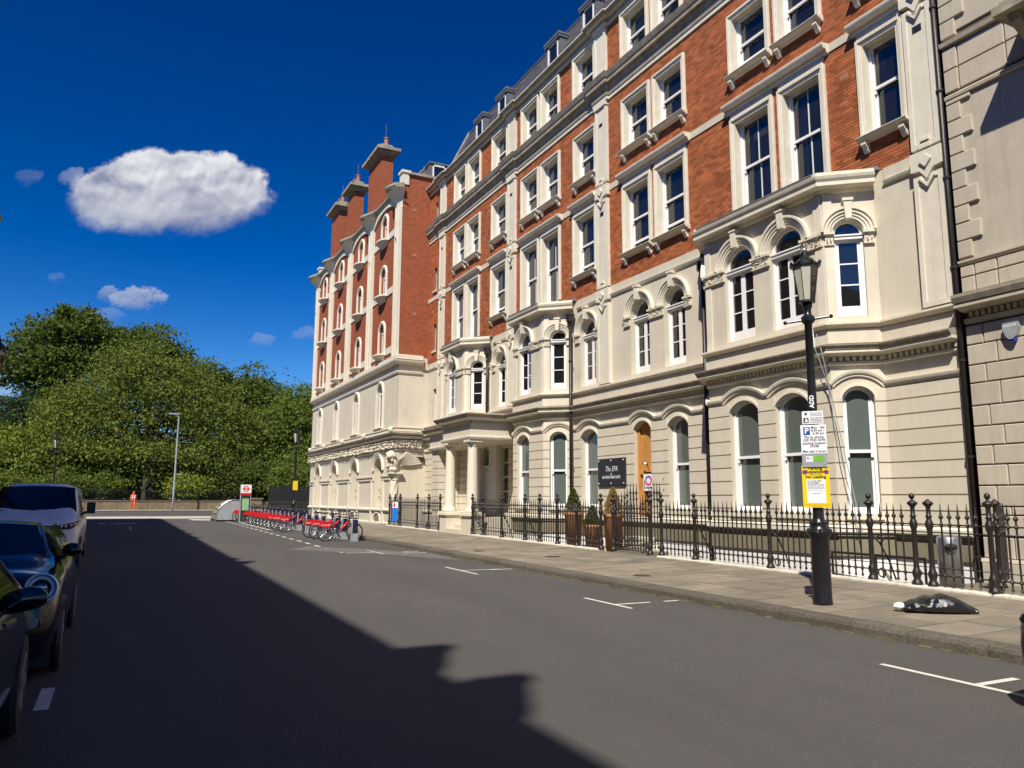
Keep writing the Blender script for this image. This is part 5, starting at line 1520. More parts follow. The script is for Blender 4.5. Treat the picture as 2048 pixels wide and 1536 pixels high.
# plinth stones
x = ny1
while x > ny0: blk(max(ny0, x - 1.1), x, -.05, .56, .14); x -= 1.1
mb = MB(); mb.sweep(FN, [(ny0, .56), (ny1, .56)], [(0, 0), (0, .14), (.06, .12), (.06, 0)]); mb.build('plinth_mould', M['neigh'], Nb)
np_ = [(FAC + .02, ny0), (FAC + .02, ny1)]
mb = MB(); mb.plan(np_, [(0, 4.90), (.05, 4.92), (.07, 5.0), (0, 5.02)]); mb.plan(np_, [(0, 5.12), (.14, 5.14), (.20, 5.17), (.34, 5.18), (.34, 5.25), (0, 5.26)]); mb.plan(np_, [(0, 6.02), (.06, 6.03), (.10, 6.08), (.10, 6.12), (0, 6.14)]); mb.plan(np_, [(0, 9.36), (.09, 9.38), (.10, 9.44), (.02, 9.5), (0, 9.5)]); mb.plan(np_, [(0, 10.45), (.12, 10.48), (.14, 10.56), (0, 10.62)]); mb.build('string_course', M['neigh'], Nb)
mb = MB(); mb.plan(np_, [(0, 5.262), (.36, 5.262), (.40, 5.36), (.40, 5.42), (0, 5.50)]); mb.build('cornice_top', M['grime'], Nb)
den = MB()
for i in range(int((ny1 - ny0) / .115)):
    u = ny0 + i * .115; den.fbox(FN, u, u + .062, 5.02, 5.115, 0, .10)
o = den.build('dentil_row', M['neigh'], Nb); o['kind'] = 'stuff'
for z0, z1 in ((5.50, 5.80), (5.80, 6.02)):
    x = ny1; w_ = .28
    while x > ny0: blk(max(ny0, x - w_), x, z0, z1, .06); x -= w_; w_ = .42 if x > 8.4 else .9
zq = 6.16; k = 0
while zq < 9.3:
    w_ = .30 if k % 2 == 0 else .50
    blk(ny1 - w_, ny1, zq, min(9.36, zq + .345), .085); zq += .345; k += 1
for z0, z1 in ((9.52, 9.98), (9.98, 10.44)): 
    blk(ny1 - .3, ny1, z0, z1, .07); blk(ny1 - 1.2, ny1 - .3, z0, z1, .055); blk(ny0, ny1 - 1.2, z0, z1, .055)
zq = 10.64; k = 0
while zq < 15:
    w_ = .32 if k % 2 == 0 else .52
    blk(ny1 - w_, ny1, zq, zq + .36, .085); zq += .36; k += 1
# projecting balcony whose shadow falls across the wall
mb = MB(); mb.fbox(FN, 6.3, 7.42, 10.0, 10.16, 0, .95); mb.fbox(FN, 6.4, 7.32, 10.16, 10.24, 0, .88)
for u in (6.55, 7.15): mb.prism(Fr(FN(u, 0, 0), (-1, 0, 0), (0, 1, 0)), [(0, 9.2), (.15, 9.3), (.3, 9.6), (.75, 9.85), (.8, 10.0), (0, 10.0)], -.09, .09)
mb.build('stone_balcony', M['grime'], Nb)
# wall-mounted alarm box
al = thing('alarm_box', tuple(FN(8.06, 4.6, .06)), 'silver shield-shaped burglar alarm box lettered HUNTER on the stone wall', 'alarm box')
mb = MB(); mb.prism(FN, [(7.93, 4.76), (8.19, 4.76), (8.20, 4.66), (8.15, 4.52), (8.10, 4.46), (8.02, 4.46), (7.97, 4.52), (7.92, 4.66)], .05, .15); mb.build('case', M['galv'], al)
mb = MB(); mb.prism(FN, [(7.98, 4.52), (8.14, 4.52), (8.11, 4.42), (8.06, 4.40), (8.01, 4.42)], .05, .13); mb.build('strobe', M['signblue'], al)
text('HUNTER', .062, FN(8.06, 4.70, .152), (0, -1, 0), (0, 0, 1), M['signwhite'], al, bold=.001)

# ------------------------------------------------------------------ terrace across the street (behind and beside the camera); it shades the road
Lb = thing('shaded_terrace', (-7.0, 16, 0), 'brick terrace on the shaded side of the street, its gables shading the carriageway', 'building')
FL = Fr((-7.0, 0, 0), (0, -1, 0), (1, 0, 0))
LH = 16.55
lh = []
for y in range(-26, 48, 4):
    for z in (1.2, 5.0, 8.6, 12.0): lh.append(H(-y - .6, -y + .6, z, z + 2.0))
mb = MB(); wall(mb, FL, -48.5, 30, -.2, LH, lh, .2); mb.build('brick_wall', M['leftwall'], Lb)
mb = MB(); mb.box(-16, -7.3, -30, 48.4, -.2, LH - .3); mb.build('interior', M['dark'], Lb)
mb = MB(); mb.box(-16, -7.0, 48.4, 48.5, -.2, LH); mb.box(-16, -7.0, -30, -29.9, -.2, LH); mb.build('end_wall', M['leftwall'], Lb)
for h in lh:
    mb = MB(); panel(mb, FL, h, -.15); mb.build('window', M['glass'], Lb)
mb = MB(); mb.plan([(-7.0, 48.3), (-7.0, -30)], [(0, LH - .4), (.2, LH - .3), (.3, LH - .1), (.3, LH), (0, LH)], 1); mb.build('cornice', M['grime'], Lb)
def gable(yc, w_, h_):
    mb = MB(); mb.prism(Fr((-7.0, 0, 0), (0, 1, 0), (1, 0, 0)), [(yc - w_, LH), (yc - w_ * .9, LH + h_ * .28), (yc - w_ * .25, LH + h_ * .75), (yc - w_ * .2, LH + h_), (yc + w_ * .2, LH + h_), (yc + w_ * .25, LH + h_ * .75), (yc + w_ * .9, LH + h_ * .28), (yc + w_, LH)], -.3, .25); mb.build('gable', M['leftwall'], Lb)
for yc, w_, h_ in ((-2.0, .6, 1.12), (-3.7, .6, 1.28), (10.3, .5, .75), (11.6, .5, .35), (22.5, .6, .5), (25.5, .5, .55), (29.0, .6, .45), (33.6, .6, .5), (38.4, .6, .45), (42.5, .7, .5)): gable(yc, w_, h_)
# ------------------------------------------------------------------ iron railings
def bar_mesh():
    mb = MB()
    mb.lathe([(.001, .03), (.026, .07), (.013, .095), (.014, .15), (.036, .185), (.014, .22), (.014, .285), (.028, .30), (.014, .315), (.0145, .84), (.026, .85), (.0145, .87), (.0145, .94), (.036, .975), (.015, 1.01), (.014, 1.06), (.036, 1.085), (.037, 1.10), (.022, 1.125), (.0155, 1.14), (.003, 1.31)], (0, 0, 0), 8)
    me = bpy.data.meshes.new('railing_bar'); me.from_pydata(mb.v, [], mb.f); me.materials.append(M['black']); return me
BAR = bar_mesh()
def post_mesh(ball=True):
    mb = MB()
    pr = [(.085, 0), (.085, .03), (.07, .06), (.05, .10), (.068, .16), (.068, .21), (.05, .25), (.042, .30), (.040, .88), (.058, .93), (.062, .97), (.058, 1.01), (.040, 1.05), (.038, 1.08), (.055, 1.10), (.036, 1.12), (.034, 1.24), (.045, 1.26), (.080, 1.30), (.084, 1.315), (.05, 1.345), (.022, 1.36)]
    if ball: pr += [(.017, 1.375), (.036, 1.39), (.045, 1.415), (.045, 1.435), (.034, 1.46), (.008, 1.475)]
    else: pr += [(.03, 1.37), (.004, 1.38)]
    mb.lathe(pr, (0, 0, 0), 14)
    me = bpy.data.meshes.new('post'); me.from_pydata(mb.v, [], mb.f); me.materials.append(M['black'])
    me.polygons.foreach_set('use_smooth', [True] * len(me.polygons)); return me
POST = post_mesh(); POSTN = post_mesh(False)
def fence(label, p0, p1, posts, spacing=.142, group=None, h=0.0, hf=None, curb=True, braces=()):
    P0, P1 = Vector(p0), Vector(p1); L = (P1 - P0).length; t = (P1 - P0) / L
    base = lambda d: Vector(((P0 + t * d).x, (P0 + t * d).y, pz((P0 + t * d).x, (P0 + t * d).y) + .03))
    f = thing('iron_railings', tuple(base(L / 2)), label, 'railings', group)
    o0 = Vector(f.location)
    for d, kind in posts:
        o = bpy.data.objects.new('post', POST if kind else POSTN); COL.objects.link(o); o.parent = f; o.location = base(d) - o0
    k = int(L / spacing)
    for i in range(k + 1):
        d = (i + .5) * L / (k + 1)
        if any(abs(d - q[0]) < .075 for q in posts): continue
        o = bpy.data.objects.new('railing_bar', BAR); COL.objects.link(o); o.parent = f; o.location = base(d) - o0
        if hf:
            s = 1 + hf(d / L); o.scale = (1, 1, s)
        o.rotation_euler = (rnd.uniform(-.006, .006), rnd.uniform(-.006, .006), 0)
    n = Vector((-t.y, t.x, 0))
    for nm, z, hh, ww in (('top_rail', .975, .011, .009), ('upper_rail', .85, .009, .022), ('bottom_rail', .185, .011, .009), ('lower_rail', .30, .006, .010)):
        mb = MB(); a, c = base(0), base(L)
        mb.hexa([q + n * s + Vector((0, 0, z + zz)) for zz in (-hh, hh) for s in (-ww, ww) for q in (a, c)]); mb.build(nm, M['black'], f)
    for d in braces:
        mb = MB(); b = base(d); g = Vector((1, 0, 0))
        pts = [b + t * (-.06) + Vector((.0, 0, .72))]
        mb.tube([b + Vector((.05, .0, .74)), b + g * .10 - t * .10 + Vector((0, 0, .62)), b + g * .22 - t * .18 + Vector((0, 0, .3)), b + g * .3 - t * .22 + Vector((0, 0, .0))], .016, 6)
        for r_, z in ((.06, .70), (.07, .13)):
            mb.tube([b - t * (.17 + r_ * math.cos(a)) + Vector((.02, 0, z + r_ * math.sin(a))) for a in [2 * math.pi * i / 14 for i in range(15)]], .013, 6)
        mb.build('scroll_brace', M['black'], f)
    if curb:
        mb = MB(); rings = []; m_ = max(6, int(L / .25)); 
        for i in range(m_ + 1):
            b = base(L * i / m_); b.z -= .03; j = rnd.uniform(-.012, .012)
            rings.append([b + n * s + Vector((0, 0, z)) for s, z in ((.16 + j, -.12), (.155 + j, .022 + j * .5), (.12, .034 + j * .6), (-.12, .034), (-.16, .02), (-.16, -.9))])
        mb.rings(rings, True, True); mb.build('stone_curb', M['curbwhite'], f)
    return f
GRP = 'black iron railings along the terrace'
fence('long run of black railings right of the gate gap, passing behind the near street lamp', (FENCE_X, 7.36, 0), (FENCE_X, 15.33, 0), [(0, 1), (.98, 0), (1.26, 1), (2.10, 1), (4.47, 1), (6.75, 1), (7.97, 1)], group=GRP, braces=(2.1, 4.47, 6.75))
fence('black railings at the near end in front of the pale stone building', (FENCE_X - .02, 3.6, 0), (FENCE_X, 7.3, 0), [], group=GRP)
fence('black railings between the porch and the pot plants', (FENCE_X, 17.97, 0), (FENCE_X, 26.66, 0), [(0, 1), (1.26, 1), (2.35, 1), (3.45, 1), (4.43, 1), (6.14, 1), (7.67, 1), (8.62, 1)], group=GRP, braces=(4.43, 6.14))
fence('black railings left of the porch beside the blue sign', (FENCE_X, 29.75, 0), (FENCE_X, 36.6, 0), [(.1, 1), (1.4, 1), (2.82, 1), (5.13, 1), (5.93, 1), (6.75, 1)], group=GRP)
fence('short return of railings closing the gap beside the corner building', (FENCE_X, 36.62, 0), (12.38, 36.85, 0), [(.66, 1)], group=GRP)
ramp_ = lambda s: .36 * min(1, max(0, s * 1.5))
fence('railings climbing on the far side of the boarded doorway steps', (FENCE_X + .12, 17.50, 0), (12.75, 17.72, 0), [], .12, GRP, hf=ramp_, curb=False)
fence('railings climbing on the near side of the boarded doorway steps', (FENCE_X + .12, 16.40, 0), (12.70, 16.62, 0), [], .12, GRP, hf=ramp_, curb=False)
fence('closed gate of black bars across the gap to the boarded doorway', (FENCE_X, 15.77, 0), (FENCE_X, 17.40, 0), [(.02, 1), (1.61, 1)], .125, GRP, curb=False)
fence('railing panel set back behind the near railings at the top of the basement stairs', (12.5, 7.75, 0), (13.7, 8.35, 0), [(.0, 0)], .15, GRP, curb=False)
# slab bridge from the pavement to the boarded doorway, walls of the area
mb = MB(); mb.hexa([(x, y, z) for z in (-.3, .30) for (x, y) in ((11.66, 15.8), (13.3, 18.3), (11.66, 17.4), (13.3, 19.7))])
tag(mb.build('entrance_bridge', M['slab']), kind='structure')
mb = MB(); mb.face([(11.66, 4.6, -1.6), (14.4, 4.6, -1.6), (14.4, 38, -1.6), (11.66, 38, -1.6)]); tag(mb.build('area_floor', M['slab']), kind='structure')
mb = MB(); mb.box(11.72, 11.86, 7.36, 26.7, -1.6, .18); mb.box(11.72, 11.86, 29.5, 37.9, -1.6, .24); tag(mb.build('area_retaining_wall', M['areawhite']), kind='structure')
mb = MB(); mb.hexa([(x, y, z) for z in (-1.6, .19) for y in (4.6, 8.95) for x in (11.86, 14.1)]); tag(mb.build('side_landing', M['slab']), kind='structure')
# handrails and bin in the sunken area
hr = thing('area_handrail', (12.9, 10.2, -.2), 'dark metal stair handrail behind the railings below the big bay', 'handrail')
mb = MB(); mb.tube([(12.7, 9.2, .62), (12.75, 11.2, .62)], .025, 6); mb.tube([(12.7, 9.2, .1), (12.75, 11.2, .2)], .02, 6)
for y in (9.2, 10.2, 11.2): mb.tube([(12.72, y, -1.6), (12.72, y, .64)], .025, 6)
mb.build('rail', M['black'], hr)
mb = MB(); mb.tube([(12.7, 9.3, -.6), (12.75, 10.1, .4)], .03, 6); mb.tube([(12.7, 10.1, -.6), (12.75, 9.3, .4)], .03, 6); mb.build('cross_strut', M['olive'], hr)
bn = thing('litter_bin', (12.75, 8.75, .2), 'cylindrical brushed steel litter bin behind the near railings', 'bin')
mb = MB(); mb.lathe([(.19, 0), (.19, .80), (.17, .83), (.10, .86)], (12.75, 8.75, .19), 20); mb.build('body', M['steel'], bn, True)
mb = MB(); mb.ball((12.61, 8.62, .86), .10, 12, 8, (1, 1, .55)); mb.build('opening', M['dark'], bn)
# ------------------------------------------------------------------ pots with shrubs
def leafcloud(name, mtl, parent, pts, size, seed, local=False):
    rg = np.random.RandomState(seed); n = len(pts)
    d = rg.normal(size=(n, 3)); d /= np.linalg.norm(d, axis=1)[:, None]; d[:, 2] = np.abs(d[:, 2]) * .8 + .1
    a = np.cross(d, rg.normal(size=(n, 3))); a /= np.linalg.norm(a, axis=1)[:, None]; b = np.cross(d, a); b /= np.linalg.norm(b, axis=1)[:, None]
    s = size * rg.uniform(.6, 1.3, size=(n, 1))
    v = np.stack([pts - a * s, pts - b * s * .55, pts + a * s, pts + b * s * .55], axis=1).reshape(-1, 3)
    me = bpy.data.meshes.new(name); me.vertices.add(4 * n); me.vertices.foreach_set('co', v.astype(np.float32).ravel())
    me.loops.add(4 * n); me.loops.foreach_set('vertex_index', np.arange(4 * n, dtype=np.int32)); me.polygons.add(n)
    me.polygons.foreach_set('loop_start', np.arange(0, 4 * n, 4, dtype=np.int32)); me.polygons.foreach_set('loop_total', np.full(n, 4, dtype=np.int32))
    me.update(calc_edges=True)
    return setup_mesh(name, me, mtl, parent, local)
def pot(x, y, h, r, sh, mt, label, lab2, seed, z=None):
    z = z if z is not None else pz(x, y) - .1
    p = thing('plant_pot', (x, y, z), label, 'plant pot', 'tall planters behind the railings')
    mb = MB(); mb.lathe([(r * .78, 0), (r, h), (r * 1.08, h + .02), (r * 1.08, h + .09), (r * .92, h + .09), (r * .9, h + .03)], (x, y, z), 14); mb.build('pot_body', M['terracotta'], p, True)
    q = thing('potted_shrub', (x, y, z + h), lab2, 'shrub', 'shrubs in the planters')
    rg = np.random.RandomState(seed); n = 2600
    t_ = rg.uniform(0, 1, n) ** .8; rad = r * 1.05 * (1 - t_) ** .75 * rg.uniform(.55, 1.08, n) + .02; a = rg.uniform(0, 6.283, n)
    pts = np.stack([x + rad * np.cos(a), y + rad * np.sin(a), z + h + .02 + t_ * sh], 1)
    leafcloud('foliage', mt, q, pts, .028, seed)
    mb = MB(); mb.tube([(x, y, z + h - .05), (x, y, z + h + sh * .9)], [.02, .005], 5); mb.build('stem', M['bark'], q)
pot(12.32, 18.30, .95, .27, .80, M['leaf_dry'], 'tall tapered wooden-brown pot holding the dried shrub', 'dried brown conical shrub standing in a tall pot', 1)
pot(12.30, 19.35, .62, .24, .62, M['leaf_shrub'], 'shorter brown pot between the two tall ones', 'small green shrub in the shorter middle pot', 2)
pot(12.40, 20.55, .95, .28, .78, M['leaf_shrub'], 'tall brown pot farthest from the charcoal sign', 'green conical box shrub in the tall pot near the downpipe', 3)
mb = MB(); mb.box(11.86, 13.9, 17.9, 21.6, -.2, .2); tag(mb.build('planter_ledge', M['slab']), kind='structure')

# ------------------------------------------------------------------ signs on the wall
sb = thing('wall_sign', tuple(FM(20.74, 2.5, .05)), 'charcoal board lettered in white for the spa at number 60', 'sign')
mb = MB(); mb.fbox(FM, 19.98, 21.51, 2.08, 2.94, .035, .09); mb.build('board', M['board'], sb)
mb = MB()
for u in (20.05, 20.74, 21.44):
    for z in (2.15, 2.87): mb.tube([FM(u, z, .09), FM(u, z, .11)], .022, 8)
mb.build('fixing_studs', M['signwhite'], sb)
text('The SPA', .235, FM(20.74, 2.60, .092), (0, -1, 0), (0, 0, 1), M['signwhite'], sb, shear=.35, sx=.85)
text('at', .11, FM(20.74, 2.455, .092), (0, -1, 0), (0, 0, 1), M['signwhite'], sb)
text('60 HYDE PARK GATE', .125, FM(20.74, 2.34, .092), (0, -1, 0), (0, 0, 1), M['signwhite'], sb, sx=.86, bold=.002)
cs = thing('notice_board', tuple(FM(18.95, 2.1, -.05)), 'white notice with a red and dark ring fixed to the plywood doorway', 'sign')
mb = MB(); mb.fbox(FM, 18.70, 19.17, 1.90, 2.40, -.03, -.01); mb.build('plate', M['signwhite'], cs)
mb = MB(); mb.sweep(FM, [(18.92 + .135 * math.cos(a), 2.20 + .12 * math.sin(a)) for a in [math.pi + math.pi * i / 12 for i in range(13)]], [(-.025, -.01), (-.025, -.006), (.025, -.006), (.025, -.01)]); mb.build('red_arc', M['red'], cs)
mb = MB(); mb.sweep(FM, [(18.92 + .135 * math.cos(a), 2.20 + .12 * math.sin(a)) for a in [math.pi * i / 12 for i in range(13)]], [(-.025, -.01), (-.025, -.006), (.025, -.006), (.025, -.01)]); mb.fbox(FM, 19.09, 19.13, 1.95, 2.2, -.01, -.006); mb.build('dark_arc', M['purple'], cs)
mb = MB()
for k in range(7): mb.fbox(FM, 18.76 + k * .045, 18.79 + k * .045, 1.965, 2.02, -.01, -.008)
mb.build('printed_word', M['signblack'], cs)
nt = thing('paper_notice', tuple(FM(18.93, 1.75, -.08)), 'small paper notice below the white ring sign on the boarded doorway', 'notice')
mb = MB(); mb.fbox(FM, 18.82, 19.05, 1.60, 1.88, -.115, -.11); mb.build('sheet', M['signwhite'], nt)
mb = MB()
for k in range(4): mb.fbox(FM, 18.86 + .01 * k, 19.01, 1.66 + k * .05, 1.672 + k * .05, -.11, -.1085)
mb.build('printed_lines', M['signblack'], nt)
fl = thing('floodlight', tuple(FM(19.0, 2.72, -.05)), 'small silver work light on a bent arm in the boarded doorway', 'work light')
mb = MB(); mb.tube([FM(18.98, 2.5, -.06), FM(18.95, 2.62, -.02), FM(18.92, 2.72, .03)], .012, 6); mb.build('arm', M['black'], fl)
mb = MB(); mb.ball(FM(18.98, 2.70, .06), .06, 10, 6, (1, 1.2, .8)); mb.build('head', M['alu'], fl)

# ------------------------------------------------------------------ street lamps
def lantern(p, x, y, z, s=1.0):
    # eight-sided tapering glass lantern with a crown and finial
    k = 8
    ring = lambda r_, zz, o=.5: [(x + r_ * s * math.cos(2 * math.pi * (i + o) / k), y + r_ * s * math.sin(2 * math.pi * (i + o) / k), z + zz * s) for i in range(k)]
    b0, b1, t0, t1 = .135, .05, .225, .67
    ln = thing('lantern', tuple(Vector((x, y, z)) - abs_loc(p)), None, None); ln.parent = p
    for i in range(k):
        j = (i + 1) % k; a = ring(b0, b1); c = ring(t0, t1)
        mb = MB(); mb.face([a[i], a[j], c[j], c[i]]); mb.build('glass_pane', M['lampglass'] if i in (2, 3, 4, 0) else M['clearglass'], ln)
    mb = MB()
    for i in range(k): mb.tube([ring(b0, b1)[i], ring(t0, t1)[i]], .007 * s, 5)
    mb.rings([ring(.06, 0), ring(b0 + .012, .02), ring(b0 + .012, .055), ring(b0 - .01, .055)], True, True)
    mb.build('lantern_frame', M['black'], ln)
    mb = MB(); mb.rings([ring(t0 + .0, t1 - .01), ring(t0 + .035, t1), ring(t0 + .035, t1 + .035), ring(t0 - .02, t1 + .06), ring(.13, t1 + .13), ring(.075, t1 + .19), ring(.07, t1 + .26), ring(.04, t1 + .31), ring(.025, t1 + .35), ring(.03, t1 + .38), ring(.004, t1 + .44)], True, True)
    for i in range(k):
        a = ring(t0 + .03, t1 + .02)[i]; mb.ball((a[0], a[1], a[2] + .03 * s), .03 * s, 6, 4, (1, 1, 1.5))
    mb.build('lantern_cap', M['post'], ln)
    mb = MB(); mb.lathe([(.02 * s, z + .06 * s), (.05 * s, z + .2 * s), (.05 * s, z + .4 * s), (.02 * s, z + .5 * s)], (x, y, 0), 8); mb.build('bulb', M['lampglass'], ln)
def lamp(x, y, g, label, s=1.0):
    p = thing('street_lamp', (x, y, g), label, 'street lamp', 'black lantern posts')
    mb = MB(); mb.lathe([(.135, 0), (.135, .03), (.128, .05), (.124, .90), (.14, .93), (.165, .97), (.16, 1.0), (.115, 1.06), (.105, 1.10), (.11, 1.13), (.088, 1.15), (.076, 1.2), (.067, 2.0), (.059, 3.2), (.055, 4.02), (.075, 4.04), (.075, 4.13), (.053, 4.15), (.052, 4.24), (.07, 4.27), (.07, 4.32), (.05, 4.34)], (x, y, g), 20, .0); mb.build('post', M['post'], p, True)
    mb = MB()
    for i in range(16):
        a = 2 * math.pi * i / 16; mb.ball((x + .145 * math.cos(a), y + .145 * math.sin(a), g + 1.0), .03, 6, 4, (1, 1, 1.6)); mb.ball((x + .103 * math.cos(a), y + .103 * math.sin(a), g + 1.12), .018, 5, 4)
    mb.build('leaf_collar', M['post'], p)
    mb = MB(); t = Vector((.72, -.69, .10)).normalized()
    c = Vector((x, y, g + 4.08))
    mb.tube([c - t * .30, c - t * .05, c + t * .05, c + t * .30], [.018, .02, .02, .018], 8); mb.ball(c - t * .32, .03); mb.ball(c + t * .32, .03); mb.lathe([(.07, -.06), (.10, -.02), (.10, .03), (.07, .07)], c, 8); mb.build('ladder_bar', M['post'], p)
    lantern(p, x, y, g + 4.32, .84)
    return p
LXx, LYy = 8.92, 8.06
LG = pz(LXx, LYy)
lp = lamp(LXx, LYy, LG, 'near black lantern post at the kerb carrying the parking signs')
lamp(8.55, 43.6, pz(8.55, 43.6), 'far black lantern post on the pavement behind the hire bikes')
lamp(-3.75, 57, .40, 'far black lantern post rising behind the white van')
lamp(-2.82, 21.7, gz(21) + .12, 'lantern post at the left edge with only its glass in view')
# sign plates facing up the street
sN = Vector((-.80, -.60, 0)).normalized(); sR = Vector((0, 0, 1)).cross(sN).normalized(); sU = Vector((0, 0, 1))
S0 = Vector((LXx, LYy, 0)) + sN * .095
FSg = Fr(S0, -sR, sN)
def plate(name, label, cat, w_, z0, z1, m, off=0.0, n0=0.0):
    p = thing(name, tuple(FSg(off, (z0 + z1) / 2, n0)), label, cat)
    mb = MB(); mb.fbox(FSg, off - w_ / 2, off + w_ / 2, z0, z1, n0 - .01, n0); mb.build('plate', m, p)
    return p
def line(p, bodies, z, size, off=0.0, n0=.001, m=None, **kw): return text(bodies, size, FSg(off, z, n0), sR, sU, m or M['signblack'], p, **kw)
pl1 = plate('parking_notice', 'small white notice with a ticket machine symbol, topmost on the near lamp post', 'sign', .285, 2.71, 2.895, M['signwhite'], -.0)
def scribble(p, name, rows, n0=.0005, m=None):
    # print too small to read in the photograph: broken dark dashes, one row per line
    b = MB()
    for u0, u1, z, h in rows:
        u = u0
        while u < u1:
            w_ = rnd.uniform(.006, .018); b.fbox(FSg, u, min(u1, u + w_), z, z + h, n0, n0 + .001); u += w_ + .005
    b.build(name, m or M['signblack'], p)
scribble(pl1, 'small_print', [(-.125, .035, 2.862 - k * .02, .008) for k in range(3)] + [(-.13, .04, 2.79 - k * .021, .010) for k in range(4)])
mb = MB(); mb.fbox(FSg, .055, .125, 2.725, 2.80, 0, .002); mb.build('machine_symbol', M['signblack'], pl1); mb = MB(); mb.fbox(FSg, .068, .105, 2.735, 2.765, .002, .003); mb.fbox(FSg, .072, .10, 2.772, 2.788, .002, .003); mb.build('symbol_detail', M['signwhite'], pl1)
mb = MB(); mb.tube([FSg(.09, 2.855, .0), FSg(.09, 2.855, .002)], .02, 12); mb.build('crest', M['signblue'], pl1)
pl2 = plate('parking_sign', 'white parking sign with a blue P square and pay by phone hours', 'sign', .345, 2.285, 2.695, M['signwhite'])
mb = MB(); mb.fbox(FSg, .045, .135, 2.55, 2.665, 0, .002); mb.build('blue_square', M['signblue'], pl2)
text('P', .115, FSg(.09, 2.608, .003), sR, sU, M['signwhite'], pl2, bold=.003)
for k, (b_, off) in enumerate((('Mon - Sat', -.06), ('8.30 am -', -.06), ('6.30 pm', -.07))): line(pl2, b_, 2.655 - k * .042, .047, off, bold=.001)
for k, b_ in enumerate(('Pay by phone', '020 7023 5078', 'quoting location', '57398')): line(pl2, b_, 2.518 - k * .044, .048, -.005, bold=.001)
line(pl2, 'Max stay 2 hours', 2.315, .045, 0, bold=.001)
pl3 = plate('grey_meter_plate', 'grey plate with a green sticker above the yellow suspension notice', 'sign', .335, 2.09, 2.283, M['signgrey'], 0, .02)
mb = MB(); mb.fbox(FSg, .02, .115, 2.165, 2.245, .02, .022); mb.build('white_label', M['signwhite'], pl3)
mb = MB(); mb.fbox(FSg, -.125, .018, 2.165, 2.25, .02, .022); mb.build('green_label', M['signgreen'], pl3)
mb = MB(); mb.fbox(FSg, -.14, -.10, 2.12, 2.17, .022, .024); mb.fbox(FSg, .075, .105, 2.20, 2.235, .022, .023); mb.fbox(FSg, .03, .07, 2.215, 2.222, .022, .023); mb.fbox(FSg, .03, .07, 2.2, 2.207, .022, .023); mb.build('small_print', M['signgrey'], pl3)
pl4 = plate('suspension_notice', 'bright yellow parking suspension notice tied to the near lamp post', 'sign', .365, 1.52, 2.115, M['signyellow'], -.0, .006)
line(pl4, 'Parking', 2.075, .062, 0, .009, bold=.0015); line(pl4, 'Suspension', 2.025, .058, 0, .009, bold=.0015); line(pl4, 'No Loading', 1.952, .058, 0, .009, bold=.0015)
mb = MB(); mb.fbox(FSg, -.09, .08, 1.986, 1.991, .006, .0075); mb.build('rule', M['signblack'], pl4)
for off in (.145, -.145):
    mb = MB(); mb.tube([FSg(off, 2.02, .006), FSg(off, 2.02, .009)], .032, 14); mb.build('no_stopping_disc', M['purple'], pl4)
mb = MB(); mb.fbox(FSg, -.125, .125, 1.585, 1.918, .006, .008); mb.build('paper_sheet', M['signwhite'], pl4)
for k, b_ in enumerate(('Tue 15 Apr 2025', 'to 25 Jul 2025')): text(b_, .027, FSg(.115, 1.895 - k * .026, .009), sR, sU, M['signblack'], pl4, align='LEFT', bold=.0006)
scribble(pl4, 'small_print', [(-.11, .115, 1.845 - k * .022, .009) for k in range(4)] + [(-.07, .11, 1.755, .005), (-.11, -.04, 1.735, .005), (-.05, .06, 1.715, .008)], .008)
scribble(pl4, 'red_print', [(-.16, .16, 1.552, .009)], .006, M['red']); scribble(pl4, 'address_print', [(-.06, .06, 1.53, .006)], .006)
st = thing('sticker', tuple(FSg(0, 3.02, -.02)), 'vertical white graffiti sticker on the near lamp post above the signs', 'sticker')
mb = MB()
kk = 7
ring = [[(LXx + .0715 * math.cos(a), LYy + .0715 * math.sin(a), z) for a in [math.atan2(sN.y, sN.x) - .55 + 1.1 * i / kk for i in range(kk + 1)]] for z in (2.93, 3.14)]
mb.rings(ring, False, False); mb.build('label', M['signblack'], st)
text('ADD', .085, Vector((LXx, LYy, 3.035)) + sN * .0745, sU, -sR, M['signwhite'], st, bold=.003)

# bin bag on the pavement
bx, by = 9.62, 6.80
bg_ = thing('bin_bag', (bx, by, pz(bx, by)), 'crumpled black bin bag lying on the pavement near the kerb', 'bin bag')
mb = MB(); ring = []
ax = Vector((.74, -.67, 0)).normalized(); pr_ = Vector((.67, .74, 0)); rg = random.Random(5)
Lb_ = .88
for i in range(23):
    s = i / 22; wd = (.06 + .17 * math.sin(math.pi * min(1, s * .9 + .1)) ** .7) if s < .97 else .15; hh = .06 + .15 * math.sin(math.pi * min(1, s * .85 + .1)) ** 1.2
    if s > .72: hh *= 1 - (s - .72) * .7
    c = Vector((bx, by, pz(bx, by))) + ax * (s - .5) * Lb_
    rr = []
    for k in range(18):
        a = 2 * math.pi * k / 18; n_ = .78 + .44 * rg.random() if math.sin(a) > -.3 else 1
        rr.append(c + pr_ * wd * math.cos(a) * n_ + Vector((0, 0, max(.004, hh * .45 + hh * .62 * math.sin(a) * n_))))
    ring.append(rr)
mb.rings(ring, True, True); bo = mb.build('bag_skin', M['bag'], bg_, True)
md = bo.modifiers.new('sub', 'SUBSURF'); md.levels = md.render_levels = 1
mb = MB()
rg = random.Random(8); ctr = Vector((bx, by, pz(bx, by) + .055)) - ax * .47
ring = []
for i in range(9):
    a = -math.pi / 2 + math.pi * i / 8; ring.append([ctr + Vector((.08 * math.cos(a) * math.cos(t) * rg.uniform(.75, 1.15), .08 * math.cos(a) * math.sin(t) * rg.uniform(.75, 1.15), .055 * math.sin(a))) for t in [2 * math.pi * k / 12 for k in range(12)]])
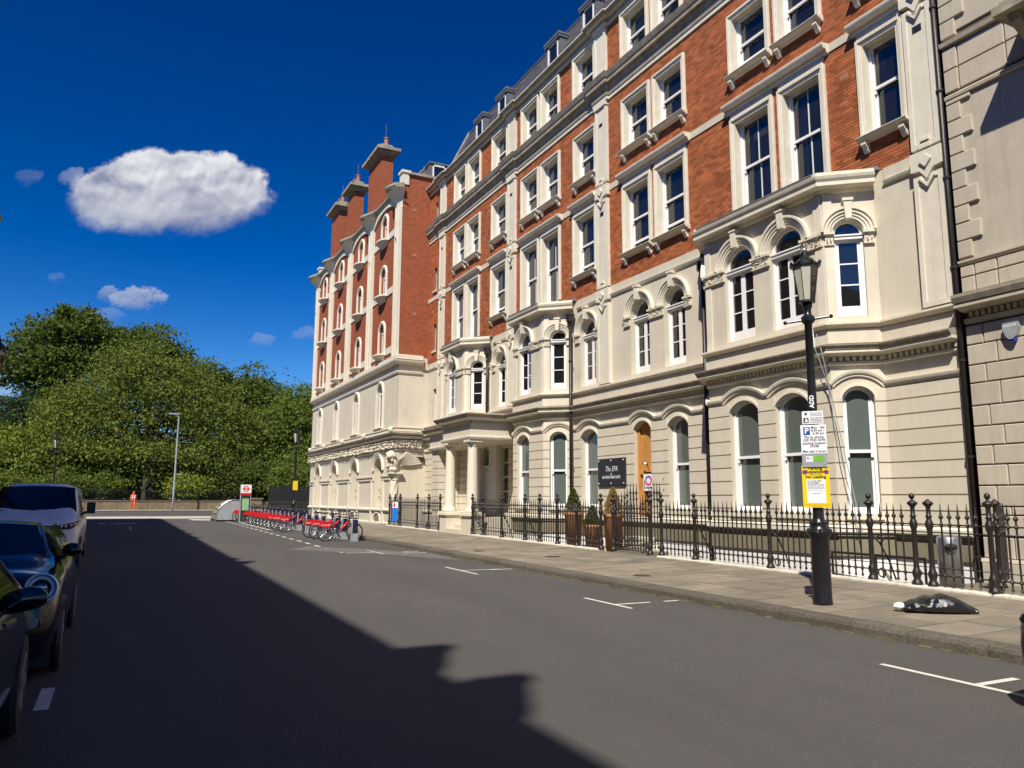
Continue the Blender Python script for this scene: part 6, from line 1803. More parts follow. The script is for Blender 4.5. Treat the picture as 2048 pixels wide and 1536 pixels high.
mb.rings(ring, True, True); pw = thing('plastic_wrapper', tuple(ctr), 'crumpled pale plastic wrapper at the left end of the black bin bag', 'litter'); mb.build('wrapper', M['signwhite'], pw)
# ------------------------------------------------------------------ parked vehicles
def section(cx, y, hw, hwt, z0, zb, zt, n=5):
    # right half then mirrored: sill, flank, belt, shoulder, roof
    R_ = [(hw * .90, z0), (hw * .985, z0 + (zb - z0) * .22), (hw, z0 + (zb - z0) * .6), (hw * .985, zb), (hwt + (hw - hwt) * .25, zb + (zt - zb) * .62), (hwt * .93, zt - (zt - zb) * .06 - .012), (hwt * .62, zt), (0, zt + .008)]
    L_ = [(-a, b) for a, b in R_[:-1]][::-1]
    return [(cx + a, y, b) for a, b in R_ + L_]
def loft(mb, secs):
    mb.rings([section(*s) for s in secs], True, True)
def wheel(parent, x, y, z, r, w_, side, rimm='alu'):
    t = MB(); t.lathe([(r * .62, -w_ / 2), (r * .93, -w_ / 2), (r, -w_ * .36), (r, w_ * .36), (r * .93, w_ / 2), (r * .62, w_ / 2)], (0, 0, 0), 28)
    q = Matrix.Translation((x, y, z)) @ Matrix.Rotation(R(90), 4, 'Y')
    t.v = [tuple(q @ Vector(v)) for v in t.v]; o = t.build('wheel', M['tyre'], parent)
    s = MB(); xs = x + side * w_ * .42
    s.v = []; 
    for k in range(5):
        a = 2 * math.pi * k / 5; da = .24
        pts = [(xs, y + rr * math.cos(a + d), z + rr * math.sin(a + d)) for rr, d in ((r * .14, -.9), (r * .60, -da), (r * .60, da), (r * .14, .9))]
        s.hexa([(pts[i][0] + dx, pts[i][1], pts[i][2]) for dx in (0, side * .02) for i in (0, 1, 3, 2)])
    s.torus((xs, y, z), r * .62, r * .05, 'x', 24, 6); s.ball((xs, y, z), r * .16, 8, 6, (.4, 1, 1))
    # parts of parts: the rim hangs under the wheel
    ro = s.build('rim', M[rimm], None); ro.parent = o
    ro.data.transform(Matrix.Translation(-abs_loc(o)))
    return o
def subsurf(o, l=2):
    m_ = o.modifiers.new('smooth', 'SUBSURF'); m_.levels = m_.render_levels = l
    o.data.polygons.foreach_set('use_smooth', [True] * len(o.data.polygons)); return o
def quadpatch(mb, a, b, c, d, n=6, bulge=(0, 0, 0)):
    P = lambda u, v: (Vector(a) * (1 - u) + Vector(b) * u) * (1 - v) + (Vector(d) * (1 - u) + Vector(c) * u) * v + Vector(bulge) * (4 * u * (1 - u))
    for i in range(n):
        for j in range(n): mb.face([P(i / n, j / n), P((i + 1) / n, j / n), P((i + 1) / n, (j + 1) / n), P(i / n, (j + 1) / n)])

# white van, nose towards the camera
vx_, vy_ = -1.70, 19.85
g = .02
V = thing('parked_van', (vx_, vy_ + 2.4, gz(21)), 'white panel van facing the camera, parked in the shade', 'van')
mb = MB()
loft(mb, [(vx_, vy_, .70, .66, g + .26, g + .60, g + .86), (vx_, vy_ + .06, .84, .78, g + .22, g + .68, g + 1.02), (vx_, vy_ + .22, .93, .86, g + .2, g + .80, g + 1.12), (vx_, vy_ + .5, .965, .88, g + .2, g + .9, g + 1.20), (vx_, vy_ + .92, .975, .88, g + .2, g + 1.0, g + 1.30),
          (vx_, vy_ + 1.35, .978, .84, g + .2, g + 1.05, g + 1.60), (vx_, vy_ + 1.82, .98, .80, g + .2, g + 1.08, g + 1.90), (vx_, vy_ + 2.2, .98, .81, g + .2, g + 1.08, g + 1.95), (vx_, vy_ + 4.6, .98, .82, g + .2, g + 1.08, g + 1.95), (vx_, vy_ + 4.95, .95, .78, g + .25, g + 1.0, g + 1.9)])
subsurf(mb.build('body', M['vanwhite'], V))
def on_slope(y, z, x): return (x, y, z)
mb = MB(); quadpatch(mb, (vx_ - .86, vy_ + .90, g + 1.235), (vx_ + .86, vy_ + .90, g + 1.235), (vx_ + .74, vy_ + 1.68, g + 1.835), (vx_ - .74, vy_ + 1.68, g + 1.835), 8, (0, -.10, .03)); mb.build('windscreen', M['vehglass'], V, True)
mb = MB(); q = [(vx_ - .62, vy_ + .93, g + 1.30), (vx_ + .1, vy_ + .80, g + 1.31)]; mb.tube([(vx_ + .5, vy_ + .80, g + 1.23), (vx_ - .15, vy_ + .86, g + 1.33)], .012, 5); mb.tube([(vx_ - .2, vy_ + .79, g + 1.23), (vx_ - .75, vy_ + .90, g + 1.33)], .012, 5); mb.build('wiper', M['blackplastic'], V)
mb = MB(); quadpatch(mb, (vx_ + .985, vy_ + 1.45, g + 1.12), (vx_ + .985, vy_ + 2.5, g + 1.12), (vx_ + .885, vy_ + 2.5, g + 1.68), (vx_ + .885, vy_ + 1.85, g + 1.68), 3); mb.build('side_window', M['vehglass'], V)
mb = MB(); F_ = Fr((vx_, vy_ - .02, 0), (1, 0, 0), (0, -1, 0))
mb.prism(F_, [(-.56, g + .99), (.56, g + .99), (.52, g + .86), (.40, g + .70), (.30, g + .67), (-.30, g + .67), (-.40, g + .70), (-.52, g + .86)], -.25, .02); mb.build('grille', M['blackplastic'], V)
for z, w_ in ((.93, .53), (.84, .48), (.75, .40)):
    mb = MB(); mb.fbox(F_, -w_, w_, g + z, g + z + .022, .02, .035); mb.build('grille_bar', M['chrome'], V)
for s in (-1, 1):
    hl = thing('headlight', tuple(Vector((vx_ + s * .74, vy_ + .1, g + .97)) - abs_loc(V)), None, None); hl.parent = V
    mb = MB(); p0 = [(.52, -.01, .93), (.80, .10, .90), (.92, .30, .98), (.945, .36, 1.10), (.86, .16, 1.06), (.56, .0, 1.0)]
    mb.rings([[(vx_ + s * a, vy_ + b - .03 + o, g + c) for a, b, c in p0] for o in (.05, 0)], True, True); mb.build('lens', M['vehglass'], hl)
    mb = MB()
    for a, b, c in ((.62, .0, .965), (.70, .03, .97), (.80, .07, .99), (.87, .14, 1.02)): mb.ball((vx_ + s * a, vy_ + b - .05, g + c), .035, 8, 6)
    mb.build('lamp_bulb', M['chrome'], hl)
    mb = MB(); mb.tube([(vx_ + s * .93, vy_ + 1.3, g + 1.2), (vx_ + s * 1.08, vy_ + 1.25, g + 1.3)], .03, 6)
    mb.hexa([(vx_ + s * (1.13 + dx), vy_ + 1.2 + dy, g + 1.36 + dz) for dz in (-.13, .13) for dy in (-.07, .06) for dx in (-.09, .09)]); mb.build('door_mirror', M['blackplastic'], V)
mb = MB(); loft(mb, [(vx_, vy_ - .05, .86, .84, g + .14, g + .42, g + .60), (vx_, vy_ + .12, .97, .96, g + .14, g + .45, g + .62), (vx_, vy_ + .42, 1.0, .99, g + .16, g + .46, g + .60)]); subsurf(mb.build('bumper', M['blackplastic'], V), 1)
mb = MB(); mb.fbox(F_, -.26, .26, g + .50, g + .60, .055, .065); mb.build('number_plate', M['signwhite'], V)
mb = MB(); mb.box(vx_ + .80, vx_ + 1.0, vy_ + .55, vy_ + 1.28, g + .1, g + .70); mb.build('wheel_arch', M['blackplastic'], V)
for s in (-1, 1):
    for dy in (.92, 4.0): wheel(V, vx_ + s * .88, vy_ + dy, gz(21) + .33, .33, .21, s, 'galv')

# small dark car with round headlamps, facing the camera
mx_, my_ = -1.26, 7.98
g = -.015
Mi = thing('parked_car', (mx_, my_ + 1.9, g), 'small black hatchback with a round headlamp, nose towards the camera', 'car', 'dark cars parked on the shaded side')
mb = MB()
loft(mb, [(mx_, my_, .62, .58, g + .24, g + .52, g + .72), (mx_, my_ + .07, .78, .68, g + .2, g + .62, g + .88), (mx_, my_ + .25, .845, .72, g + .18, g + .74, g + .965), (mx_, my_ + .6, .86, .74, g + .18, g + .82, g + .99), (mx_, my_ + 1.35, .865, .75, g + .18, g + .86, g + 1.02),
          (mx_, my_ + 1.75, .865, .60, g + .18, g + .88, g + 1.20), (mx_, my_ + 2.1, .865, .52, g + .18, g + .90, g + 1.33), (mx_, my_ + 2.5, .865, .52, g + .18, g + .90, g + 1.37), (mx_, my_ + 3.3, .86, .52, g + .18, g + .90, g + 1.34), (mx_, my_ + 3.7, .82, .6, g + .25, g + .9, g + 1.15), (mx_, my_ + 3.85, .74, .6, g + .3, g + .8, g + .95)])
subsurf(mb.build('body', M['carnavy'], Mi))
mb = MB(); quadpatch(mb, (mx_ - .66, my_ + 1.33, g + 1.005), (mx_ + .66, my_ + 1.33, g + 1.005), (mx_ + .49, my_ + 1.98, g + 1.325), (mx_ - .49, my_ + 1.98, g + 1.325), 8, (0, -.09, .03)); mb.build('windscreen', M['vehglass'], Mi, True)
mb = MB(); mb.tube([(mx_ - .68, my_ + 1.28, g + 1.01), (mx_, my_ + 1.22, g + 1.025), (mx_ + .68, my_ + 1.28, g + 1.01)], .012, 6); mb.tube([(mx_ + .68, my_ + 1.34, g + 1.01), (mx_ + .51, my_ + 1.97, g + 1.345)], .014, 6); mb.build('chrome_strip', M['chrome'], Mi)
mb = MB(); quadpatch(mb, (mx_ + .83, my_ + 1.55, g + .96), (mx_ + .84, my_ + 3.2, g + .98), (mx_ + .60, my_ + 3.1, g + 1.31), (mx_ + .60, my_ + 2.1, g + 1.31), 3); mb.build('side_window', M['vehglass'], Mi)
for s in (-1, 1):
    hl = thing('headlight', tuple(Vector((mx_ + s * .72, my_ + .1, g + .84)) - abs_loc(Mi)), None, None); hl.parent = Mi
    def disc(r0, r1, n0, n1, m, nm):
        mb = MB(); F2 = Fr((mx_ + s * .705, my_ + .075, g + .835), (1, 0, 0), (s * .22, -.95, .22)); Uq = F2.N.cross(Vector((0, 0, 1))).normalized(); Vq = F2.N.cross(Uq)
        c = F2.o
        rg_ = lambda r_, n_: [c + Uq * (r_ * math.cos(2 * math.pi * k / 32)) + Vq * (r_ * math.sin(2 * math.pi * k / 32)) + F2.N * n_ for k in range(32)]
        if r1 is None: mb.rings([rg_(r0, n0 - .03), rg_(r0, n0), rg_(r0 * .7, n1), rg_(.002, n1 + .004)], True, True)
        else: mb.rings([rg_(r0, -.06), rg_(r0, n0), rg_((r0 + r1) / 2, n1), rg_(r1, n0), rg_(r1, -.06)], True, False)
        mb.build(nm, m, hl, True)
    disc(.132, .112, .035, .055, M['chrome'], 'chrome_ring')
    disc(.108, .078, .022, .034, M['signwhite'], 'daylight_ring')
    disc(.076, None, .0, .018, M['vehglass'], 'lens')
    disc(.112, .076, .005, .012, M['alu'], 'reflector')
    mb = MB(); F2 = Fr((mx_ + s * .705, my_ + .075, g + .835), (1, 0, 0), (0, -1, 0)); mb.ball((mx_ + s * .71, my_ + .05, g + .845), .033, 10, 6, (1.5, .6, .8)); mb.build('projector', M['chrome'], hl, True)
    mb = MB(); mb.tube([(mx_ + s * .66, my_ - .0, g + .56), (mx_ + s * .66, my_ + .1, g + .56)], .055, 14); mb.build('fog_lamp', M['alu'], Mi)
    mb = MB(); mb.tube([(mx_ + s * .72, my_ + 1.45, g + 1.0), (mx_ + s * .82, my_ + 1.42, g + 1.03)], .022, 6)
    ring = [[(mx_ + s * (.865 + .095 * math.cos(t) * k_), my_ + 1.42 + dy, g + 1.09 + .07 * math.sin(t) * k_) for t in [2 * math.pi * i / 14 for i in range(14)]] for dy, k_ in ((-.09, .45), (-.05, .95), (.02, 1.0), (.07, .9))]
    mb.rings(ring, True, True); mb.build('door_mirror', M['carblack'], Mi, True)
    for dy in (.78, 3.25): wheel(Mi, mx_ + s * .765, my_ + dy, gz(9) + .31, .31, .20, s)
    mb = MB(); mb.torus((mx_ + s * .845, my_ + .78, g + .31), .36, .035, 'x', 24, 6); mb.build('arch_trim', M['blackplastic'], Mi)
mb = MB(); F_ = Fr((mx_, my_ - .0, 0), (1, 0, 0), (0, -1, 0)); mb.prism(F_, [(-.48, g + .72), (.48, g + .72), (.52, g + .60), (.44, g + .42), (-.44, g + .42), (-.52, g + .60)], -.1, .03); mb.build('grille', M['blackplastic'], Mi)
mb = MB(); mb.sweep(F_, [(-.48, g + .72), (.48, g + .72), (.52, g + .60), (.44, g + .42), (-.44, g + .42), (-.52, g + .60)], [(-.012, .03), (-.012, .045), (.012, .045), (.012, .03)], True); mb.build('grille_surround', M['chrome'], Mi)
mb = MB(); mb.fbox(F_, -.26, .26, g + .48, g + .58, .045, .055); mb.build('number_plate', M['signwhite'], Mi)
mb = MB(); mb.box(mx_ - .8, mx_ + .8, my_ + .25, my_ + 3.6, g + .14, g + .3); mb.build('underbody', M['blackplastic'], Mi)

# black saloon alongside the camera, facing away
kx, ky = -1.41, 2.75                       # ky = tail; nose further up the street
g = gz(5)
K1 = thing('parked_car', (kx, ky + 2.2, g), 'black saloon at the left edge with its door mirror nearest the camera', 'car', 'dark cars parked on the shaded side')
def saloon(T, kx, ky, g, dr):
    Y = lambda d: ky + d * dr
    mb = MB()
    loft(mb, [(kx, Y(0), .70, .6, g + .35, g + .7, g + .85), (kx, Y(.12), .84, .7, g + .28, g + .78, g + .98), (kx, Y(.7), .90, .72, g + .2, g + .86, g + 1.05), (kx, Y(1.1), .915, .68, g + .2, g + .92, g + 1.2), (kx, Y(1.5), .92, .60, g + .2, g + .94, g + 1.40), (kx, Y(2.2), .92, .58, g + .2, g + .94, g + 1.45), (kx, Y(2.75), .92, .59, g + .2, g + .94, g + 1.38), (kx, Y(3.1), .92, .66, g + .2, g + .94, g + 1.18), (kx, Y(3.4), .915, .74, g + .2, g + .92, g + 1.02), (kx, Y(4.0), .905, .74, g + .2, g + .84, g + .97), (kx, Y(4.35), .86, .68, g + .24, g + .72, g + .86), (kx, Y(4.5), .72, .6, g + .3, g + .6, g + .72)])
    subsurf(mb.build('body', M['carblack'], T))
    for s in (-1, 1):
        mb = MB(); quadpatch(mb, (kx + s * .893, Y(1.2), g + .99), (kx + s * .893, Y(2.15), g + .99), (kx + s * .68, Y(2.15), g + 1.36), (kx + s * .70, Y(1.55), g + 1.34), 3); mb.build('side_window', M['vehglass'], T)
        mb = MB(); quadpatch(mb, (kx + s * .893, Y(2.2), g + .99), (kx + s * .893, Y(3.18), g + .99), (kx + s * .70, Y(2.72), g + 1.33), (kx + s * .68, Y(2.2), g + 1.36), 3); mb.build('side_window', M['vehglass'], T)
        mb = MB(); mb.tube([(kx + s * .90, Y(1.1), g + .985), (kx + s * .915, Y(2.2), g + .985), (kx + s * .905, Y(3.25), g + .985)], .012, 6); mb.tube([(kx + s * .89, Y(3.25), g + .99), (kx + s * .70, Y(2.7), g + 1.36), (kx + s * .66, Y(2.2), g + 1.40), (kx + s * .68, Y(1.5), g + 1.37)], .012, 6); mb.build('window_trim', M['chrome'], T)
        mb = MB(); mb.tube([(kx + s * .86, Y(2.47), g + .95), (kx + s * .95, Y(2.45), g + .965)], .022, 6)
        ring = [[(kx + s * (.985 + .115 * math.cos(t) * k_), Y(2.44 + dy), g + 1.015 + (.066 * math.sin(t) + (.012 if math.cos(t) * s > 0 else 0)) * k_) for t in [2 * math.pi * i / 14 for i in range(14)]] for dy, k_ in ((-.06, .96), (-.055, 1.0), (.03, .96), (.10, .5))]
        mb.rings(ring, True, True); mb.build('door_mirror', M['carblack'], T, True)
        mb = MB(); mb.box(kx + s * .90, kx + s * .935, min(Y(1.55), Y(1.75)), max(Y(1.55), Y(1.75)), g + .86, g + .885); mb.build('door_handle', M['chrome'], T); mb = MB(); mb.box(kx + s * .90, kx + s * .935, min(Y(2.5), Y(2.7)), max(Y(2.5), Y(2.7)), g + .86, g + .885); mb.build('door_handle', M['chrome'], T)
        for d in (.85, 3.7): wheel(T, kx + s * .80, Y(d), g + .33, .33, .22, s)
    mb = MB(); quadpatch(mb, (kx - .68, Y(3.4), g + 1.045), (kx + .68, Y(3.4), g + 1.045), (kx + .54, Y(2.75), g + 1.41), (kx - .54, Y(2.75), g + 1.41), 6, (0, .06 * dr, .03)); mb.build('windscreen', M['vehglass'], T, True)
    mb = MB(); quadpatch(mb, (kx - .66, Y(.85), g + 1.10), (kx + .66, Y(.85), g + 1.10), (kx + .54, Y(1.45), g + 1.40), (kx - .54, Y(1.45), g + 1.40), 6, (0, -.05 * dr, .03)); mb.build('rear_window', M['vehglass'], T, True)
    for s in (-1, 1):
        mb = MB(); mb.ball((kx + s * .68, Y(.03), g + .80), .14, 10, 6, (1, .35, .45)); mb.build('tail_light', M['red'], T, True)
        mb = MB(); mb.ball((kx + s * .66, Y(4.36), g + .70), .15, 10, 6, (1, .5, .45)); mb.build('headlight', M['vehglass'], T, True)
    mb = MB(); mb.box(kx - .8, kx + .8, min(Y(.3), Y(4.2)), max(Y(.3), Y(4.2)), g + .15, g + .3); mb.build('underbody', M['blackplastic'], T)
saloon(K1, kx, ky, g, 1)
# another dark car just entering the frame on the right
kx2 = 7.08
K2 = thing('parked_car', (kx2, 1.2, 0), 'dark car at the right edge, only its bumper corner in the frame', 'car', 'dark cars parked on the shaded side')
saloon(K2, kx2, -.61, 0.01, 1)

# ------------------------------------------------------------------ hire bicycles and their docks
def bike_parts():
    P = {}
    # built along +x (rear wheel at the origin, front wheel at x=1.06), up z
    def wheelmesh(cx, nm):
        t = MB(); t.torus((cx, 0, .315), .295, .022, 'y', 28, 6)
        r_ = MB(); r_.torus((cx, 0, .315), .268, .010, 'y', 28, 5)
        for k in range(8):
            a = math.pi * k / 8; r_.tube([(cx + .265 * math.cos(a), .004, .315 + .265 * math.sin(a)), (cx - .265 * math.cos(a), -.004, .315 - .265 * math.sin(a))], .0035, 4, False)
        r_.tube([(cx, -.05, .315), (cx, .05, .315)], .03, 8)
        return t, r_
    P['wheel'] = [wheelmesh(0, 'r'), wheelmesh(1.06, 'f')]
    f = MB()
    f.tube([(0, .03, .315), (.40, .02, .30)], .018, 6); f.tube([(.40, 0, .30), (.30, 0, .74)], .024, 8); f.tube([(.40, 0, .30), (.56, 0, .36), (.80, 0, .62), (.86, 0, .74)], .036, 8); f.tube([(.86, 0, .66), (.82, 0, .98)], .03, 8)
    f.tube([(.90, .05, .62), (1.06, .05, .315)], .016, 6); f.tube([(.90, -.05, .62), (1.06, -.05, .315)], .016, 6); f.tube([(0, -.03, .315), (.33, 0, .62)], .016, 6)
    P['frame'] = (f, 'navy')
    s = MB()
    for sd in (-1, 1):
        pts = [(-.30, .34), (-.285, .45), (-.20, .58), (-.05, .655), (.12, .65), (.26, .56), (.20, .42), (.06, .33), (-.12, .36)]
        s.prism(Fr((0, sd * .045, 0), (1, 0, 0), (0, sd, 0)), [(x, z + .02) for x, z in ((-.26, .50), (-.21, .60), (-.11, .665), (.10, .675), (.27, .66), (.16, .50), (.09, .42), (-.01, .485), (-.16, .485))], -.004, .004)
    s.hexa([(x, y, z) for z in (.655, .68) for y in (-.05, .05) for x in (-.12, .2)])
    P['mudguard'] = (s, 'red')
    s = MB(); s.tube([(.33, 0, .60), (.27, 0, .93)], .016, 6); P['seat_post'] = (s, 'alu')
    s = MB(); s.rings([[(x, w_ * math.cos(t), .955 + .03 * math.sin(t)) for t in [2 * math.pi * i / 10 for i in range(10)]] for x, w_ in ((.12, .05), (.16, .095), (.25, .08), (.36, .03), (.41, .015))], True, True); P['saddle'] = (s, 'blackplastic')
    s = MB(); s.tube([(.72, .27, 1.05), (.80, .2, 1.08), (.83, .06, 1.03), (.83, -.06, 1.03), (.80, -.2, 1.08), (.72, -.27, 1.05)], .014, 6); s.tube([(.82, 0, .95), (.83, 0, 1.04)], .02, 6); P['handlebar'] = (s, 'blackplastic')
    s = MB()
    for z in (.80, .90, 1.0):
        s.tube([(.92, -.15, z), (1.14, -.17, z), (1.14, .17, z), (.92, .15, z)], .008, 4)
    for q in ((.93, -.15), (1.03, -.16), (1.13, -.17), (1.13, -.06), (1.13, .06), (1.13, .17), (1.03, .16), (.93, .15)): s.tube([(q[0], q[1], .78), (q[0], q[1], 1.0)], .007, 4)
    s.hexa([(x, y, z) for z in (.775, .79) for y in (-.15, .15) for x in (.9, 1.13)]); P['basket'] = (s, 'blackplastic')
    s = MB(); s.tube([(.40, -.1, .30), (.40, .1, .30)], .022, 6); s.tube([(.40, .09, .30), (.50, .10, .17)], .011, 5); s.tube([(.40, -.09, .30), (.30, -.10, .43)], .011, 5)
    s.hexa([(x, y, z) for z in (.15, .175) for y in (.10, .19) for x in (.46, .54)]); s.hexa([(x, y, z) for z in (.425, .45) for y in (-.19, -.10) for x in (.26, .34)]); s.tube([(.40, .05, .30), (.36, .09, .02)], .012, 5); P['crank'] = (s, 'alu')
    s = MB(); s.tube([(.56, 0, .40), (.80, 0, .665)], .041, 8); P['down_tube_panel'] = (s, 'red')
    return P
BP = bike_parts(); BME = {}
def mesh_of(mb, nm, m, smooth=True):
    me = bpy.data.meshes.new(nm); me.from_pydata(mb.v, [], mb.f); me.materials.append(m)
    if smooth: me.polygons.foreach_set('use_smooth', [True] * len(me.polygons))
    return me
for nm, v in BP.items():
    if nm == 'wheel': BME[nm] = [(mesh_of(t, 'wheel', M['tyre']), mesh_of(r_, 'rim', M['alu'])) for t, r_ in v]
    else: BME[nm] = mesh_of(v[0], nm, M[v[1]], nm != 'mudguard')
tl = text('Santander', .085, (0, 0, 0), (1, 0, 0), (0, 0, 1), M['signwhite'], None); TME = tl.data; bpy.data.objects.remove(tl)
def bike(x, y, label, rz, grp, letter=False):
    b = thing('hire_bicycle', (x, y, gz(y)), label, 'bicycle', grp, rz)
    for t, r_ in BME['wheel']:
        o = bpy.data.objects.new('wheel', t); COL.objects.link(o); o.parent = b
        q = bpy.data.objects.new('rim', r_); COL.objects.link(q); q.parent = o
    for nm, me in BME.items():
        if nm == 'wheel': continue
        o = bpy.data.objects.new(nm, me); COL.objects.link(o); o.parent = b
    if letter:
        o = bpy.data.objects.new('lettering', TME); COL.objects.link(o); o.parent = b
        o.matrix_local = Matrix.Translation((-.01, -.052, .568)) @ Matrix(((1, 0, 0), (0, 0, -1), (0, 1, 0))).to_4x4()
    return b
ordw = ['first', 'second', 'third', 'fourth', 'fifth', 'sixth', 'seventh', 'eighth', 'ninth', 'tenth', 'eleventh', 'twelfth']
def dock(x, y, label):
    d = thing('docking_post', (x, y, gz(y)), label, 'docking post', 'hire bike docking posts'); z = gz(y)
    mb = MB(); mb.hexa([(x + dx * (1 + t), y + dy, z + zz) for zz, t in ((.28, 0), (.76, -.1)) for dy in (-.10, .10) for dx in (-.10, .10)]); mb.build('head', M['navy'], d)
    mb = MB(); mb.box(x - .11, x + .11, y - .10, y + .10, z, z + .30); mb.hexa([(x + dx + t, y + dy, z + zz) for zz, t in ((.0, 0), (.82, .03)) for dy in (-.11, -.095) for dx in (-.17, -.12)]); mb.build('foot', M['galv'], d)
near_y = [27.9, 29.25, 30.4]
for i, y in enumerate(near_y):
    bike(6.62, y, f'red hire bicycle, {ordw[i]} from the pavement corner in the near group of three', R(3), 'red hire bicycles', True)
    dock(7.58, y - .28, f'navy docking post beside the {ordw[i]} bicycle of the near group')
far_y = [35.2, 37.0, 38.3, 39.3, 40.3, 41.5, 42.6, 43.8, 44.9, 46.3]
for i, y in enumerate(far_y):
    bike(6.55, y, f'red hire bicycle, {ordw[i]} in the long rank counted away from the gap', R(3 + rnd.uniform(-2, 2)), 'red hire bicycles', i < 3)
    dock(7.52, y - .28, f'navy docking post beside the {ordw[i]} bicycle of the long rank')
dock(7.58, 32.4, 'empty navy docking post in the gap between the two bicycle groups'); dock(7.55, 33.6, 'empty navy docking post at the near end of the long bicycle rank')
bike(6.5, 49.0, 'red hire bicycle standing apart at the far end by the map totem', R(4), 'red hire bicycles'); bike(6.5, 50.2, 'farthest red hire bicycle beside the curved cycle locker', R(4), 'red hire bicycles')

# totem with a roundel, map panel
tx, ty = 6.62, 48.0; g = gz(48)
tt = thing('map_totem', (tx, ty, g), 'tall cycle hire totem with a red roundel over a lit map', 'totem')
FTt = Fr((tx, ty - .1, 0), (1, 0, 0), (0, -1, 0))
mb = MB(); mb.box(tx - .30, tx + .30, ty - .09, ty + .09, g, g + 2.2); mb.build('column', M['galv'], tt)
mb = MB(); mb.fbox(FTt, -.30, .30, g + 1.72, g + 2.2, -.01, .005); mb.build('header', M['signwhite'], tt)
mb = MB(); mb.fbox(FTt, -.30, .30, g + 1.60, g + 1.70, -.01, .006); mb.build('red_band', M['red'], tt)
mb = MB(); mb.fbox(FTt, -.25, .25, g + .1, g + 1.58, -.01, .006); mb.build('dark_panel', M['blackplastic'], tt)
mb = MB(); mb.fbox(FTt, -.19, .19, g + .72, g + 1.40, .006, .012); mb.build('map', M['screen'], tt)
mb = MB(); mb.sweep(FTt, [(.14 * math.cos(a), g + 1.96 + .14 * math.sin(a)) for a in [2 * math.pi * i / 20 for i in range(20)]], [(-.025, .005), (-.025, .012), (.025, .012), (.025, .005)], True); mb.fbox(FTt, -.2, .2, g + 1.93, g + 1.99, .006, .016); mb.build('roundel', M['red'], tt)
# curved bike hangar
hx, hy = 6.35, 51.6; g = gz(51)
hg = thing('cycle_hangar', (hx, hy, g), 'grey half-round cycle hangar with ribbed sides behind the bicycles', 'cycle hangar')
def halfring(r_, y, z0, k=16): return [(hx + r_ * math.cos(math.pi * i / k), y, g + z0 + r_ * 1.12 * math.sin(math.pi * i / k)) for i in range(k + 1)]
mb = MB(); a = halfring(1.05, hy - 1.2, .1); mb.face(a + [(hx - 1.05, hy - 1.2, g + .05), (hx + 1.05, hy - 1.2, g + .05)][::-1][::-1]); a = halfring(1.05, hy + 1.2, .1); mb.face(a); mb.build('end_panel', M['galv'], hg)
for j in range(12):
    a0, a1 = math.pi * j / 12, math.pi * (j + .82) / 12
    mb = MB(); mb.face([(hx + 1.08 * math.cos(t), y, g + .1 + 1.21 * math.sin(t)) for t, y in ((a0, hy - 1.2), (a1, hy - 1.2), (a1, hy + 1.2), (a0, hy + 1.2))]); mb.build('shell_slat', M['olive'] if j > 5 else M['galv'], hg)
mb = MB(); mb.tube(halfring(1.07, hy - 1.2, .1), .035, 6); mb.tube([(hx - 1.07, hy - 1.2, g), (hx - 1.07, hy - 1.2, g + .12)], .035, 6); mb.tube([(hx + 1.07, hy - 1.2, g), (hx + 1.07, hy - 1.2, g + .12)], .035, 6); mb.build('hoop', M['alu'], hg)
mb = MB(); mb.box(hx - 1.1, hx + 1.1, hy - 1.2, hy + 1.2, g + .01, g + .1); mb.build('base_frame', M['blackplastic'], hg)
# blue parking sign by the tower railings
bs = thing('blue_sign', (11.55, 35.2, pz(11.5, 35.2)), 'bright blue and white upright sign against the far railings', 'sign')
z = pz(11.5, 35.2); FB = Fr((11.55, 35.2, 0), (0, 1, 0), (-1, 0, 0)); FB = Fr((11.55, 35.2, 0), Vector((-.55, .83, 0)), Vector((-.83, -.55, 0)))
mb = MB(); mb.fbox(FB, -.16, .16, z + .25, z + .85, -.02, 0); mb.build('blue_plate', M['bluepost'], bs)
mb = MB(); mb.fbox(FB, -.16, .16, z + .86, z + 1.12, -.02, 0); mb.build('white_plate', M['signwhite'], bs)
mb = MB(); mb.fbox(FB, .0, .10, z + .90, z + 1.08, 0, .004); mb.build('red_square', M['red'], bs)
mb = MB(); mb.fbox(FB, -.02, .02, z, z + 1.15, -.05, -.02); mb.build('pole', M['galv'], bs)
# tall grey road lamp across the main road
gl = thing('road_lamp', (4.68, 82.0, .5), 'tall slim grey road lamp with a flat head across the junction', 'street lamp')
mb = MB(); mb.tube([(4.68, 82, .5), (4.68, 82, 2.0), (4.68, 82, 9.6), (4.6, 82, 9.75)], [.13, .10, .075, .07], 10); mb.build('pole', M['galv'], gl, True)
mb = MB(); mb.hexa([(x, y, z) for z in (9.72, 9.86) for y in (81.85, 82.15) for x in (3.75, 4.7)]); mb.build('lamp_head', M['galv'], gl)
mb = MB(); mb.fbox(Fr((4.68, 81.9, 0), (1, 0, 0), (0, -1, 0)), .1, .6, 3.9, 4.0, 0, .03); mb.build('bracket', M['galv'], gl)
# small yellow plate on the far lamp
yp = thing('yellow_plate', (8.55, 43.5, 2.3), 'small yellow notice on the far lantern post', 'sign')
mb = MB(); mb.fbox(Fr((8.55, 43.52, 0), (1, 0, 0), (0, -1, 0)), -.13, .13, 2.1, 2.6, .08, .1); mb.build('plate', M['signyellow'], yp)
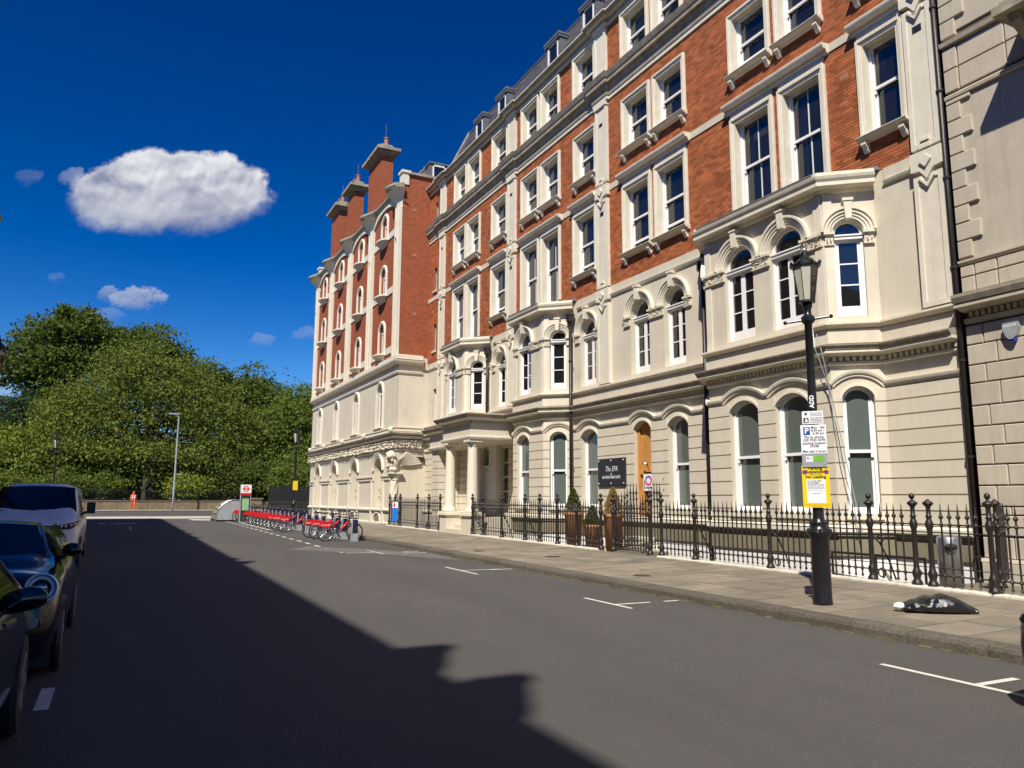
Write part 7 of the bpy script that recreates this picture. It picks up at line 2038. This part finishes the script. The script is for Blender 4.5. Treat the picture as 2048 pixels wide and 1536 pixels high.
# ------------------------------------------------------------------ park edge: low wall, railings, trees
pw_ = thing('park_wall', (0, 84.6, .45), 'low brown brick wall running along the far side of the main road', 'wall')
gp = .55
for i in range(46):
    x0 = -42 + i * 1.35
    mb = MB(); mb.box(x0 + .01, x0 + 1.34, 84.5, 84.9, .3, gp + .78 + rnd.uniform(-.01, .01)); mb.build('wall_panel', M['parkbrick'], pw_)
mb = MB(); mb.box(-42, 12.0, 84.45, 84.95, gp + .79, gp + .90); mb.build('wall_coping', M['palegrey'] if False else M['kerb'], pw_)
mb = MB(); mb.box(12.1, 13.3, 84.3, 85.1, .3, gp + 1.05); mb.box(12.0, 13.4, 84.2, 85.2, gp + 1.05, gp + 1.18); mb.build('end_pier', M['parkbrick'], pw_)
pf = thing('park_railings', (0, 84.8, gp + .9), 'thin dark park railings above the low brick wall', 'railings')
mb0 = MB(); mb0.lathe([(.016, 0), (.016, 1.0), (.002, 1.1)], (0, 0, 0), 4); rme = mesh_of(mb0, 'railing_bar', M['black'], False)
for i in range(140):
    o = bpy.data.objects.new('railing_bar', rme); COL.objects.link(o); o.parent = pf; o.location = Vector((-12 + i * .17, 84.7, gp + .9)) - abs_loc(pf)
mb = MB(); mb.box(-12, 12, 84.68, 84.72, gp + 1.75, gp + 1.79); mb.box(-12, 12, 84.68, 84.72, gp + .98, gp + 1.02); mb.build('rail', M['black'], pf)
# dark boundary wall to the right, behind the bicycles
dw = thing('dark_wall', (16, 66, .3), 'dark boarded wall between the corner building and the park', 'wall')
for k in range(9):
    mb = MB(); mb.box(10.9, 30, 66.0 + k * .004, 66.2, .33 + k * .26, .33 + k * .26 + .245); mb.build('board', M['blackplastic'], dw)

def tree(label, lobes, mtl, n, size, trunk, seed, group='park trees beyond the road', cat='tree', name='park_tree', dens=1.0):
    rg = np.random.RandomState(seed); r2 = random.Random(seed)
    tx, ty, tr = trunk; tz = gz(ty)
    t = thing(name, (tx, ty, tz), label, cat, group)
    P = []
    wsum = sum(l[3] * l[5] for l in lobes)
    zs = max(l[2] + l[5] for l in lobes)
    for (cx, cy, cz, rx, ry, rz_) in lobes:
        m_ = int(n * rx * rz_ / wsum)
        nc = max(14, m_ // 60)
        # clump centres on a roughened shell, leaves in tilted pads around each
        d = rg.normal(size=(nc, 3)); d /= np.linalg.norm(d, axis=1)[:, None]
        d[:, 2] = np.where(d[:, 2] < -.35, -d[:, 2] * .6, d[:, 2])
        rad = rg.uniform(.62, 1.04, size=(nc, 1)) ; rad += .10 * np.sin(d[:, :1] * 7 + seed) * np.cos(d[:, 1:2] * 6)
        cc_ = np.array([cx, cy, cz]) + d * rad * np.array([rx, ry, rz_])
        per = max(8, m_ // nc)
        idx = np.repeat(np.arange(nc), per)
        cs_ = rg.uniform(.55, 1.5, size=(nc, 1))[idx] * min(1.6, .20 * (rx + rz_) / 2 + .35)
        off = rg.normal(size=(len(idx), 3)) * np.array([1, 1, .5]) * cs_ * .55
        P.append(cc_[idx] + off)
        # inner fill so the crown does not look hollow
        k = m_ // 5; d2 = rg.normal(size=(k, 3)); d2 /= np.linalg.norm(d2, axis=1)[:, None]
        P.append(np.array([cx, cy, cz]) + d2 * rg.uniform(.25, .75, size=(k, 1)) * np.array([rx, ry, rz_]))
    P = np.concatenate(P); P = P[P[:, 2] > tz + .3]
    o = leafcloud('crown', mtl, t, P, size, seed); o['kind'] = 'stuff'
    mb = MB(); top = max(l[2] for l in lobes)
    mb.tube([(tx, ty, tz - .1), (tx + .1, ty, tz + 1.2), (tx, ty + .1, tz + (top - tz) * .55), (tx + .3, ty, top)], [tr * 1.25, tr, tr * .7, tr * .15], 9)
    for i in range(9):
        l = lobes[i % len(lobes)]; z0 = tz + (top - tz) * r2.uniform(.25, .6); a = r2.uniform(0, 6.28)
        e = (l[0] + l[3] * .6 * math.cos(a), l[1] + l[4] * .6 * math.sin(a), l[2] + l[5] * r2.uniform(-.2, .5))
        mid_ = ((tx + e[0]) / 2 + r2.uniform(-.4, .4), (ty + e[1]) / 2, (z0 + e[2]) / 2 + .5)
        mb.tube([(tx, ty, z0), mid_, e], [tr * .45, tr * .3, tr * .08], 6)
    mb.build('trunk', M['bark'], t, True)
    return t
tree('broad round maple filling the middle of the park edge behind the grey road lamp', [(2.2, 96, 10.2, 9.4, 8, 7.4), (-3.6, 95, 8.4, 5.6, 6, 6.2), (8.6, 95, 9.0, 5.6, 6, 6.0), (1.6, 95, 14.5, 5.8, 5, 4.4), (2, 90.5, 5.0, 8.2, 4, 3.6), (-4.5, 91, 5.2, 4.5, 3.5, 3.8), (9.0, 91.5, 5.6, 4.0, 3.5, 4.0)], M['leaf_olive'], 62000, .17, (3.0, 91.5, .62), 11)
tree('tallest tree, its dark crown standing above the others at the left', [(-7.2, 112, 20.8, 5.6, 5, 5.2), (-10.2, 112, 17.5, 4.8, 5, 4.6), (-5.2, 111, 17.0, 5.4, 5, 5.6), (-6.6, 112, 23.6, 3.2, 3, 2.8), (-12.2, 112, 16.2, 2.6, 3, 2.4), (-8, 112, 12, 5, 4, 5)], M['leaf_dark'], 26000, .24, (-7.5, 112, .6), 12)
tree('second tall tree showing behind the round maple', [(1.6, 113, 20.0, 5.0, 5, 4.8), (-1.6, 114, 20.5, 3.8, 4, 3.8), (4.6, 113, 17.6, 4.4, 5, 4.6), (8.4, 110, 15.6, 4.2, 4, 4.6), (10.8, 108, 14.5, 3.4, 4, 4.2)], M['leaf_dark'], 24000, .22, (3, 114, .55), 13)
tree('tree with a rounded top seen right of the maple', [(15.2, 108, 14.6, 4.6, 5, 4.8), (17.6, 107, 12.2, 4.2, 5, 4.8), (13.4, 108, 11.4, 3.4, 5, 5.0), (15.6, 106, 7, 4.5, 4, 5)], M['leaf_dark'], 22000, .20, (15.4, 108, .45), 14)
tree('bright green willow-like tree next to the corner building', [(18.2, 97, 9.5, 4.4, 5, 5.8), (21.0, 98, 11.5, 4.2, 5, 5.2), (16.0, 95.5, 7.6, 3.2, 4, 5.0), (18.0, 93, 4.6, 4.4, 4, 4.0), (22, 95, 7, 4, 4, 5)], M['leaf_mid'], 34000, .17, (18.8, 97, .4), 15)
tree('blue-green conifer at the left edge of the park', [(-11.8, 100, 8.0, 3.2, 3.5, 4.4), (-10.6, 101, 10.6, 2.2, 3, 3.0), (-14.2, 100, 6.5, 3.4, 3.5, 5.6), (-9.2, 101, 9.4, 2.4, 3, 3.6)], M['leaf_blue'], 17000, .16, (-11.5, 100, .35), 16)
tree('pale yellow-green bushy tree low at the left', [(-9.4, 92.5, 5.8, 3.0, 3, 3.4), (-11.8, 92, 4.4, 3.2, 3, 3.8), (-7.6, 92, 3.8, 2.6, 3, 3.0)], M['leaf_yel'], 17000, .15, (-9.6, 92.5, .28), 17)
tree('dark yew-like shrub behind the map totem', [(12.2, 88.5, 3.4, 2.6, 2.2, 2.6), (10.4, 89, 2.6, 2.2, 2, 2.0), (14.0, 88.5, 2.6, 2.0, 2, 2.0)], M['leaf_dark'], 12000, .13, (12.2, 88.7, .2), 18, 'park shrubs behind the wall', 'shrub', 'park_shrub')
tree('dense green shrub behind the bicycles at the far right', [(16.2, 87.5, 3.0, 2.4, 2, 2.6), (18.8, 87.5, 3.2, 2.4, 2, 2.8), (21.5, 87, 3.0, 2.4, 2, 2.6)], M['leaf_mid'], 13000, .13, (17.5, 87.6, .2), 19, 'park shrubs behind the wall', 'shrub', 'park_shrub')
tree('dark shrub in the shade just left of the maple trunk', [(-1.6, 88, 2.6, 2.4, 1.6, 1.7), (-4.6, 88, 2.6, 2.4, 1.6, 1.8)], M['leaf_mid'], 9000, .12, (-2.6, 88, .15), 20, 'park shrubs behind the wall', 'shrub', 'park_shrub')
tree('light green shrub just right of the maple trunk', [(6.4, 87.8, 2.4, 2.2, 1.5, 1.6)], M['leaf_yel'], 6000, .12, (6.4, 87.8, .12), 21, 'park shrubs behind the wall', 'shrub', 'park_shrub')
tree('low hedge-like bush at the left end of the park wall', [(-8.5, 87.6, 2.2, 3.2, 1.4, 1.8), (-13, 87.6, 2.6, 3.2, 1.5, 2.2)], M['leaf_mid'], 10000, .13, (-10, 87.6, .15), 22, 'park shrubs behind the wall', 'shrub', 'park_shrub')
# far wood closing the view under the crowns
rg = np.random.RandomState(40); n = 26000
pts = np.stack([rg.uniform(-45, 60, n), 124 + rg.uniform(-2, 2, n), rg.uniform(.5, 1, n) * 0 + .5 + rg.beta(1.3, 1.6, n) * 9.5], 1)
o = leafcloud('treeline', M['leaf_dark'], None, pts, .55, 41); tag(o, kind='stuff'); 
# walker in orange by the park wall
def person(x, y, z, label):
    p = thing('person', (x, y, z), label, 'person')
    me = bpy.data.meshes.new('body'); 
    J = [(0, 0, .95), (0, .01, 1.15), (0, .015, 1.38), (0, 0, 1.50), (0, -.02, 1.60), (0, -.02, 1.72),
         (.10, 0, .90), (.12, -.14, .50), (.12, -.05, .08), (.12, -.17, .04), (-.10, 0, .90), (-.12, .12, .50), (-.12, .26, .12), (-.12, .17, .04),
         (.19, .01, 1.40), (.25, .06, 1.14), (.25, -.02, .92), (-.19, .01, 1.40), (-.25, -.06, 1.14), (-.24, -.16, .95)]
    Ed = [(0, 1), (1, 2), (2, 3), (3, 4), (4, 5), (0, 6), (6, 7), (7, 8), (8, 9), (0, 10), (10, 11), (11, 12), (12, 13), (2, 14), (14, 15), (15, 16), (2, 17), (17, 18), (18, 19)]
    rad = [.15, .14, .16, .06, .10, .09, .10, .075, .05, .04, .10, .075, .05, .04, .07, .05, .035, .07, .05, .035]
    me.from_pydata([(x + a, y + b, z + c) for a, b, c in J], Ed, [])
    o = setup_mesh('body', me, M['orange'], p); sk = o.modifiers.new('skin', 'SKIN'); sv = me.skin_vertices[0].data
    for i, r_ in enumerate(rad): sv[i].radius = (r_, r_)
    sv[0].use_root = True
    ss = o.modifiers.new('sub', 'SUBSURF'); ss.levels = ss.render_levels = 1
    mb = MB(); mb.ball((x, y - .02, z + 1.66), .115, 12, 8, (.9, 1, 1.15)); mb.ball((x, y - .13, z + 1.655), .022, 6, 4); mb.build('head', M['skin'], p, True)
    mb = MB(); mb.ball((x, y + .0, z + 1.71), .12, 12, 8, (.95, 1.02, .9)); mb.build('hair', M['hair'], p, True)
    mb = MB(); mb.box(x - .17, x + .17, y - .165, y - .15, z + 1.16, z + 1.22); mb.box(x - .13, x - .08, y - .17, y - .15, z + 1.0, z + 1.4); mb.box(x + .08, x + .13, y - .17, y - .15, z + 1.0, z + 1.4); mb.build('reflective_stripe', M['signwhite'], p)
person(1.25, 83.4, gz(83) + .11, 'person in orange workwear walking past the low park wall')
